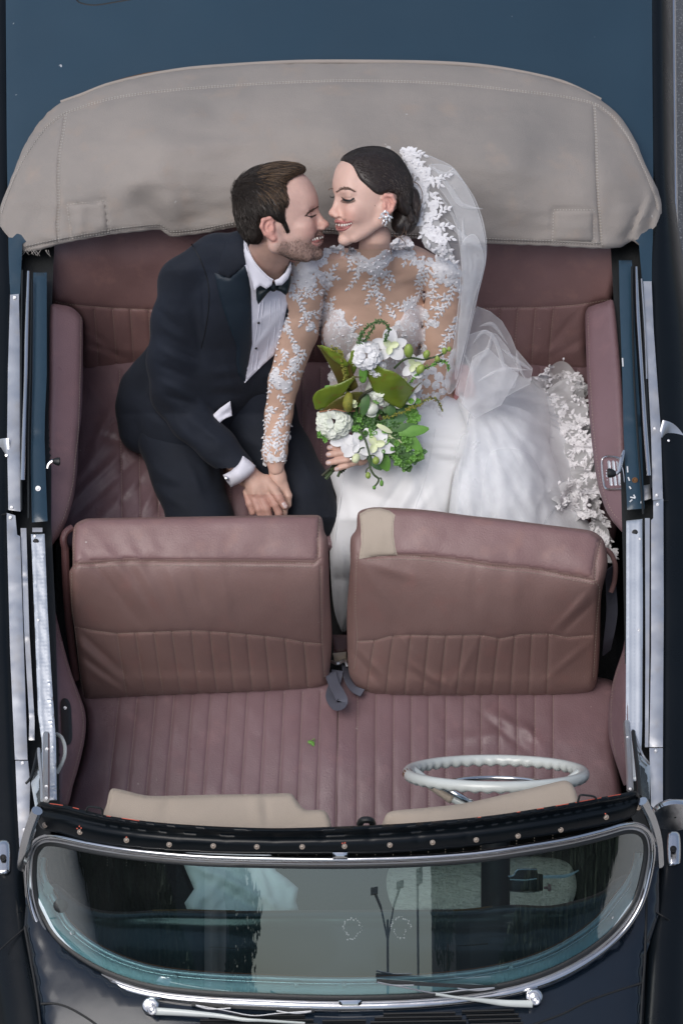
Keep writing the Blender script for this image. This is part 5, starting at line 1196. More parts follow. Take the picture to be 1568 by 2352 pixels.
# his other hand, resting on her hip
gk = Field((990, 830, -140), (1115, 950, -40), 2.4); kc_ = -92
gk.ell((1058, 862, kc_-10), (32, 26, 12), 8)
for p in ([(1045, 860, kc_, 9), (1034, 872, kc_+3, 8.5), (1024, 882, kc_, 7.5)], [(1056, 870, kc_, 9), (1052, 892, kc_+5, 8.5), (1047, 912, kc_+1, 7.6)], [(1068, 870, kc_-2, 9), (1070, 893, kc_+4, 8.4), (1068, 914, kc_, 7.5)], [(1078, 866, kc_-6, 8.5), (1083, 888, kc_, 8), (1084, 906, kc_-3, 7)]): gk.chain(p, 3)
V3_, F3_ = gk.mesh(); V3_ = sh(smooth_mesh(V3_, F3_, 1, .4))
allV, allF = merge([(Hm, Fh.tolist()), (V1, F1.tolist()), (V2, F2.tolist()), (V3_, F3_.tolist())])
base = np.array((.62, .40, .32)); T = np.tile(base, (len(allV), 1)); T[:len(Hm)] = tint
nk = slice(len(Hm), len(Hm)+len(V1)); T[nk] = (.60, .38, .30)
hd2 = slice(len(Hm)+len(V1), len(Hm)+len(V1)+len(V2)); T[hd2] = base
k_ = (allV[hd2][:, 1] > 1135); T[hd2] = np.where(k_[:, None], np.array((.56, .32, .26)), T[hd2])
T[-len(V3_):] = (.55, .25, .24)
mk('body', allV, allF, M['skin_m'], GR, smooth=180, col=T, recalc=True)
for z in (1, -1): mk('eyelashes', *lash_parts(gp, z, False), M['lash'], GR)
th = bvh(Hm, Fh.tolist())
def brow(line, n, w_, ln, lean, m, par, seed, rad=.8):
    r = np.random.default_rng(seed); L = resample(line, 1.0)[:, :2]; pr = []
    for i in range(n):
        t = r.uniform(0, 1); q = L[int(t*(len(L)-1))] + r.normal(size=2)*w_*(1-.5*abs(2*t-1)); e = q + np.array(lean)*r.uniform(.7, 1.2)*ln
        pr.append(tube([(*q, hit(th_cur, *q)+.3), (*((q+e)/2), hit(th_cur, *((q+e)/2))+1.3), (*e, hit(th_cur, *e)+.9)], None, 4, rfun=lambda t: rad*(1-.7*t)))
    return mk('eyebrow', *merge(pr), m, par, kind='stuff')
th_cur = th
brow([(704, 494), (712, 486), (723, 479), (732, 474)], 95, 1.1, 5, (-.75, .45), M['brow'], GR, 5)
mk('mouth_opening', *drape(th, [(713, 550), (719, 547), (728, 545), (738, 540), (744, 541), (741, 549), (733, 556), (724, 558), (717, 555)], .6, 2, 1, 2, .5), M['lipd'], GR)
teeth_row(th, [(718, 550.5, -.2, .75), (723, 549.5, -.2, .9), (728.5, 548, -.3, 1), (734, 546, -.35, 1.05), (739.5, 544, -.3, 1)], 2.7, 3.6, M['teeth'], GR)
mk('lower_lip', *drape(th, [(714, 552), (720, 557), (727, 560), (735, 557), (742, 550), (741, 556), (737, 563), (730, 567), (722, 564), (716, 558)], 1.2, 2, 2, 3, 1.2), mat('lip_m', (.50, .24, .21), .4), GR, smooth=180)
mk('eye_slit', *drape(th, [(712, 500), (717, 496), (723, 493), (727, 492.5), (725, 495.5), (719, 499), (714, 501.5)], .5, 2, 1, 2, .4, smooth=True), M['slit'], GR)
mk('thumbnail', *drape(bvh(V2, F2), [(647, 1158), (652, 1153), (659, 1160), (660, 1168), (654, 1168)], .7, 3, 1, 2, .6), M['nail'], GR)
# hair: shell limited by the hairline, then strands
def polysd(X, Y, poly):
    Q = np.stack([X.ravel(), Y.ravel()], 1); d = segdist(Q, poly, True); ins = inpoly(Q, poly); return np.where(ins, -d, d).reshape(X.shape)
def hair_shell(pose, fem, outline, zl, ext, thick, extra=None, k=6):
    pl = np.array([pose.uv2xy(u, v, zl) for u, v in outline]); pl = resample(pl, 6, True)
    f = Field((-150, -130, -100), (125, 165, 100), 2.8); s = .95 if fem else 1.
    f.ell((4, 50, 0), (97*s+thick, 82+thick*1.15, 74*s+thick*.55), 4); f.ell((20, 20, 0), (76+thick*.4, 74, 64*s+thick*.9), 12)
    f.ell((-18, -2, 0), (72+thick*.3, 60, 62*s+thick*.6), 12)
    if extra: extra(f)
    X, Y = np.meshgrid(f.ax[0], f.ax[1], indexing='ij'); sd_ = polysd(X, Y, pl)[:, :, None].astype(np.float32)
    hh = np.maximum(k - np.abs(f.D - sd_), 0)/k; f.D = np.maximum(f.D, sd_) + hh*hh*k*.25
    return f
go = [(567, 557), (549, 535), (537, 495), (529, 440), (534, 408), (548, 384), (572, 366), (605, 352), (643, 351), (680, 359), (705, 370), (721, 388), (712, 397), (690, 400), (668, 408), (656, 422), (657, 445), (663, 465), (655, 482), (653, 505), (662, 530), (656, 534), (650, 512), (640, 506), (625, 503), (605, 503), (598, 512), (599, 538), (592, 556), (580, 558)]
def exm(f): f.ell((38, 112, 0), (52, 26, 54), 16); f.ell((-70, 40, 0), (32, 60, 48), 16)
hs_ = hair_shell(gp, False, go, 66, 0, 11, exm, k=16); Vg, Fg = hs_.mesh(); Vg = gp(smooth_mesh(Vg, Fg, 1))
HR = mk('hair', Vg, Fg, M['hair_m'], GR, smooth=180, recalc=True)
tg = bvh(Vg, Fg); rg = np.random.default_rng(3)
crown = gp([(-70, 90, 20)])[0]
def dg(q, i, r):
    d = q - crown; d[2] *= .6; d /= np.linalg.norm(d)+1e-9
    top = np.clip((455 - q[1])/70, 0, 1)
    g_ = np.array([.25, 1., 0]); t_ = np.array([.95, .12, .15]); a = r.normal()*.22
    v = d*.55 + g_*(1-top)*.9 + t_*top*.9; return v + a*np.array([-v[1], v[0], 0])
vis = Vg[Vg[:, 2] > np.median(Vg[:, 2])-20]
mk('hair_strands', *merge(strands(3600, vis, dg, tg, (26, 50), 4, 1.0, (.4, 6.0), rg)), M['hair_m'], HR, smooth=180, kind='stuff')
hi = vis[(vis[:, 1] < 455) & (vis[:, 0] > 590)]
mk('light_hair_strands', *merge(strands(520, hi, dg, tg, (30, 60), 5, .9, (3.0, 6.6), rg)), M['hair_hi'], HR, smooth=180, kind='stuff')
fly = vis[(vis[:, 0] < 560) & (vis[:, 1] < 470)]
mk('stray_hairs', *merge(strands(90, fly, lambda q, i, r: np.array([-.8, -.5, 0])+r.normal(size=3)*.4, tg, (14, 26), 3, .7, (2, 9), rg)), M['hair_m'], HR, smooth=180, kind='stuff')
fl_ = [tube(resample([(704, 386, 64), (712, 404, 66), (706, 424, 67), (690, 436, 69)], 5), None, 3, rfun=lambda t: .7*(1-.6*t)), tube(resample([(690, 392, 68), (680, 412, 70), (662, 432, 72)], 5), None, 3, rfun=lambda t: .7*(1-.6*t)), tube(resample([(712, 385, 62), (700, 402, 66), (676, 420, 71)], 5), None, 3, rfun=lambda t: .7*(1-.6*t))]
# beard stubble: very short hairs over jaw and lip
hv = Vh; n_ = len(hv); x, y, z = hv.T
jm = (y < -30) & (x > 5) & (z > -5) & (y > -100) & ~((x > 78) & (y > -58) & (y < -28) & (np.abs(z) < 30)) & ~((x > 60) & (y > -40) & (y < -10))
mm = (np.abs(y+25) < 5) & (x > 84) & (np.abs(z) < 24)
sb = gp(Lh[jm | mm])
mk('beard_stubble', *merge(strands(1700, sb, lambda q, i, r: np.array([-.1, 1., 0])+r.normal(size=3)*.5, th, (2.5, 5), 1, .26, (.1, 1.1), rg)), M['brow'], GR, smooth=180, kind='stuff')

# ---- tuxedo jacket
gj = Field((225, 490, -420), (720, 1075, 150), 4.2)
gj.chain([(560, 640, -95, 95), (520, 740, -100, 118), (480, 860, -125, 120), (420, 950, -150, 110)], 40)
gj.chain([(590, 600, -90, 50), (500, 600, -105, 58), (425, 650, -105, 62)], 30)                  # shoulder line
gj.chain([(560, 560, -78, 30), (585, 600, -85, 30), (605, 655, -85, 42), (620, 720, -62, 60)], 26)
gj.chain([(650, 640, -95, 40), (640, 760, -90, 55), (600, 850, -95, 60)], 30)
gj.chain([(432, 655, -85, 62), (412, 740, -60, 62), (398, 830, -40, 58), (402, 905, -28, 54)], 22)   # near upper arm
gj.chain([(402, 905, -28, 54), (440, 965, -14, 48), (500, 1025, -6, 42), (546, 1072, -8, 36)], 16)    # forearm
gj.chain([(330, 940, -170, 60), (330, 985, -185, 52), (400, 990, -185, 50)], 24)                     # skirt of the jacket
gj.ell((302, 905, -190), (30, 55, 40), 20); gj.chain([(385, 800, -130, 40), (345, 870, -160, 48), (322, 940, -175, 52)], 20)
Vj, Fj = gj.mesh(); Vj = smooth_mesh(Vj, Fj, 2)
fw = waves(16, 81, 30, 110); me_ = np.zeros(len(Vj))
def vec_fold(Vx, a, b, w_, h, c0=None):
    Q = Vx[:, :2]; d, t = segdist(Q, [a, b], along=True); L = math.dist(a, b); return h*np.exp(-(d/w_)**2)*np.sin(np.clip(t/L, 0, 1)*math.pi)
front = sstep(Vj[:, 2], -140, -80)
disp = 1.6*wn(Vj, fw)
for a, b, w_, h in [((352, 740), (440, 790), 9, 6), ((348, 790), (455, 850), 10, 7), ((350, 830), (460, 880), 8, -6), ((356, 870), (450, 915), 10, 7), ((370, 905), (470, 935), 8, -7), ((350, 700), (420, 760), 9, -5), ((440, 700), (470, 840), 9, -8), ((465, 640), (470, 770), 5, -5),
                    ((478, 860), (560, 850), 12, 6), ((480, 890), (575, 880), 12, 6), ((475, 905), (570, 905), 9, -6), ((420, 930), (480, 950), 10, -6), ((430, 950), (520, 1030), 10, 5), ((410, 950), (450, 1010), 10, -5), ((330, 900), (400, 960), 12, -7), ((300, 940), (400, 985), 14, 6), ((500, 800), (545, 900), 8, 4), ((390, 800), (460, 830), 6, -4), ((470, 1000), (520, 1000), 8, 4), ((270, 960), (330, 1030), 12, 6)]:
    disp += vec_fold(Vj, a, b, w_, h)*front
Vj = sh(Vj + np.column_stack([np.zeros(len(Vj)), np.zeros(len(Vj)), disp]))
JK = mk('jacket', Vj, Fj, M['suit'], GR, smooth=180, recalc=True); tj = bvh(Vj, Fj)
arm_seam = [(440, 560), (462, 600), (478, 650), (480, 700), (472, 760), (462, 800)]
mk('sleeve_seam', *band(arm_seam, 2.4, lambda Q: hits(tj, Q), h=1, off=.3, step=8), M['black'], JK)
# shirt front, collar and cuffs
shp = [(560, 551), (566, 575), (582, 610), (600, 632), (625, 648), (640, 640), (655, 625), (668, 600), (668, 640), (660, 700), (645, 770), (630, 815), (600, 842), (562, 880), (548, 800), (560, 700), (556, 640), (552, 590)]
swv = waves(14, 91, 25, 90)
SH = mk('shirt', *drape(tj, shp, 4, 6, 6, 4, 2, lambda Q, d: 1.6*wn(Q, swv)+bump(Q, 600, 780, 60, 6, -.9, 5)+bump(Q, 612, 800, 60, 5, -1., -4)+bump(Q, 585, 740, 60, 5, -.5, 2), smooth=False, relax=3), M['shirt'], GR, smooth=70)
for l in ([(598, 690), (589, 760), (578, 850)], [(605, 692), (598, 760), (588, 848)], [(622, 690), (619, 750), (612, 830)], [(632, 690), (632, 750), (626, 815)], [(642, 685), (643, 740), (638, 790)]):
    mk('shirt_pleat', *band(l, 3.0, lambda Q: hits(tj, Q)+4, h=1.4, step=8), M['shirt'], SH)
for u, v in ((594, 742), (588, 800)): mk('shirt_stud', *disc((u, v, hit(tj, u, v)+9), 3, 2, 10, ring=False), M['black'], SH)
# collar stands around the neck
col1 = [(561, 549), (567, 572), (580, 598), (597, 620), (612, 634), (626, 643), (624, 655), (612, 664), (598, 656), (584, 666), (577, 640), (566, 606), (558, 575)]
col2 = [(630, 644), (640, 640), (655, 626), (668, 602), (670, 618), (662, 640), (648, 655), (634, 656)]
nkf = lambda Q: np.maximum(hits(tj, Q)+9, -42+0*Q[:, 0])
def plate(poly, cf, res=6, ew=4, ed=3, skirt=8, disp=None, smooth=False):
    return relief(poly, cf, res, disp, ew=ew, ed=ed, skirt=skirt, smooth=smooth)
CB = csurf([(561, 549, -28), (580, 598, -8), (612, 634, -18), (626, 643, -24), (584, 666, -40), (566, 606, -30), (598, 656, -34)])
mk('collar', *plate(col1, CB, 5), M['shirt'], SH, smooth=60)
mk('collar', *plate(col2, csurf([(630, 644, -26), (655, 626, -22), (668, 602, -30), (648, 655, -34)]), 5), M['shirt'], SH, smooth=60)
mk('collar_edge', *tube([(563, 552, -22), (581, 597, -2), (612, 633, -12), (627, 643, -17)], 1.6, 6, 6), M['shirt'], SH)
# satin peak lapel and upper collar
lap = [(563, 606), (526, 638), (493, 627), (500, 665), (512, 708), (527, 752), (544, 796), (543, 830), (546, 858), (563, 877), (571, 835), (579, 789), (578, 720), (576, 666), (570, 630)]
LP = mk('lapel', *drape(tj, lap, 8, 6, 7, 6, 4, lambda Q, d: bump(Q, 560, 760, 20, 120, -.05, 2)-4*sstep(Q[:, 1], 800, 870), smooth=False, relax=2), M['satin'], JK, smooth=60)
ucl = [(552, 535), (560, 552), (562, 580), (565, 607), (526, 638), (501, 627), (508, 590), (518, 560), (532, 540)]
mk('upper_collar', *drape(tj, ucl, 9, 6, 7, 5, 4, smooth=False, relax=2), M['suit'], JK, smooth=60)
flap = [(662, 610), (672, 610), (672, 690), (662, 740), (656, 760), (660, 690)]
mk('lapel', *drape(tj, flap, 8, 6, 7, 3, 3, smooth=False), M['satin'], JK, smooth=60)
# bow tie
def cf_bow(Q): return 26 - .0018*(Q[:, 0]-628)**2 + gshift(Q[:, 1]*.3+655*.7)
BT = mk('bow_tie', *relief([(619, 650), (626, 647), (635, 652), (637, 662), (630, 670), (622, 668), (617, 660)], lambda Q: cf_bow(Q)+8, 3, None, ew=6, ed=8, skirt=16), M['bow'], GR, smooth=80)
mk('bow_wing', *relief([(620, 652), (608, 646), (597, 644), (590, 656), (588, 672), (589, 688), (593, 700), (603, 688), (614, 674), (621, 668)], cf_bow, 4, lambda Q, d: 4*np.clip(d/8, 0, 1)+bump(Q, 606, 666, 20, 3, -.35, -4)+bump(Q, 605, 678, 16, 3, -.8, -3), ew=5, ed=5, skirt=10, smooth=False), M['bow'], BT, smooth=60)
mk('bow_wing', *relief([(634, 652), (648, 632), (663, 610), (668, 622), (668, 650), (662, 672), (656, 678), (645, 670), (635, 667)], cf_bow, 4, lambda Q, d: 4*np.clip(d/8, 0, 1)+bump(Q, 650, 648, 20, 3, -.7, -4)+bump(Q, 648, 660, 16, 3, .2, -3), ew=5, ed=5, skirt=10, smooth=False), M['bow'], BT, smooth=60)
# cuff, link and the flash of shirt at the waist
cuf = [(558, 1047), (574, 1058), (587, 1070), (584, 1082), (570, 1096), (551, 1110), (531, 1119), (519, 1104), (512, 1091), (530, 1082), (546, 1066)]
mk('cuff', *relief(cuf, gs(csurf([(560, 1052, 30), (585, 1072, 20), (545, 1090, 36), (530, 1116, 6), (514, 1092, 14)])), 5, lambda Q, d: 8*np.clip(d/14, 0, 1)**.5-4, ew=6, ed=6, skirt=40, smooth=False), M['shirt'], GR, smooth=60)
mk('cuff_link', *disc((520, 1099, 26+gshift(1099)), 5, 3, 12, ring=False), M['chrome'], GR)
mk('shirt_tail', *relief([(487, 955), (505, 938), (529, 921), (532, 945), (533, 955), (515, 962), (504, 972)], lambda Q: 8+gshift(Q[:, 1]), 5, lambda Q, d: bump(Q, 512, 945, 30, 4, -.7, 4)+bump(Q, 520, 952, 20, 3, -.5, -3), ew=3, ed=3, skirt=20, smooth=False), M['shirt'], GR, smooth=60)
# trousers
gt = Field((235, 870, -330), (800, 1310, 60), 5)
gt.chain([(440, 900, -150, 100), (420, 985, -165, 98)], 30); gt.chain([(520, 900, -130, 80), (600, 940, -140, 78)], 30)
gt.chain([(400, 1000, -160, 86), (430, 1090, -140, 78), (462, 1200, -135, 72), (480, 1280, -150, 66), (480, 1300, -240, 55)], 24)
gt.chain([(590, 960, -140, 84), (640, 1050, -130, 76), (690, 1130, -125, 70), (712, 1190, -130, 64), (712, 1260, -200, 56), (710, 1300, -300, 50)], 24)
Vt, Ft = gt.mesh(); Vt = smooth_mesh(Vt, Ft, 2); dsp = 1.8*wn(Vt, waves(16, 83, 30, 110)); frt = sstep(Vt[:, 2], -200, -120)
for a, b, w_, h in [((320, 1060), (420, 1110), 12, 6), ((330, 1100), (430, 1130), 10, -5), ((360, 1130), (450, 1180), 10, 5), ((480, 1010), (500, 1120), 12, -10), ((540, 1000), (640, 1040), 12, 5), ((560, 1150), (700, 1160), 12, -4), ((690, 1040), (720, 1110), 8, 4), ((600, 960), (680, 1000), 10, -5), ((420, 1040), (470, 1150), 10, 5)]: dsp += vec_fold(Vt, a, b, w_, h)*frt
Vt = sh(Vt + np.column_stack([0*dsp, 0*dsp, dsp])); mk('trousers', Vt, Ft, M['suit'], GR, smooth=180, recalc=True)
# ================================================================== the bride
BR = thing('person', 'woman with dark updo in long-sleeved white lace wedding dress and veil holding a bouquet', 'person', PW(930, 1000, .52))
yw = math.radians(20); bp = Pose((861, 478, 4), (-math.cos(yw), .05, math.sin(yw)), (.04, -1, .04), .98)
def sqf(L): L = np.array(L, float); y = L[:, 1]; L[:, 1] = np.where(y < 45, 45+(y-45)*.945, y); return L
hF = head(True); Vb, Fb = hF.mesh(); Vb = smooth_mesh(Vb, Fb, 1, .35); tb_ = face_tint(Vb, (.70, .465, .385), 'f'); Hb = bp(sqf(Vb)); thb = bvh(Hb, Fb.tolist())
bb = Field((585, 520, -330), (1180, 1330, 130), 4.2)
bb.chain([(862, 545, -14, 36), (858, 600, -50, 38), (858, 640, -95, 55)], 12)
bb.chain([(700, 634, -92, 34), (790, 618, -100, 42), (860, 628, -112, 50), (940, 612, -112, 44), (1024, 632, -105, 36)], 26)
bb.ell((856, 718, -112), (120, 96, 74), 26); bb.ell((796, 768, -62), (56, 52, 42), 20); bb.ell((915, 768, -62), (50, 50, 42), 20)
bb.chain([(862, 790, -122, 98), (880, 880, -125, 86), (940, 960, -140, 112), (980, 990, -150, 110)], 26)
bb.rc((790, 640, -66), (840, 655, -62), 6, 6, 12); bb.rc((880, 655, -62), (965, 628, -72), 6, 6, 12)       # collar bones
bb.chain([(704, 640, -72, 44), (693, 700, -52, 43), (686, 764, -40, 41), (652, 877, -12, 33), (640, 950, -2, 29), (631, 1040, -2, 26), (634, 1076, -8, 18)], 12)
bb.chain([(1022, 640, -88, 42), (1016, 722, -74, 40), (1010, 800, -60, 38), (992, 882, -42, 37), (910, 948, -15, 30), (852, 1008, 0, 24), (836, 1036, 4, 19)], 12)
bb.chain([(960, 1000, -160, 100), (940, 1110, -160, 90), (900, 1220, -165, 80), (860, 1300, -200, 60)], 30)
Vy, Fy = bb.mesh(); Vy = smooth_mesh(Vy, Fy, 1); Vy = sh(Vy); tby = bvh(Vy, Fy.tolist())
# hands
bh = Field((600, 1055, -90), (690, 1215, 40), 2.2)
bh.chain([(634, 1074, -10, 18), (638, 1096, -18, 19), (642, 1116, -26, 20)], 6, flat=1.15)
for p in ([(652, 1112, -20, 9.5), (662, 1138, -24, 8.6), (662, 1160, -34, 7.6)], [(650, 1126, -28, 10), (655, 1156, -36, 9), (652, 1182, -42, 8)], [(640, 1128, -30, 10), (644, 1160, -38, 9), (640, 1186, -44, 8)]): bh.chain(p, 4)
Vh1, Fh1 = bh.mesh(); Vh1 = sh(smooth_mesh(Vh1, Fh1, 1, .4))
bk = Field((735, 995, -10), (880, 1100, 90), 1.9)
bk.chain([(852, 1008, 2, 22), (838, 1036, 8, 20)], 6); bk.ell((826, 1044, 22), (24, 26, 15), 8)
for p in ([(820, 1024, 34, 9), (797, 1020, 46, 8.6), (775, 1024, 46, 8), (757, 1028, 36, 6.8)], [(822, 1036, 36, 9.2), (796, 1038, 49, 9), (772, 1041, 48, 8.2), (755, 1044, 40, 7)], [(820, 1050, 36, 9), (795, 1055, 48, 8.8), (772, 1059, 46, 8), (754, 1063, 38, 6.8)], [(814, 1062, 32, 8.4), (796, 1068, 42, 8), (782, 1073, 40, 7.2), (773, 1077, 34, 6.2)]): bk.chain(p, 2.5)
Vh2, Fh2 = bk.mesh(); Vh2 = sh(smooth_mesh(Vh2, Fh2, 1, .4)); tk = bvh(Vh2, Fh2.tolist())
aV, aF = merge([(Hb, Fb.tolist()), (Vy, Fy.tolist()), (Vh1, Fh1.tolist()), (Vh2, Fh2.tolist())])
T = np.tile(np.array((.66, .43, .345)), (len(aV), 1)); T[:len(Hb)] = tb_
mk('body', aV, aF, M['skin_f'], BR, smooth=180, col=T, recalc=True)
for a in ((757, 1027), (754, 1043.5), (753.5, 1062.5), (772.5, 1077)):
    u, v = a; mk('fingernail', *drape(tk, [(u-5.5, v), (u-2.5, v-3.6), (u+4.5, v-3.2), (u+5.5, v), (u+4.5, v+3.2), (u-2.5, v+3.6)], .8, 2, 1, 2, .5), M['nail'], BR)
rc_ = hit(tk, 806, 1053)
mk('ring', *tube([(806, 1045, rc_-6), (807, 1049, rc_-.5), (806, 1054, rc_+1), (805, 1059, rc_-1), (804, 1063, rc_-6)], 1.2, 8), M['chrome'], BR)
M['gem'] = mat('gem', (.9, .92, .95), .04, .6, coat=1)
mk('ring_stone', *disc((806, 1054, rc_+1.5), 3.4, 2.6, 8, ring=False), M['gem'], BR, smooth=0)
# face details
mk('eyelashes', *drape(thb, [(783, 451), (788, 455), (796, 458), (804, 458), (811, 454), (814, 455), (810, 460), (803, 463), (795, 462.5), (788, 460)], .7, 2, 1, 2, .4), M['lash'], BR)
lp = []
for i in range(22):
    t = i/21; u = 785+28*t; v = 458+5*math.sin(t*3.1)-2*t; c = hit(thb, u, v)
    lp.append(tube([(u, v, c+.5), (u-2.5+4*t, v+3.5, c+3), (u-3.5+7*t, v+5.5, c+5)], .45, 4))
mk('eyelash_hairs', *merge(lp), M['lash'], BR, kind='stuff')
mk('far_eyelashes', *drape(thb, [(756, 449), (762, 452), (767, 451), (766, 455), (760, 455)], .7, 2, 1, 2, .4), M['lash'], BR)
th_cur = thb
brow([(772, 440), (782, 434), (796, 433), (813, 440)], 150, 1.7, 6, (.8, -.12), M['brow_f'], BR, 8, .5)
brow([(756, 436), (761, 433), (766, 434)], 24, .8, 4, (-.8, .1), M['brow_f'], BR, 9, .5)
mk('mouth_opening', *drape(thb, [(769, 510), (778, 512), (790, 512.5), (802, 511.5), (809, 511), (806, 516), (799, 522), (788, 526), (777, 527), (772, 522)], .6, 2, 1, 2, .5), M['lipd'], BR)
teeth_row(thb, [(773, 515.5, .05, .8), (779, 517, .03, 1), (785.5, 517.5, 0, 1.05), (791.5, 517, -.05, .95), (797, 516, -.1, .85), (802, 514.5, -.15, .72), (806, 513, -.2, .55)], 2.8, 3.1, M['teeth'], BR)
mk('upper_lip', *drape(thb, [(768, 505), (775, 504), (782, 507), (795, 509), (806, 507), (813, 507.5), (806, 511), (795, 513), (782, 513), (773, 512), (768, 511)], 1.2, 2, 2, 2.5, 1.2), M['lip'], BR, smooth=180)
mk('lower_lip', *drape(thb, [(771, 523), (777, 526), (788, 525), (799, 520), (810, 511), (807, 517), (800, 525), (789, 531), (778, 532), (772, 528)], 1.4, 2, 2, 3, 1.4), M['lip'], BR, smooth=180)
# hair: smooth sweep to a low bun
ho = [(756, 416), (754, 397), (757, 374), (768, 360), (788, 350), (816, 338), (860, 324), (897, 332), (922, 352), (936, 381), (948, 413), (955, 450), (952, 490), (938, 500), (918, 486), (906, 462), (905, 448), (895, 443), (880, 441), (868, 447), (858, 446), (848, 441), (832, 426), (820, 412), (812, 396), (802, 378), (790, 370), (778, 378), (768, 388), (760, 402)]
def exb(f): f.ell((-50, 60, 0), (50, 52, 56), 14); f.ell((10, 108, 0), (66, 30, 50), 16)
hbF = hair_shell(bp, True, ho, 40, 0, 11, exb, k=12); Vq, Fq = hbF.mesh(); Vq = bp(smooth_mesh(Vq, Fq, 1))
bn = Field((880, 420, -100), (985, 565, 60), 2.8); bn.ell((930, 496, -18), (30, 42, 34), 4); bn.ell((942, 460, -14), (22, 34, 30), 8); bn.ell((918, 515, -10), (20, 22, 24), 8)
bn.chain([(912, 466, 10, 9), (935, 478, 20, 9), (946, 505, 12, 8), (934, 530, 4, 7)], 5); bn.chain([(950, 440, 6, 9), (958, 470, 4, 8), (954, 505, 0, 8)], 5)
Vn, Fn = bn.mesh(); Vn = smooth_mesh(Vn, Fn, 1)
HH = mk('hair', *merge([(Vq, Fq.tolist()), (Vn, Fn.tolist())]), M['hair_f'], BR, smooth=180, recalc=True)
tq = bvh(Vq, Fq.tolist()); tn = bvh(Vn, Fn.tolist()); rb_ = np.random.default_rng(11)
bunc = np.array([935., 470., 20.])
def db(q, i, r):
    d = bunc-q; d /= np.linalg.norm(d)+1e-9; t = np.clip((q[0]-760)/150, 0, 1)
    side = np.array([1.0, -.25+.25*t, .1]) if q[1] < 400 else np.array([.8, .25, 0]); return d*(.25+.9*t)+side*(1.05-.8*t)+r.normal(size=3)*.025
vq = Vq[Vq[:, 2] > np.median(Vq[:, 2])-15]
mk('hair_strands', *merge(strands(2300, vq, db, tq, (50, 95), 6, 1.0, (.3, 2.8), rb_)), M['hair_f'], HH, smooth=180, kind='stuff')
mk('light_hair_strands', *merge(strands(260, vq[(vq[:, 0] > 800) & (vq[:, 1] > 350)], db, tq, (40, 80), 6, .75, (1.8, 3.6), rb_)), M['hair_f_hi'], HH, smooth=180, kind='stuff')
def dn(q, i, r):
    d = q-np.array([930., 492., -10.]); return np.array([-d[1], d[0], 0])*.03*(1 if i % 3 else -.6)+np.array([.1, .8, 0])+r.normal(size=3)*.15
vn = Vn[Vn[:, 2] > -30]
mk('bun_strands', *merge(strands(800, vn, dn, tn, (30, 60), 5, 1.0, (.3, 3.4), rb_)), M['hair_f'], HH, smooth=180, kind='stuff')
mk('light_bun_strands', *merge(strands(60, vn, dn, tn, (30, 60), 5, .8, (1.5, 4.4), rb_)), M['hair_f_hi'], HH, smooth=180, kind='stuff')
curl = [[(908, 446, 22), (930, 432, 26), (948, 415, 20), (944, 398, 18)], [(940, 414, 22), (960, 424, 24), (970, 450, 22), (960, 485, 16)], [(885, 480, 62), (880, 505, 58), (884, 520, 56), (888, 533, 56)], [(876, 478, 62), (883, 492, 60), (890, 510, 58)],
        [(932, 530, 10), (930, 542, 12), (918, 546, 12)], [(905, 540, 20), (916, 545, 20), (926, 533, 18), (928, 520, 16)], [(918, 545, 16), (928, 556, 14), (934, 566, 10)], [(848, 440, 66), (852, 460, 69), (862, 474, 70)], [(900, 438, 48), (925, 428, 36), (945, 420, 26)], [(902, 442, 46), (928, 434, 34), (950, 428, 22)], [(905, 446, 44), (930, 440, 30), (946, 440, 22)]]
mk('loose_curls', *merge([tube(resample(np.array(c, float), 4), None, 5, rfun=lambda t: 1.3*(1-.7*t)) for c in curl]), M['hair_f_hi'], HH, smooth=180, kind='stuff')
# earring
er = thing_er = mk('earring', *disc((884, 486, hit(thb, 884, 486)+3), 4, 3, 8, ring=False), M['gem'], BR, smooth=0)
ec = hit(thb, 884, 488)+6; cr = []
for u, v, r_, a in [(876, 492, 3.6, .7), (872, 500, 3.2, .9), (880, 497, 3.6, .3), (880, 507, 3.4, .2), (886, 500, 4, 0), (887, 511, 3.2, 0), (892, 496, 3.6, -.5), (894, 505, 3.4, -.3), (898, 499, 3.2, -.9), (884, 517, 2.6, 0), (878, 513, 2.4, .3), (890, 489, 3.2, -.5), (881, 488, 3, .4)]:
    q = Field((-6, -9, -6), (6, 9, 6), 6)
    V = []; F = []
    for k in range(6):
        t = 2*math.pi*k/6; x, y = math.cos(t)*r_*.75, math.sin(t)*r_*1.5; V.append((u+x*math.cos(a)-y*math.sin(a), v+x*math.sin(a)+y*math.cos(a), ec))
    V += [(u, v, ec+2.6), (u, v, ec-2.6)]
    for k in range(6): F += [[k, (k+1) % 6, 6], [(k+1) % 6, k, 7]]
    cr.append((np.array(V), F))
for cgem in cr: mk('earring_stone', *cgem, M['gem'], er, smooth=0)

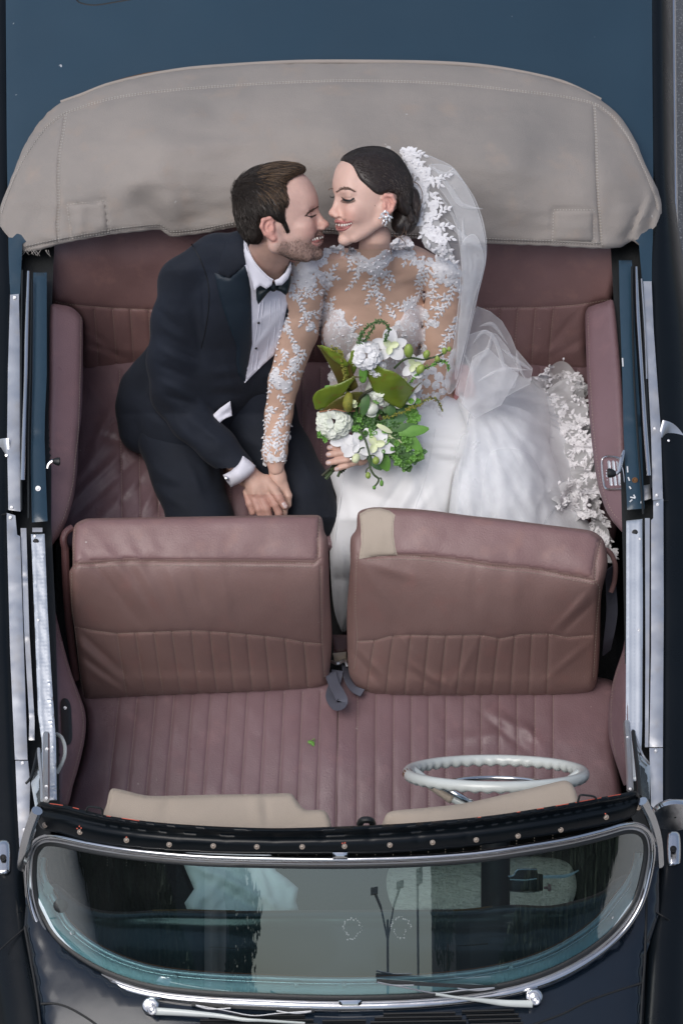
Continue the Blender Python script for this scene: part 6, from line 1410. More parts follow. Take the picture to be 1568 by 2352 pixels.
# ---- sheer tulle of the bodice and sleeves
Vs, Fs = bb.mesh(1.6); Vs = smooth_mesh(Vs, Fs, 1); twv = waves(10, 101, 14, 40, (1, 1, .3))
Vs = sh(Vs + np.column_stack([0*Vs[:, 0], 0*Vs[:, 0], .7*wn(Vs, twv)]))
cen = Vs[Fs].mean(1); keep = (cen[:, 1] > 596 - .0*cen[:, 0]) & (cen[:, 1] < 1062) & ~((cen[:, 1] > 1005) & (cen[:, 0] > 700) & (cen[:, 0] < 870)) & ~((cen[:, 1] > 1000) & (cen[:, 0] > 870))
keep |= (cen[:, 1] > 572) & (cen[:, 1] <= 596) & (np.abs(cen[:, 0]-870) < 70)
Fk = Fs[keep]; us = np.unique(Fk); mp_ = -np.ones(len(Vs), int); mp_[us] = np.arange(len(us))
GN = mk('sheer_bodice', Vs[us], mp_[Fk], M['tan'], BR, smooth=180, recalc=True); ts = bvh(Vs[us], mp_[Fk].tolist())
M['lace'] = mat('lace', (.86, .86, .88), .75, bump=.0006, bscale=900, c2=(.70, .69, .71), nscale=60)
M['bodice'] = mat('bodice', (.62, .53, .52), .8, bump=.0006, bscale=700, c2=(.70, .66, .66), nscale=40)
def leaf_mesh(tree, u, v, a, L, w_, lift=1.2, ridge=1.6, cf=None, tip=.0):
    out = [(0, 0), (.18, .62), (.42, 1), (.7, .72), (1, 0), (.7, -.72), (.42, -1), (.18, -.62)] if not tip else [(0, 0), (.3, .6), (.6, 1), (.92, .7), (1, 0), (.92, -.7), (.6, -1), (.3, -.6)]; V = []
    ca, sa = math.cos(a), math.sin(a)
    for x, y in out + [(.25, 0), (.6, 0)]:
        p = (u + ca*x*L - sa*y*w_/2, v + sa*x*L + ca*y*w_/2); c = cf(*p) if cf else hit(tree, *p)
        V.append((*p, c + (lift if (x, y) in out else lift+ridge)))
    F = [[0, 1, 8], [1, 2, 8], [2, 9, 8], [2, 3, 9], [3, 4, 9], [4, 5, 9], [5, 6, 9], [6, 8, 9], [6, 7, 8], [7, 0, 8]]
    n = len(V)
    for x in V[:8]: V.append((x[0], x[1], x[2]-2.2))
    for k in range(8): F.append([k, n+k, n+(k+1) % 8, (k+1) % 8])
    return np.array(V), F
def sprig(tree, line, size=1., rg_=RNG, cf=None, dens=1., stem=True):
    L = resample(line, 2.); s = np.concatenate([[0], np.cumsum(np.hypot(*np.diff(L[:, :2], axis=0).T))]); out = []; t = 2; side = 1; n = 0
    while t < s[-1]:
        p = [np.interp(t, s, L[:, i]) for i in (0, 1)]; q = [np.interp(min(t+3, s[-1]), s, L[:, i]) for i in (0, 1)]
        a = math.atan2(q[1]-p[1], q[0]-p[0]); k = size*(1.1-.45*t/s[-1])*rg_.uniform(.8, 1.2)
        out.append(leaf_mesh(tree, p[0], p[1], a+side*rg_.uniform(.55, 1.1), 13*k, 6.5*k, cf=cf)); side = -side; t += 5.2*size/dens
    out.append(leaf_mesh(tree, L[-1, 0], L[-1, 1], math.atan2(*(L[-1]-L[-2])[[1, 0]]), 11*size, 5.5*size, cf=cf))
    c = [(x[0], x[1], (cf(x[0], x[1]) if cf else hit(tree, x[0], x[1]))+1.4) for x in L[::2]]
    if stem and len(c) > 2: out.append(tube(c, 1.0, 4))
    return out
def blossom(tree, u, v, R_, rg_=RNG, cf=None):
    n = rg_.integers(5, 8); a0 = rg_.uniform(0, 6); out = []
    for k in range(n): out.append(leaf_mesh(tree, u, v, a0+2*math.pi*k/n+rg_.normal()*.12, R_*rg_.uniform(.75, 1.05), R_*.78, cf=cf, lift=1.3+.6*(k % 2), tip=1, ridge=.4))
    c = (cf(u, v) if cf else hit(tree, u, v))
    for k in range(4): out.append(disc((u+rg_.normal()*1.6, v+rg_.normal()*1.6, c+3.2), 1.5, 1, 6, ring=False))
    return out
def lace(lines=(), blooms=(), size=1., par=None, tree=None, name='lace_sprig', cf=None, m=None):
    tr = tree or ts; P_ = par or GN
    for l in lines: mk(name, *merge(sprig(tr, l, size, cf=cf)), m or M['lace'], P_, smooth=50, kind='stuff')
    for u, v, r_ in blooms: mk('lace_flower', *merge(blossom(tr, u, v, r_, cf=cf)), m or M['lace'], P_, smooth=50, kind='stuff')
# near sleeve
lace([[(664, 674), (680, 686), (694, 697), (697, 718), (709, 733), (722, 758)], [(706, 676), (714, 684), (722, 680)], [(697, 718), (712, 722), (728, 716)], [(700, 728), (690, 745)], [(651, 712), (659, 740), (666, 771), (680, 799), (684, 818)], [(684, 818), (672, 841), (652, 858), (636, 872)], [(650, 799), (656, 820), (645, 834)],
      [(701, 803), (690, 830), (675, 850)], [(664, 846), (690, 852)], [(658, 860), (682, 868)], [(648, 752), (662, 760)], [(628, 850), (622, 880), (616, 905)], [(640, 905), (652, 925)], [(624, 932), (614, 960), (610, 985)], [(672, 927), (652, 950), (642, 970), (628, 996), (617, 1022), (620, 1048)], [(667, 990), (655, 1012), (649, 1032), (653, 1056)], [(636, 985), (640, 1010), (634, 1035)], [(612, 1000), (608, 1030), (606, 1060)], [(648, 965), (664, 975)], [(618, 945), (630, 940)]],
     [(641, 880, 17), (658, 893, 14), (628, 868, 12), (634, 852, 10), (664, 880, 10), (680, 800, 11), (672, 830, 10), (622, 1052, 12), (640, 1058, 11), (632, 1022, 9), (650, 1048, 10), (612, 1064, 8), (652, 740, 8), (716, 748, 9), (708, 756, 8)], .95)
# near shoulder
lace([[(752, 640), (760, 625), (770, 612)], [(752, 640), (766, 636), (774, 638)], [(746, 622), (748, 650), (746, 672), (744, 690)], [(744, 690), (752, 702), (766, 712)], [(744, 690), (742, 712), (748, 728)], [(756, 700), (764, 688)], [(668, 650), (670, 668), (680, 680)], [(700, 668), (712, 674), (724, 668)], [(684, 664), (694, 676)], [(738, 655), (756, 656)]],
     [(678, 622, 15), (695, 612, 15), (712, 606, 14), (730, 604, 13), (690, 632, 15), (708, 626, 14), (725, 622, 13), (702, 646, 14), (718, 640, 12), (676, 642, 13), (690, 655, 12), (736, 632, 12), (708, 660, 12), (672, 660, 10), (736, 588, 12), (750, 580, 12), (764, 572, 11), (744, 600, 11), (742, 645, 10), (756, 652, 9), (738, 672, 9), (668, 610, 10), (722, 655, 9)])
# collar
lace([[(846, 604), (856, 628), (864, 655), (868, 682), (872, 716)], [(836, 612), (822, 630), (812, 648), (799, 662)], [(812, 588), (806, 602), (801, 618)], [(858, 640), (846, 652), (838, 660)], [(864, 660), (850, 678), (842, 692)], [(868, 668), (878, 684)], [(880, 622), (884, 642), (892, 660)], [(886, 618), (896, 632), (902, 642)], [(930, 572), (932, 590), (928, 606)], [(945, 570), (948, 588), (944, 602)], [(826, 606), (818, 618), (820, 632)], [(790, 575), (796, 586), (800, 596)]],
     [(808, 578, 10), (818, 588, 12), (830, 598, 13), (843, 606, 14), (857, 604, 14), (870, 597, 14), (882, 588, 13), (892, 577, 13), (902, 566, 12), (912, 556, 11), (922, 566, 12), (932, 558, 12), (868, 614, 14), (852, 622, 12), (838, 614, 11), (884, 604, 12), (896, 592, 11), (908, 580, 11), (920, 584, 11), (934, 576, 10), (828, 612, 9), (876, 628, 11), (862, 632, 10), (942, 564, 10), (944, 582, 10), (782, 570, 10), (772, 575, 9), (912, 572, 10)])
mk('high_collar', *drape(ts, [(803, 566), (815, 580), (841, 596), (868, 588), (888, 572), (901, 555), (912, 545), (925, 540), (940, 545), (945, 560), (925, 575), (900, 592), (872, 607), (842, 613), (815, 598), (800, 582)], 2.0, 5, 3, 5, 2, lambda Q, d: .8*wn(Q, twv)), M['bodice'], GN, smooth=180)
# far shoulder and sleeve
lace([[(986, 612), (976, 640), (966, 662), (956, 690), (945, 712)], [(970, 640), (958, 650)], [(962, 674), (975, 684), (984, 676)], [(948, 706), (936, 704)], [(1040, 655), (1034, 684), (1020, 706), (1000, 730), (985, 748)], [(1030, 690), (1012, 680), (1002, 682)], [(1018, 710), (1004, 704), (994, 708)], [(1050, 650), (1060, 668), (1056, 690)], [(1050, 724), (1046, 750), (1034, 776), (1014, 792)], [(1044, 756), (1030, 758)], [(1036, 776), (1022, 772)], [(1046, 800), (1036, 830), (1028, 862)], [(1028, 800), (1012, 812), (1002, 830)], [(1040, 820), (1024, 830)], [(960, 905), (975, 915), (990, 905)], [(905, 950), (925, 944), (935, 930)], [(970, 616), (962, 640)], [(990, 640), (996, 665), (990, 690)]],
     [(1010, 600, 13), (1026, 605, 14), (1042, 612, 14), (1052, 628, 13), (1036, 628, 15), (1018, 622, 15), (1002, 612, 13), (1012, 642, 14), (1030, 648, 14), (1048, 648, 12), (986, 602, 12), (970, 598, 12), (956, 600, 12), (966, 612, 10), (1000, 630, 11), (1054, 666, 9), (1000, 745, 11), (988, 740, 9), (1012, 830, 12), (992, 850, 14), (974, 860, 13), (1008, 866, 13), (1024, 880, 12), (1000, 885, 12), (1036, 846, 10), (980, 880, 12), (962, 880, 11), (1016, 900, 10), (958, 860, 10), (925, 958, 10), (908, 966, 9), (940, 590, 10), (990, 655, 9)])
# bodice cups
cupL = [(732, 724), (745, 716), (765, 712), (783, 716), (792, 732), (803, 752), (822, 778), (842, 806), (862, 846), (850, 920), (790, 940), (758, 900), (760, 830), (742, 790), (733, 760)]
cupR = [(972, 706), (955, 700), (935, 706), (922, 730), (905, 755), (893, 790), (880, 830), (862, 846), (850, 920), (900, 960), (960, 930), (965, 870), (968, 820), (975, 780), (977, 740)]
for cp in (cupL, cupR): mk('bodice_cup', *drape(ts, cp, 2.2, 6, 3, 5, 2, lambda Q, d: .6*wn(Q, twv)), M['bodice'], GN, smooth=180)
def fill_lace(poly, tree, n, size, rg_, cf=None, par=None, every=5, md=7):
    P = np.array(poly, float); lo, hi = P.min(0), P.max(0); pts = []
    tries = 0
    while len(pts) < n and tries < n*40:
        q = rg_.uniform(lo, hi); tries += 1
        if inpoly(q[None], P)[0] and all(math.hypot(*(q-x)) > md for x in pts): pts.append(q)
    parts = []
    for i, q in enumerate(pts):
        parts += blossom(tree, q[0], q[1], size*rg_.uniform(.8, 1.3), rg_, cf) if i % every == 0 else [leaf_mesh(tree, q[0], q[1], rg_.uniform(0, 6.28), size*1.2, size*.6, cf=cf)]
    return mk('lace_field', *merge(parts), M['lace'], par or GN, smooth=50, kind='stuff')
fill_lace(cupL, ts, 150, 12, np.random.default_rng(21)); fill_lace(cupR, ts, 170, 12, np.random.default_rng(22))
lace([[(790, 790), (804, 765), (814, 735)], [(804, 765), (812, 752), (824, 748)], [(800, 788), (818, 778), (834, 778)], [(905, 735), (900, 720), (892, 708)], [(925, 705), (936, 690), (948, 684)], [(930, 720), (920, 706), (906, 700)]], [(779, 722, 13), (765, 728, 12), (935, 700, 12), (950, 690, 11), (915, 745, 11), (790, 750, 11)])
# sleeve hems
mk('sleeve_hem', *tube([(x, y, hit(ts, x, y)+1.5) for x, y in resample([(605, 1058), (612, 1066), (624, 1062), (636, 1066), (648, 1060), (658, 1058)], 3)[:, :2]], 1.5, 6), M['lace'], GN)
# tiny buttons down the outer sleeve
for i in range(26):
    v = 690+i*14.; u = np.interp(v, [690, 757, 828, 866, 912, 982, 1039], [651, 643, 630, 621, 613, 606, 604])+2; 
    mk('sleeve_button', *disc((u, v, hit(ts, u+3, v)+1), 2.6, 2, 8, ring=False), M['lace'], GN)
# ================================================================== skirt, train and veil
M['satin_w'] = mat('satin_w', (.86, .87, .89), .55, bump=.0003, bscale=500, sheen=.2)
M['tulle_base'] = mat('tulle_base', (.86, .88, .90), .9, c2=(.76, .78, .81), nscale=9, bump=.001, bscale=160, stretch=(4, 1, 1))
M['tulle'] = tulle('tulle', .22, (.93, .94, .96)); M['tulle2'] = tulle('tulle2', .30, (.93, .94, .96)); M['tulle_edge'] = tulle('tulle_edge', .75); M['lace_net'] = tulle('lace_net', .62, (.74, .74, .75), 90)
skw = waves(12, 111, 90, 300)
skz = csurf([(770, 1080, -70), (760, 1180, -95), (762, 1300, -30), (785, 1450, -150), (850, 1060, -25), (850, 1180, -60), (930, 980, -45), (960, 1100, -30), (1000, 1180, -55), (1018, 901, -75), (1085, 930, -110), (1095, 1010, -120), (1070, 1120, -110), (1040, 1200, -110), (960, 1290, -90), (830, 1290, -30), (1080, 1290, -150), (900, 940, -80)])
skf0 = gs(skz)
def skf(Q):
    Q = np.atleast_2d(Q); a = skf0(Q); b = np.array([(lambda h: -999. if h[0] is None else h[0].z+7)(tby.ray_cast(Vector((q[0], q[1], 2000.)), Vector((0, 0, -1.)))) for q in Q])
    t = np.where(b > -900, np.maximum(b-a, 0), 0)*(Q[:, 1] < 1230); return a+t
skp = [(845, 985), (880, 960), (925, 935), (960, 928), (985, 915), (1018, 899), (1050, 908), (1074, 922), (1088, 942), (1094, 968), (1096, 1003), (1090, 1045), (1078, 1085), (1066, 1130), (1060, 1200), (1060, 1320), (830, 1320), (815, 1400), (797, 1446), (786, 1452), (768, 1405), (760, 1330), (757, 1250), (761, 1197), (773, 1147), (764, 1115), (757, 1078), (770, 1050), (800, 1015)]
def skd(Q, d=None):
    h = 2.5*wn(Q, skw)
    for u, v, a, l, t, hh in [(1040, 985, .10, 60, 5, 4), (1035, 1010, .14, 70, 4, -5), (1030, 1045, .12, 70, 5, 6), (1020, 1060, .1, 60, 4, -5), (1010, 1020, .05, 60, 5, 4), (1045, 960, .15, 50, 4, -4), (930, 1150, -1.0, 110, 14, 9), (900, 1140, -1.0, 100, 9, -8), (960, 1170, -.9, 80, 8, 5), (985, 1080, 1.35, 110, 5, 3), (960, 1100, 1.25, 90, 7, -4), (800, 1150, 1.4, 90, 9, 4), (850, 1130, .4, 60, 14, -6), (790, 1330, 1.5, 90, 6, 5), (778, 1340, 1.5, 90, 4, -5), (805, 1300, 1.3, 90, 6, -4)]: h = h + bump(Q, u, v, l, t, a, hh)
    return h
SK = mk('skirt', *relief(skp, skf, 7, skd, ew=18, ed=26, skirt=90, smooth=True, bstep=8), M['satin_w'], BR, smooth=180)
skF = lambda Q: skf(Q)+skd(np.atleast_2d(Q))
mk('skirt_seam', *tube([(x, y, skF([(x, y)])[0]+.3) for x, y in resample([(1000, 985), (990, 1040), (975, 1100), (955, 1160), (935, 1230)], 8)[:, :2]], 1.1, 5), M['satin_w'], SK)
mk('skirt_seam', *tube([(x, y, skF([(x, y)])[0]+.3) for x, y in resample([(790, 1085), (784, 1130), (776, 1180), (770, 1240)], 8)[:, :2]], 1.1, 5), M['satin_w'], SK)
lace([[(935, 945), (960, 936), (985, 925)], [(985, 925), (1000, 935), (1010, 950)]], [(1000, 910, 11), (985, 922, 11), (968, 930, 10), (950, 938, 10), (1010, 925, 9)], par=SK, cf=lambda u, v: skF([(u, v)])[0])
# the train: a soft mass of tulle over the seat, ending in a lace hem
trp = [(1040, 900), (1060, 880), (1075, 850), (1100, 835), (1140, 845), (1185, 858), (1215, 872), (1245, 876), (1262, 900), (1285, 905), (1300, 960), (1318, 1010), (1330, 1060), (1345, 1110), (1352, 1150), (1340, 1180), (1360, 1215), (1366, 1260), (1372, 1320), (1040, 1320), (1030, 1200), (1040, 1100), (1060, 1040), (1070, 980)]
trz = zsurf([(1050, 900, .72), (1100, 850, .64), (1245, 880, .59), (1100, 1000, .74), (1200, 1000, .71), (1300, 1000, .58), (1100, 1150, .72), (1220, 1150, .70), (1340, 1150, .57), (1200, 1300, .66), (1060, 1300, .66), (1365, 1300, .55), (1150, 930, .70)])
trw = waves(14, 121, 60, 200); trw2 = waves(20, 122, 10, 40, (1, .35, 0)); fanc = np.array([1085., 905.])
def trd(Q, d=None):
    r = Q-fanc; th_ = np.arctan2(r[:, 1], r[:, 0]); R_ = np.hypot(*r.T)
    h = 5*wn(Q, trw) + 1.2*wn(Q, trw2)
    amp = np.clip(R_/120, 0, 1)
    h += amp*(3.2*np.sin(th_*21+2*np.sin(R_/70)) + 2.2*np.sin(th_*37+1.3+np.sin(R_/45)*1.6) + 1.3*np.sin(th_*61+R_/60))
    h += bump(Q, 1240, 1180, 12, 70, -.15, -12) + bump(Q, 1130, 1200, 10, 60, .1, -12) + bump(Q, 1195, 1040, 60, 30, .2, 10) + bump(Q, 1290, 1160, 30, 10, .2, -12)
    return h
TR = mk('train', *relief(trp, trz, 6, trd, ew=22, ed=34, skirt=110, smooth=True, bstep=7), M['tulle_base'], BR, smooth=180)
trF = lambda Q: trz(Q)+trd(np.atleast_2d(Q))
# gauzy sheets over the mass
def sheet(name, poly, cf, m, par, seed, amp=5, lo=20, hi=80, res=7, ax=(1, .4, 0), edge=True, er=.55, sm=True):
    wv = waves(12, seed, lo, hi, ax); f = lambda Q, d=None: amp*wn(Q, wv)
    o = mk(name, *relief(poly, cf, res, f, ew=0, skirt=0, smooth=sm, bstep=res), m, par, smooth=180)
    if edge:
        L = resample(poly, 5, True, sm)[:, :2]; c = cf(L)+f(L)
        mk('rolled_edge', *tube(np.column_stack([L, c]), er, 4, None, closed=True), M['tulle2'], o)
    return o
up = lambda k: (lambda Q: trF(Q)+k)
sheet('tulle_layer', [(1090, 905), (1180, 870), (1240, 880), (1262, 960), (1255, 1060), (1230, 1130), (1150, 1180), (1080, 1190), (1075, 1050)], up(14), M['tulle2'], TR, 201, edge=False)
sheet('tulle_layer', [(1085, 960), (1150, 930), (1230, 960), (1270, 1050), (1290, 1130), (1250, 1200), (1240, 1260), (1060, 1260), (1060, 1100)], up(24), M['tulle2'], TR, 202, edge=False)
sheet('tulle_layer', [(1060, 1000), (1100, 1010), (1130, 1100), (1120, 1190), (1110, 1260), (1030, 1260), (1040, 1100)], up(20), M['tulle'], TR, 203, edge=False)
sheet('tulle_layer', [(1120, 1050), (1210, 1040), (1250, 1120), (1230, 1180), (1250, 1280), (1120, 1280)], up(30), M['tulle'], TR, 204, edge=False)
# fine crease threads in the tulle
cr = []; rr_ = np.random.default_rng(44)
for i in range(46):
    th0 = rr_.uniform(-.15, 1.75); r0 = rr_.uniform(20, 90); r1 = r0+rr_.uniform(60, 200); bnd = rr_.uniform(-.25, .25)
    P_l = [fanc+np.array([math.cos(th0+bnd*t), math.sin(th0+bnd*t)])*(r0+(r1-r0)*t) for t in np.linspace(0, 1, 9)]
    P_l = [p for p in P_l if inpoly(p[None], np.array(trp, float))[0]]
    if len(P_l) > 3: cr.append(tube([(p[0], p[1], trF([p])[0]+8) for p in P_l], .8, 4))
mk('tulle_folds', *merge(cr), M['tulle_edge'], TR, kind='stuff')
# lace hem of the train
def ruffle(center, w0, amp, n, name, z_off, par, seed):
    L = resample(center, 3.5)[:, :2]; T_ = np.gradient(L, axis=0); T_ /= np.linalg.norm(T_, axis=1)[:, None]; Nn = np.column_stack([-T_[:, 1], T_[:, 0]]); rg2 = np.random.default_rng(seed)
    s = np.arange(len(L))*3.5; ph = rg2.uniform(0, 6); V = []; F = []; k = 9
    base = trz(L)
    for i in range(len(L)):
        w_ = w0*(1+.22*math.sin(s[i]/13+ph)+.12*math.sin(s[i]/5))
        for j in range(k):
            t = j/(k-1)-.5; o = L[i]+Nn[i]*t*w_+T_[i]*5*math.sin(s[i]/9+t*5)
            V.append((o[0], o[1], base[i]+z_off+amp*math.sin(s[i]/8.5+ph+t*3.0)*(.4+abs(t)*1.6)+amp*.5*math.sin(s[i]/4.1)))
    for i in range(len(L)-1):
        for j in range(k-1): F.append([i*k+j, (i+1)*k+j, (i+1)*k+j+1, i*k+j+1])
    V = np.array(V); o = mk(name, V, F, M['lace_net'], par, smooth=180); return o, V, bvh(V, F)
hems = [ruffle([(1232, 885), (1262, 872), (1285, 858), (1308, 868), (1325, 900), (1348, 915)], 44, 7, 0, 'lace_hem', 14, TR, 1), ruffle([(1262, 890), (1285, 940), (1300, 1000), (1315, 1060), (1330, 1110), (1345, 1150)], 96, 8, 0, 'lace_hem', 16, TR, 2),
        ruffle([(1320, 900), (1338, 960), (1345, 1020), (1350, 1080), (1352, 1120)], 30, 7, 0, 'lace_hem', 10, TR, 3), ruffle([(1345, 1115), (1358, 1160), (1372, 1200), (1384, 1240), (1400, 1290)], 32, 7, 0, 'lace_hem', 10, TR, 4), ruffle([(1270, 1150), (1300, 1135), (1325, 1160), (1335, 1190)], 50, 8, 0, 'lace_hem', 18, TR, 5)]
rl = np.random.default_rng(61)
for hn, (o, Vv, tr_) in enumerate(hems):
    parts = []; n_sp = (24, 56, 16, 20, 20)[hn]; ku = 9; nl_ = len(Vv)//ku
    for i in range(n_sp):
        a_ = rl.integers(2, nl_-3); j0 = rl.integers(1, 8); ln_ = rl.integers(4, 9); js = 1 if rl.random() > .5 else -1
        pts_ = []
        for k in range(ln_):
            ii = min(nl_-1, a_+k); jj = int(np.clip(j0+js*k//2, 0, 8)); pts_.append(Vv[ii*ku+jj][:2])
        c0 = Vv[a_*ku+j0][2]; f_ = (lambda u, v, tt=tr_, c0=c0: (lambda h: h+1 if abs(h-c0) < 34 else c0)(hit(tt, u, v, c0)))
        parts += sprig(None, pts_, rl.uniform(.75, 1.15), rl, cf=f_)
        if i % 2 == 0: q = pts_[-1]; parts += blossom(None, q[0], q[1], rl.uniform(8, 12), rl, cf=f_)
    for i in range(n_sp*2):    # scalloped outer edge
        q = Vv[(rl.integers(nl_))*ku+(8 if rl.random() > .45 else 0)]; f_ = (lambda u, v, c0=q[2]: c0+1)
        parts.append(leaf_mesh(None, q[0], q[1], rl.uniform(0, 6.3), rl.uniform(8, 14), rl.uniform(5, 8), cf=f_, tip=1))
    mk('hem_lace', *merge(parts), M['lace'], o, smooth=50, kind='stuff')
# veil: falls from the bun over the shoulder and spreads on her lap
VE = sheet('veil', [(922, 346), (960, 350), (1000, 364), (1038, 384), (1062, 414), (1090, 458), (1108, 508), (1116, 556), (1114, 604), (1100, 660), (1090, 710), (1076, 770), (1062, 830), (1050, 880), (1030, 905), (1022, 870), (1040, 800), (1050, 720), (1056, 640), (1040, 600), (1000, 580), (972, 560), (958, 500), (946, 430)], lambda Q: gshift(Q[:, 1])+np.interp(Q[:, 1], [346, 450, 600, 900], [-25, -40, -30, 20]) - .0012*(Q[:, 0]-1000)**2*.6, M['tulle'], BR, 301, amp=5, lo=40, hi=140, er=.7)
vf = lambda Q: gshift(np.atleast_2d(Q)[:, 1])+np.interp(np.atleast_2d(Q)[:, 1], [346, 450, 600, 900], [-25, -40, -30, 20]) - .0012*(np.atleast_2d(Q)[:, 0]-1000)**2*.6
sheet('veil_layer', [(985, 380), (1040, 388), (1085, 460), (1110, 540), (1112, 610), (1085, 720), (1060, 820), (1045, 870), (1052, 760), (1066, 640), (1062, 560), (1040, 480), (1000, 420)], lambda Q: vf(Q)+9, M['tulle'], VE, 302, amp=5, lo=30, hi=120)
sheet('veil_layer', [(1060, 560), (1090, 540), (1110, 600), (1085, 700), (1064, 800), (1050, 850), (1054, 740), (1062, 650)], lambda Q: vf(Q)+17, M['tulle'], VE, 303, amp=5, lo=30, hi=90)
for l, r_ in (([(990, 375), (1030, 430), (1060, 470), (1108, 480)], 1.6), ([(1005, 440), (1050, 520), (1060, 620)], 1.0), ([(1062, 500), (1064, 560), (1068, 640), (1076, 700)], 1.4), ([(1020, 500), (1060, 540), (1112, 575)], 1.6), ([(1075, 570), (1080, 620), (1072, 680)], 1.2), ([(1092, 575), (1090, 620), (1074, 700), (1064, 760)], 1.2), ([(980, 378), (1020, 400), (1042, 386)], 1.2), ([(1060, 414), (1040, 395), (1030, 400)], 1.)):
    mk('veil_fold', *band([(l[0][0], l[0][1], 1)]+[(x, y, r_*7) for x, y in l[1:-1]]+[(l[-1][0], l[-1][1], 1)], 5, lambda Q: vf(Q)+11, h=3, step=6), M['tulle'], VE, smooth=180)
# lace border of the veil
vb_in = [(926, 350), (936, 380), (948, 430), (956, 480), (962, 530), (972, 565), (985, 582)]
vlp = [(922, 346), (945, 344), (968, 352), (964, 372), (985, 388), (990, 410), (985, 440), (1000, 470), (1005, 500), (1015, 525), (1028, 555), (1042, 590), (1050, 612), (1030, 596), (1000, 584), (975, 568), (964, 530), (956, 480), (946, 430), (934, 385)]
vc = lambda u, v: vf([(u, v)])[0]+14
mk('veil_lace_net', *relief(vlp, lambda Q: vf(Q)+11, 7, None, ew=0, skirt=0, smooth=False), M['lace_net'], VE, smooth=180)
fl2 = fill_lace(vlp, None, 120, 12, np.random.default_rng(31), cf=vc, par=VE, md=5.5)
lace([[(990, 402), (1000, 412), (1012, 410), (1028, 404)], [(992, 415), (1002, 420), (1010, 424)], [(985, 440), (1000, 450), (1010, 470)], [(990, 500), (1012, 488), (1026, 480)], [(1000, 520), (1018, 520), (1032, 520)], [(935, 352), (955, 350), (972, 356)], [(1010, 548), (1024, 545), (1036, 548)]], [(948, 356, 12), (960, 380, 12), (972, 410, 12), (975, 450, 12), (985, 500, 12), (995, 545, 13), (1015, 575, 13)], 1.25, par=VE, cf=vc)
# lower veil spilling over the lap
lv = csurf([(1060, 720, -70), (1100, 700, -90), (1190, 800, -60), (1220, 850, -40), (1060, 900, 20), (1150, 880, 0), (1100, 800, -40)])
lvf = gs(lv)
V2L = sheet('veil_layer', [(1095, 704), (1125, 716), (1152, 738), (1172, 772), (1184, 802), (1222, 846), (1216, 882), (1180, 900), (1130, 930), (1080, 930), (1045, 905), (1052, 850), (1066, 790), (1080, 740)], lvf, M['tulle'], VE, 304, amp=8, lo=30, hi=110, sm=False)
sheet('veil_layer', [(1075, 770), (1110, 758), (1140, 768), (1166, 800), (1190, 850), (1180, 890), (1130, 900), (1070, 940), (1050, 900)], lambda Q: lvf(Q)+12, M['tulle'], VE, 305, amp=7, lo=26, hi=90, sm=False)
sheet('veil_layer', [(1085, 820), (1120, 800), (1150, 830), (1190, 860), (1150, 930), (1090, 960), (1060, 930)], lambda Q: lvf(Q)+20, M['tulle'], VE, 306, amp=7, lo=26, hi=90, sm=False)
for l in ([(1100, 750), (1130, 745), (1165, 790)], [(1085, 790), (1110, 762), (1135, 780), (1155, 840), (1160, 880)], [(1080, 860), (1120, 800), (1128, 765)], [(1150, 800), (1190, 830), (1220, 850)], [(1090, 880), (1150, 850), (1215, 850)], [(1070, 880), (1090, 830), (1125, 810)], [(1060, 800), (1085, 860), (1080, 910)], [(1185, 805), (1190, 840), (1205, 870)]):
    mk('veil_fold', *band([(l[0][0], l[0][1], 1)]+[(x, y, 9) for x, y in l[1:-1]]+[(l[-1][0], l[-1][1], 1)], 5, lambda Q: lvf(Q)+18, h=3, step=6), M['tulle'], VE, smooth=180)

# ================================================================== bouquet
BQ = thing('bouquet', 'bouquet of white blooms, green anthurium leaves and trailing buds held in her hand', 'bouquet', W([(770, 1085, gshift(1085)+20)])[0])
def gmat(n, a, b, r=.5, sc=30, **k): return mat(n, a, r, c2=b, nscale=sc, **k)
M['petal'] = gmat('petal', (.78, .80, .74), (.70, .76, .62), .6, 40); M['petal_pure'] = gmat('petal_pure', (.80, .80, .82), (.74, .75, .76), .5, 30)
M['petal_green'] = gmat('petal_green', (.66, .74, .40), (.74, .78, .56), .5, 30); M['leaf'] = gmat('leaf', (.07, .17, .035), (.045, .11, .03), .45, 40)
M['leaf_light'] = gmat('leaf_light', (.16, .36, .06), (.10, .26, .04), .5, 40); M['leaf_pale'] = gmat('leaf_pale', (.12, .24, .10), (.09, .20, .08), .5, 30)
M['anth'] = gmat('anth', (.19, .25, .03), (.11, .18, .02), .3, 14, c3=(.20, .10, .03)); M['anth_dark'] = gmat('anth_dark', (.10, .12, .02), (.10, .05, .02), .35, 16)
M['stem'] = gmat('stem', (.05, .09, .025), (.03, .05, .02), .5, 40); M['stem_dark'] = gmat('stem_dark', (.035, .035, .018), (.025, .03, .015), .5, 40)
M['bud'] = gmat('bud', (.33, .42, .10), (.22, .34, .06), .4, 40); M['spad'] = gmat('spad', (.32, .28, .04), (.16, .20, .03), .7, 120, bump=.002, bscale=300)
gb0 = lambda v: float(gshift(v))
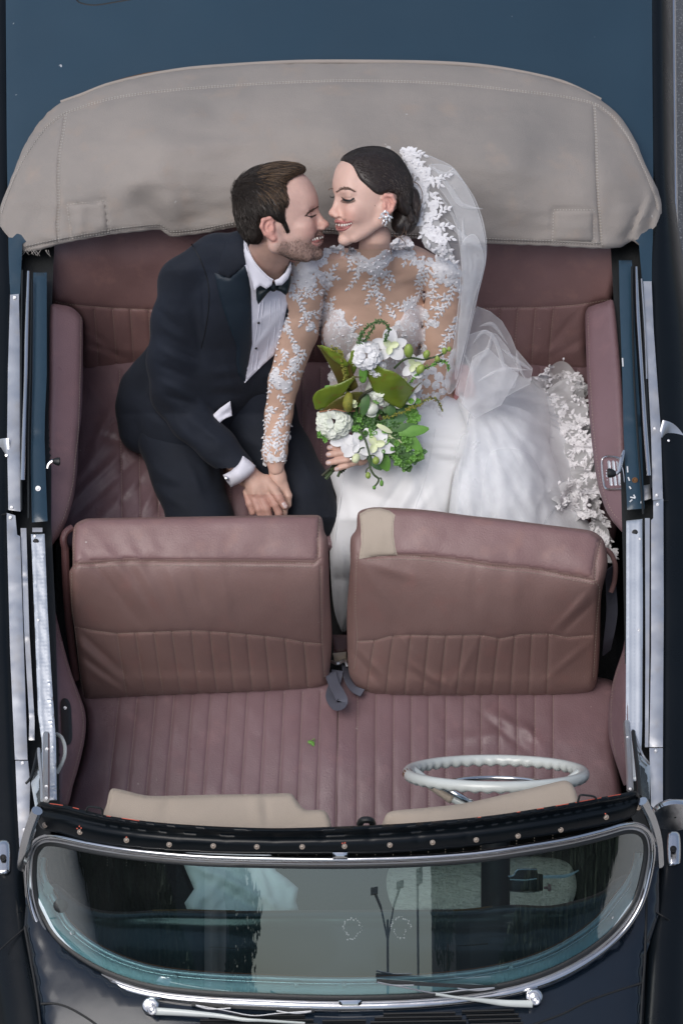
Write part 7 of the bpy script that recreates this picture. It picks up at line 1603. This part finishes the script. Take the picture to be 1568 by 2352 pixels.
def petal(c, a, L, w_, lift, curl, m, par, name='petal', cup=0.3, tiltz=0., nu=7, nv=6, ruff=0.):
    """a curved petal from its base c=(u,v,c) in direction a; lift raises it towards the viewer"""
    V = []; F = []; ca, sa = math.cos(a), math.sin(a)
    for i in range(nu):
        t = i/(nu-1); wd = w_*math.sin(math.pi*min(1, .12+t*.80))**.75*(1 if t < .98 else .6)
        for j in range(nv):
            s = j/(nv-1)*2-1; x = L*t; y = wd/2*s; z = lift*t-curl*t*t+cup*abs(s)**2*wd*.5*(1-.3*t)+ruff*math.sin(s*6+t*5)*t
            V.append((c[0]+ca*x-sa*y, c[1]+sa*x+ca*y, c[2]+z+tiltz*y))
    for i in range(nu-1):
        for j in range(nv-1): F.append([i*nv+j, (i+1)*nv+j, (i+1)*nv+j+1, i*nv+j+1])
    n = len(V); V += [(x, y, z-.9) for x, y, z in V]; F += [[q+n for q in f[::-1]] for f in F]
    return (np.array(V), F)
def P3(u, v, c): return (u, v, c+gb0(v))
def ball_flower(u, v, c, R_, m, seed, n=90):
    r = np.random.default_rng(seed); parts = []
    root = None
    for i in range(n):
        k = (i+.5)/n; ph = math.acos(1-k*1.05); th2 = i*2.39996; rad = R_*math.sin(min(ph, 1.5)); z = R_*.72*math.cos(min(ph, 1.5))
        b = (u+rad*.62*math.cos(th2), v+rad*.62*math.sin(th2), c+gb0(v)+z*.9)
        parts.append(petal(b, th2+r.normal()*.5, R_*r.uniform(.38, .55), R_*r.uniform(.42, .62), 8-13*k+r.normal()*2.5, 4+6*k, m, None, cup=.5, nu=5, nv=5, ruff=2.2))
    return mk('white_flower', *merge(parts), m, BQ, smooth=180, kind='stuff')
ball_flower(768, 968, 70, 40, M['petal'], 1, 120); ball_flower(842, 816, 78, 34, M['petal_pure'], 2, 90); ball_flower(815, 825, 70, 20, M['petal_pure'], 3, 40)
ball_flower(866, 846, 74, 22, M['petal_pure'], 9, 44); ball_flower(868, 895, 62, 27, M['petal'], 4, 60); ball_flower(880, 915, 60, 20, M['petal'], 5, 36)
def orchid(u, v, c, R_, a0, m, mi, n=5, seed=0, inner=True):
    r = np.random.default_rng(seed); par = None
    for k in range(n):
        q = petal(P3(u, v, c), a0+2*math.pi*k/n+r.normal()*.1, R_*r.uniform(.9, 1.1), R_*(.85 if k % 2 else .62), 4, 8, m, None, cup=.18)
        if par is None: par = mk('orchid', *q, m, BQ, smooth=180)
        else: mk('petal', *q, m, par, smooth=180)
    if inner:
        for k in range(3): mk('petal', *petal(P3(u, v, c+4), a0+.5+2.1*k, R_*.5, R_*.4, 9, 4, mi, None, cup=.6), mi, par, smooth=180)
    return par
orchid(896, 795, 62, 40, -2.9, M['petal_pure'], M['petal_green'], 5, 1); orchid(822, 1022, 66, 40, -2.6, M['petal_pure'], M['petal_pure'], 5, 2)
orchid(790, 1015, 62, 34, 2.9, M['petal_pure'], M['petal_pure'], 4, 3, False); orchid(950, 838, 66, 36, -.6, M['petal_pure'], M['petal_green'], 4, 4)
orchid(862, 1020, 76, 44, 1.5, M['petal_pure'], M['petal_green'], 5, 5); orchid(915, 905, 66, 34, .6, M['petal'], M['petal_green'], 5, 6); orchid(934, 900, 60, 34, -.4, M['petal_pure'], M['petal'], 4, 7)
orchid(900, 1006, 70, 34, 1.0, M['petal_green'], M['petal_green'], 3, 8, False); orchid(846, 998, 58, 30, -.3, M['petal_pure'], M['petal_pure'], 3, 9, False)
# closed pale tulip
TU = mk('pale_bud', *tube([P3(838, 944, 66), P3(842, 940, 76), P3(850, 938, 82), P3(860, 938, 80), P3(864, 939, 76)], [7, 14, 18, 15, 8], 14), M['petal'], BQ, smooth=180)
for k in range(3): mk('petal', *petal(P3(838, 943, 80), -.3+.35*k, 28, 20, 6, 5, M['petal'], None, cup=.5), M['petal_green'] if k == 1 else M['petal'], TU, smooth=180)
# anthurium spathes
def spathe(out, ctrl, m, veins, par=None, name='anthurium', res=5):
    cf = gs(csurf(ctrl)); vw_ = waves(6, 131, 20, 60)
    o = mk(name, *relief(out, cf, res, lambda Q, d: .8*wn(Q, vw_)+groove(Q, veins, 2.2, 1.6)[0]+2*np.exp(-(d/4)**2), ew=3, ed=2, skirt=2.5, smooth=True), m, par or BQ, smooth=180); return o
spathe([(843, 835), (838, 852), (846, 870), (854, 890), (857, 900), (872, 912), (890, 925), (908, 934), (921, 938), (932, 926), (940, 912), (948, 902), (952, 893), (940, 884), (925, 868), (905, 854), (880, 846), (862, 836), (850, 832)], [(845, 840, 92), (857, 895, 84), (900, 880, 112), (948, 900, 84), (918, 935, 88), (880, 850, 104)], M['anth'], [[(856, 888), (890, 890), (945, 896)], [(858, 885), (885, 868), (910, 862)], [(860, 895), (890, 910), (925, 922)], [(852, 870), (870, 850), (880, 848)], [(862, 890), (900, 878), (930, 880)], [(862, 893), (900, 900), (935, 908)]])
mk('leaf_tip', *tube([P3(946, 898, 86), P3(954, 890, 86), P3(962, 882, 88), P3(968, 878, 90)], [3, 2, 1.2, .4], 6), M['anth_dark'], BQ)
spathe([(812, 864), (804, 869), (780, 880), (760, 886), (739, 893), (725, 901), (718, 915), (721, 930), (725, 941), (740, 939), (760, 936), (775, 925), (790, 905), (803, 885), (816, 868)], [(814, 866, 100), (739, 895, 92), (725, 935, 84), (775, 922, 90), (770, 900, 104)], M['anth'], [[(748, 936), (770, 905), (812, 867)], [(740, 930), (735, 905), (745, 895)], [(755, 930), (765, 900), (775, 884)], [(765, 925), (785, 900), (800, 880)]])
mk('leaf_tip', *tube([P3(808, 866, 98), P3(822, 866, 98), P3(832, 866, 98)], [3, 1.6, .4], 6), M['anth_dark'], BQ)
spathe([(728, 793), (737, 795), (752, 797), (768, 803), (783, 815), (796, 830), (805, 840), (811, 858), (820, 880), (822, 888), (808, 898), (792, 900), (780, 890), (768, 862), (752, 832), (738, 808)], [(730, 794, 60), (768, 805, 84), (800, 850, 96), (808, 895, 80), (770, 860, 74)], M['anth_dark'], [[(735, 796), (765, 820), (790, 860), (800, 895)], [(770, 806), (790, 835), (806, 880)]])
spathe([(735, 793), (752, 797), (768, 803), (790, 822), (800, 838), (790, 842), (778, 836), (764, 826), (750, 812)], [(735, 793, 66), (768, 805, 92), (798, 838, 104), (764, 826, 90)], M['anth'], [[(740, 796), (770, 815), (796, 838)]])
spathe([(806, 806), (803, 822), (796, 836), (792, 850), (800, 862), (812, 860), (820, 840), (822, 822), (816, 806)], [(806, 806, 88), (796, 836, 96), (812, 860, 90), (820, 825, 92)], M['anth'], [[(812, 808), (806, 858)]])
spathe([(834, 832), (842, 834), (844, 850), (842, 870), (836, 880), (826, 876), (824, 856), (828, 838)], [(834, 832, 92), (844, 850, 96), (830, 870, 96)], M['leaf_light'], [[(836, 834), (832, 876)]])
spathe([(733, 944), (745, 938), (760, 925), (780, 912), (800, 903), (820, 900), (838, 904), (832, 916), (822, 932), (815, 942), (800, 946), (780, 944), (762, 942), (745, 944), (735, 948)], [(733, 946, 84), (770, 925, 104), (830, 905, 84), (815, 942, 94), (780, 944, 100)], M['anth_dark'], [[(740, 944), (780, 928), (830, 908)]])
mk('spathe_rim', *tube([P3(733, 946, 88), P3(748, 944, 96), P3(768, 940, 104), P3(790, 945, 106), P3(815, 944, 100)], 1.7, 6), mat('rim', (.28, .12, .06), .5), BQ)
mk('spadix', *tube([P3(802, 906, 94), P3(800, 915, 106), P3(798, 928, 112), P3(800, 940, 106)], [8, 11, 12, 9], 14, 3), M['spad'], BQ, smooth=180)
# catkins
def catkin(pts, r_, m, n, name='catkin', seed=0, blob=2.2):
    L = resample([P3(*p) for p in pts], 3); st = mk(name, *tube(L, r_*.4, 5), M['stem'], BQ, smooth=180); r = np.random.default_rng(seed); parts = []
    for i in range(n):
        p = L[r.integers(len(L))]; b = r.normal(size=3); b /= np.linalg.norm(b); q = p+b*r_*.7; s_ = blob*r.uniform(.6, 1.2)
        parts.append(leaf_mesh(None, q[0], q[1], r.uniform(0, 6.3), s_*2.2, s_*1.5, cf=lambda u, v, z=q[2]: z, lift=.5, ridge=.8))
    mk('catkin_scales', *merge(parts), m, st, smooth=50, kind='stuff')
catkin([(762, 800, 90), (780, 808, 96), (788, 830, 98), (792, 860, 92), (795, 885, 86), (797, 910, 80)], 5, M['spad'], 300, seed=1)
catkin([(812, 812, 84), (812, 835, 84), (804, 860, 82)], 4, M['spad'], 60, seed=2)
catkin([(823, 788, 70), (835, 760, 66), (850, 745, 66), (866, 739, 68), (880, 740, 70), (892, 752, 72), (890, 770, 72), (882, 785, 70)], 4.5, M['leaf'], 150, 'green_tendril', 3, 2.6)
catkin([(824, 796, 72), (838, 780, 70), (852, 760, 70), (858, 750, 70)], 4, M['leaf'], 60, 'green_tendril', 4, 2.4)
catkin([(882, 960, 84), (910, 952, 88), (940, 938, 88), (960, 930, 86), (975, 920, 84), (990, 914, 82), (1003, 918, 78), (1010, 932, 74), (1014, 942, 72)], 3.4, M['spad'], 190, 'green_tendril', 5, 2.0)
catkin([(940, 880, 80), (960, 858, 82), (985, 842, 82), (1010, 830, 80), (1024, 832, 78), (1030, 850, 76)], 4, M['leaf_light'], 150, 'green_tendril', 6, 2.2)
# stems with buds
def stem(pts, r_, m=None, name='stem'): return mk(name, *tube([P3(*p) for p in pts], r_, 8, 4), m or M['stem'], BQ, smooth=180)
stem([(855, 894, 88), (835, 905, 88), (815, 930, 82), (800, 965, 70), (790, 1000, 50)], 3.6, M['stem_dark']); stem([(800, 896, 80), (798, 940, 70), (792, 990, 50)], 3.2, M['stem_dark']); stem([(760, 935, 70), (775, 980, 50), (785, 1030, 30)], 3, M['stem_dark'])
def bud(u, v, c, rx, ry, a=0., m=None, par=None):
    L = [P3(u-math.sin(a)*-ry*k, v-math.cos(a)*ry*k, c) for k in (1.05, .8, .3, -.3, -.8, -1.0)]; rr = [rx*x for x in (.25, .7, 1, 1, .7, .2)]
    return mk('bud', *tube(L, rr, 12), m or M['bud'], par or BQ, smooth=180)
s_ = stem([(905, 846, 78), (925, 828, 84), (945, 822, 88), (970, 826, 88), (990, 822, 88), (1010, 816, 88), (1030, 802, 88)], 2.4)
for u, v, rx, ry, a in [(938, 806, 11, 14, .0), (979, 814, 8, 9, .3), (1004, 824, 6.5, 7, 0), (1020, 806, 6, 7, 0), (965, 848, 9, 11, .6), (1031, 802, 5, 5, 0)]: bud(u, v, 88, rx, ry, a)
stem([(825, 985, 84), (838, 1010, 92), (848, 1045, 96), (850, 1075, 96), (858, 1090, 94), (869, 1100, 92), (866, 1110, 92), (858, 1119, 90)], 2.4)
stem([(850, 1072, 96), (842, 1078, 94), (840, 1086, 92)], 1.6); stem([(868, 1100, 92), (874, 1098, 92), (876, 1106, 90)], 1.6); stem([(836, 1028, 90), (828, 1030, 92), (822, 1040, 92)], 1.6); stem([(850, 1046, 94), (858, 1046, 92), (864, 1052, 90)], 1.6)
for u, v, rx, ry, a, m in [(817, 1053, 9, 11.5, .4, 'petal_green'), (863, 1058, 8, 9, 0, 'bud'), (845, 1092, 6, 7.5, 0, 'bud'), (876, 1110, 4.5, 7, 0, 'leaf_light'), (859, 1120, 4, 4.5, 0, 'leaf_light')]: bud(u, v, 92, rx, ry, a, M[m])
bud(768, 952, 60, 4, 9, 1.2, M['leaf_light']); bud(741, 938, 60, 4, 8, 1.3, M['leaf_light'])
# leaves
for (u, v, a, L, w_, c, m) in [(800, 905, 1.9, 40, 30, 82, 'leaf'), (845, 940, -2.0, 44, 24, 84, 'leaf_pale'), (860, 925, -.9, 50, 26, 86, 'leaf_light'), (842, 905, 1.75, 50, 22, 80, 'leaf'), (868, 985, -.35, 62, 34, 76, 'leaf_pale'), (880, 990, -.1, 80, 26, 74, 'leaf'), (905, 970, -.9, 50, 34, 70, 'leaf_pale'), (900, 985, -.08, 66, 22, 84, 'leaf'), (915, 995, -.15, 70, 26, 82, 'leaf_light'), (880, 1010, .5, 90, 26, 74, 'leaf'), (865, 975, .5, 40, 12, 92, 'petal_green'), (850, 985, .3, 60, 34, 66, 'leaf'), (810, 985, .4, 60, 34, 58, 'leaf'), (760, 900, 2.5, 30, 22, 56, 'leaf'), (775, 905, -2.6, 34, 20, 58, 'leaf_light'), (835, 960, .8, 44, 26, 70, 'leaf'), (880, 945, -.5, 50, 22, 72, 'leaf'), (830, 1000, 1.2, 60, 28, 60, 'leaf_light'), (870, 1030, 1.2, 56, 30, 60, 'leaf_light'), (845, 1040, .9, 50, 26, 54, 'leaf_pale'), (800, 930, 1.0, 40, 24, 64, 'leaf'), (925, 985, .9, 70, 24, 78, 'leaf_light'), (895, 925, 1.4, 40, 22, 66, 'leaf')]:
    mk('leaf', *petal(P3(u, v, c), a, L, w_, 3, 12, M[m], None, cup=-.12), M[m], BQ, smooth=180)
# ruffled green bells-of-Ireland along three arms and the filler
def frill(line, w_, n, m, seed, c0=76, s0=9):
    r = np.random.default_rng(seed); L = resample(line, 2)[:, :2]; parts = []
    for i in range(n):
        p = L[r.integers(len(L))]+r.normal(size=2)*w_; a = r.uniform(0, 6.3); cc_ = c0+r.normal()*7; s_ = s0*r.uniform(.7, 1.3)
        for k in range(4): parts.append(petal(P3(p[0], p[1], cc_), a+k*1.57+r.normal()*.2, s_, s_*1.1, 4, 2, m, None, cup=.9, nu=4, nv=4, ruff=1.5))
    return mk('ruffled_greenery', *merge(parts), m, BQ, smooth=180, kind='stuff')
frill([(940, 925), (948, 950), (952, 975)], 7, 34, M['leaf_light'], 1, 64); frill([(895, 970), (925, 1000), (940, 1025)], 13, 34, M['leaf_light'], 2, 74, 7); frill([(890, 975), (930, 1010)], 14, 26, M['leaf'], 22, 68, 7); frill([(920, 1040), (945, 1048), (955, 1040), (945, 1060), (918, 1060)], 10, 34, M['leaf_light'], 3, 58, 7); frill([(925, 1045), (950, 1050)], 11, 20, M['leaf_pale'], 23, 54, 7)
frill([(900, 1020), (920, 1050), (935, 1062)], 8, 34, M['leaf'], 4, 56); frill([(745, 965), (738, 990), (750, 1005)], 5, 22, M['leaf_light'], 5, 60, 6); frill([(790, 950), (820, 960), (850, 975), (880, 990)], 13, 90, M['leaf'], 6, 66, 8)
frill([(800, 930), (840, 950), (820, 985), (870, 1000)], 12, 70, M['leaf_light'], 7, 74, 6); frill([(750, 905), (765, 915)], 6, 16, M['leaf_light'], 8, 62, 6); frill([(885, 880), (900, 895), (930, 880)], 9, 40, M['petal_green'], 9, 62, 6); frill([(860, 1040), (880, 1050)], 8, 30, M['leaf_pale'], 10, 56, 7)
frill([(800, 925), (815, 930)], 5, 16, M['petal_green'], 11, 98, 5); frill([(870, 1010), (900, 1030)], 10, 30, M['leaf_light'], 12, 62, 7)
# cut stems under the hand
r = np.random.default_rng(5)
for i in range(13):
    t = i/12; u0 = 800-6*t+r.normal()*2; v0 = 1040+8*t; u1 = 742+t*48+r.normal()*2; v1 = 1094-4*t+r.normal()*4
    if i > 3: v1 -= 6
    mk('cut_stem', *tube([P3(u0+10, v0-40, 30), P3(u0, v0, 26+r.normal()*3), P3((u0+u1)/2, (v0+v1)/2, 24+r.normal()*3), P3(u1, v1, 20+r.normal()*5)], r.uniform(2.8, 4.2), 8, 8), M['stem'] if i % 3 else M['stem_dark'], BQ)

# ---- green snippet fallen on the front cushion
LF = mk('fallen_leaf', *merge([petal((707, 1703, fcf([(707, 1703)])[0]+3), .3, 16, 9, 5, 3, None, None, cup=.6), petal((715, 1706, fcf([(715, 1706)])[0]+3), .9, 10, 6, 4, 2, None, None, cup=.6), tube([(716, 1700, fcf([(716, 1700)])[0]+3), (722, 1696, fcf([(722, 1696)])[0]+6), (723, 1702, fcf([(723, 1702)])[0]+4)], .8, 5)]), M['leaf_light'], smooth=180)
tag(LF, 'small torn green leaf lying on the mauve front bench cushion', 'leaf')

# ================================================================== the street in front, seen in the windscreen
M['bwall'] = mat('bwall', (.03, .03, .034), .8, c2=(.018, .02, .024), nscale=.4); M['bwall2'] = mat('bwall2', (.42, .40, .36), .8); M['bglass'] = mat('bglass', (.03, .04, .05), .15)
M['foliage'] = mat('foliage', (.03, .05, .025), .9, c2=(.02, .03, .02), nscale=2)
def block(v0, v1):
    x0, y0, z0 = v0; x1, y1, z1 = v1
    return [(x0, y0, z0), (x1, y0, z0), (x1, y1, z0), (x0, y1, z0), (x0, y0, z1), (x1, y0, z1), (x1, y1, z1), (x0, y1, z1)], [[0, 3, 2, 1], [4, 5, 6, 7], [0, 1, 5, 4], [1, 2, 6, 5], [2, 3, 7, 6], [3, 0, 4, 7]]
def building(label, x0, x1, y0, y1, h, mw, nw, ns, par_name='building'):
    t = thing(par_name, label, 'building', ((x0+x1)/2, (y0+y1)/2, 0))
    mkw('wall', *block((x0, y0, 0), (x1, y1, h)), mw, t, smooth=0); mkw('roof_slab', *block((x0-.3, y0-.3, h+.003), (x1+.3, y1+.3, h+.4)), M['bwall'], t, smooth=0)
    V0, F0 = block((-.5, -.04, -.7), (.5, .04, .7)); first = None
    for i in range(nw):
        for j in range(ns):
            c = ((x0+(x1-x0)*(i+.5)/nw), y1+.03, h*(j+.55)/ns)
            V = np.array(V0)*np.array([(x1-x0)/nw*.6, 1, h/ns*.4])+np.array(c)
            if first is None: first = mkw('window', V, F0, M['bglass'], t, smooth=0)
            else:
                o = first.copy(); COL.objects.link(o); o.parent = t; o.location = np.array(c)-ORG[t.name]
    return t
building('long dark building on the left of the street reflected in the windscreen', -190, -12.2, -52, -40, 17, M['bwall'], 30, 4)
building('long dark building on the right of the street reflected in the windscreen', 9.5, 190, -54, -42, 18, M['bwall'], 30, 4)
building('low distant office block with a pale tower between the dark buildings', -21, -9, -150, -140, 8.0, M['bwall'], 8, 3)
for k, (x, y) in enumerate(((3.25, -38), (5.9, -40), (-11.6, -60))):
    p = thing('street_lamp', ['tall double-armed street lamp nearest the middle of the windscreen reflection', 'tall lamp post with a box head right of the double-armed lamp', 'slender far lamp post on the left of the windscreen reflection'][k], 'street lamp', (x, y, 0), group=None)
    M['post'] = M.get('post') or mat('post', (.20, .21, .22), .6)
    mkw('pole', *tube([(x, y, 0), (x, y, [4.2, 4.9, 5.2][k])], .09, 10), M['post'], p); 
    if k == 0:
        for s in (-1, 1): mkw('lamp_arm', *tube([(x, y, 3.9), (x+s*.5, y, 4.4), (x+s*1.0, y, 4.65)], .05, 8), M['post'], p); mkw('lamp_head', *block((x+s*1.0-.3, y-.1, 4.62), (x+s*1.0+.25, y+.1, 4.72)), M['post'], p, smooth=0)
    else: mkw('lamp_head', *block((x-.1, y-.12, 4.75), (x+.4, y+.12, 5.0)), M['post'], p, smooth=0)

# added dark hedges, out of view, to darken the windscreen's side reflections
hg = np.random.default_rng(90)
for lab, xa, xb, ya, yb in (('added dark leafy block ahead on the left, darkening the windscreen reflection', -26, -4.6, -16, -3.0), ('added dark leafy block ahead on the right, darkening the windscreen reflection', 4.6, 26, -16, -3.0)):
    h_ = thing('added_hedge', lab, 'added_hedge', ((xa+xb)/2, (ya+yb)/2, 0)); V, F = block((xa+.15, ya+.15, 0), (xb-.15, yb-.15, 1.45)); mkw('hedge_core', V, F, M['foliage'], h_, smooth=0)
    V = []; F = []
    for i in range(9000):
        f = hg.integers(3)
        p = [hg.uniform(xa, xb), hg.uniform(ya, yb), hg.uniform(0, 1.5)]
        if f == 0: p[2] = 1.45+hg.normal()*.05
        elif f == 1: p[0] = (xa if xa > 0 else xb)+hg.normal()*.05
        else: p[1] = yb+hg.normal()*.05
        p = np.array(p); a = hg.normal(size=3); a /= np.linalg.norm(a); b = np.cross(a, hg.normal(size=3)); b /= np.linalg.norm(b); n = len(V)
        V += [p-a*.11, p+b*.06, p+a*.11, p-b*.06]; F.append([n, n+1, n+2, n+3])
    mkw('hedge_leaves', V, F, M['foliage'], h_, smooth=0, kind='stuff')

mkw('pale_wall', *block((-12.1, -46, 0), (-11.3, -41, 17)), M['bwall2'], [o for o in COL.objects if o.name == 'building'][0], smooth=0)
# added trees, out of view, to break the hard edges of the reflection
tr_g = np.random.default_rng(92)
for lab, x, y, hh, rr2 in (('added round-crowned dark tree at the left end of the gap between the buildings', -9.6, -44, 5.0, 1.5), ('added tall dark tree at the right end of the gap between the buildings', 8.3, -40, 6.3, 1.7)):
    t_ = thing('tree', lab, 'tree', (x, y, 0)); mkw('trunk', *tube([(x, y, 0), (x+.1, y, hh*.4), (x, y, hh*.85)], [.16, .12, .05], 8), M['rust'], t_)
    V = []; F = []
    for i in range(2600):
        d = tr_g.normal(size=3); d /= np.linalg.norm(d); rad = rr2*tr_g.uniform(.45, 1.0)*(1+.25*math.sin(d[0]*5+x)+.2*math.sin(d[2]*7)); p = np.array([x, y, hh*.82])+d*rad*np.array([1, 1, 1.1])
        a = tr_g.normal(size=3); a /= np.linalg.norm(a); b = np.cross(a, tr_g.normal(size=3)); b /= np.linalg.norm(b); n = len(V)
        V += [p-a*.15, p+b*.08, p+a*.15, p-b*.08]; F.append([n, n+1, n+2, n+3])
    mkw('crown', V, F, M['foliage'], t_, smooth=0)
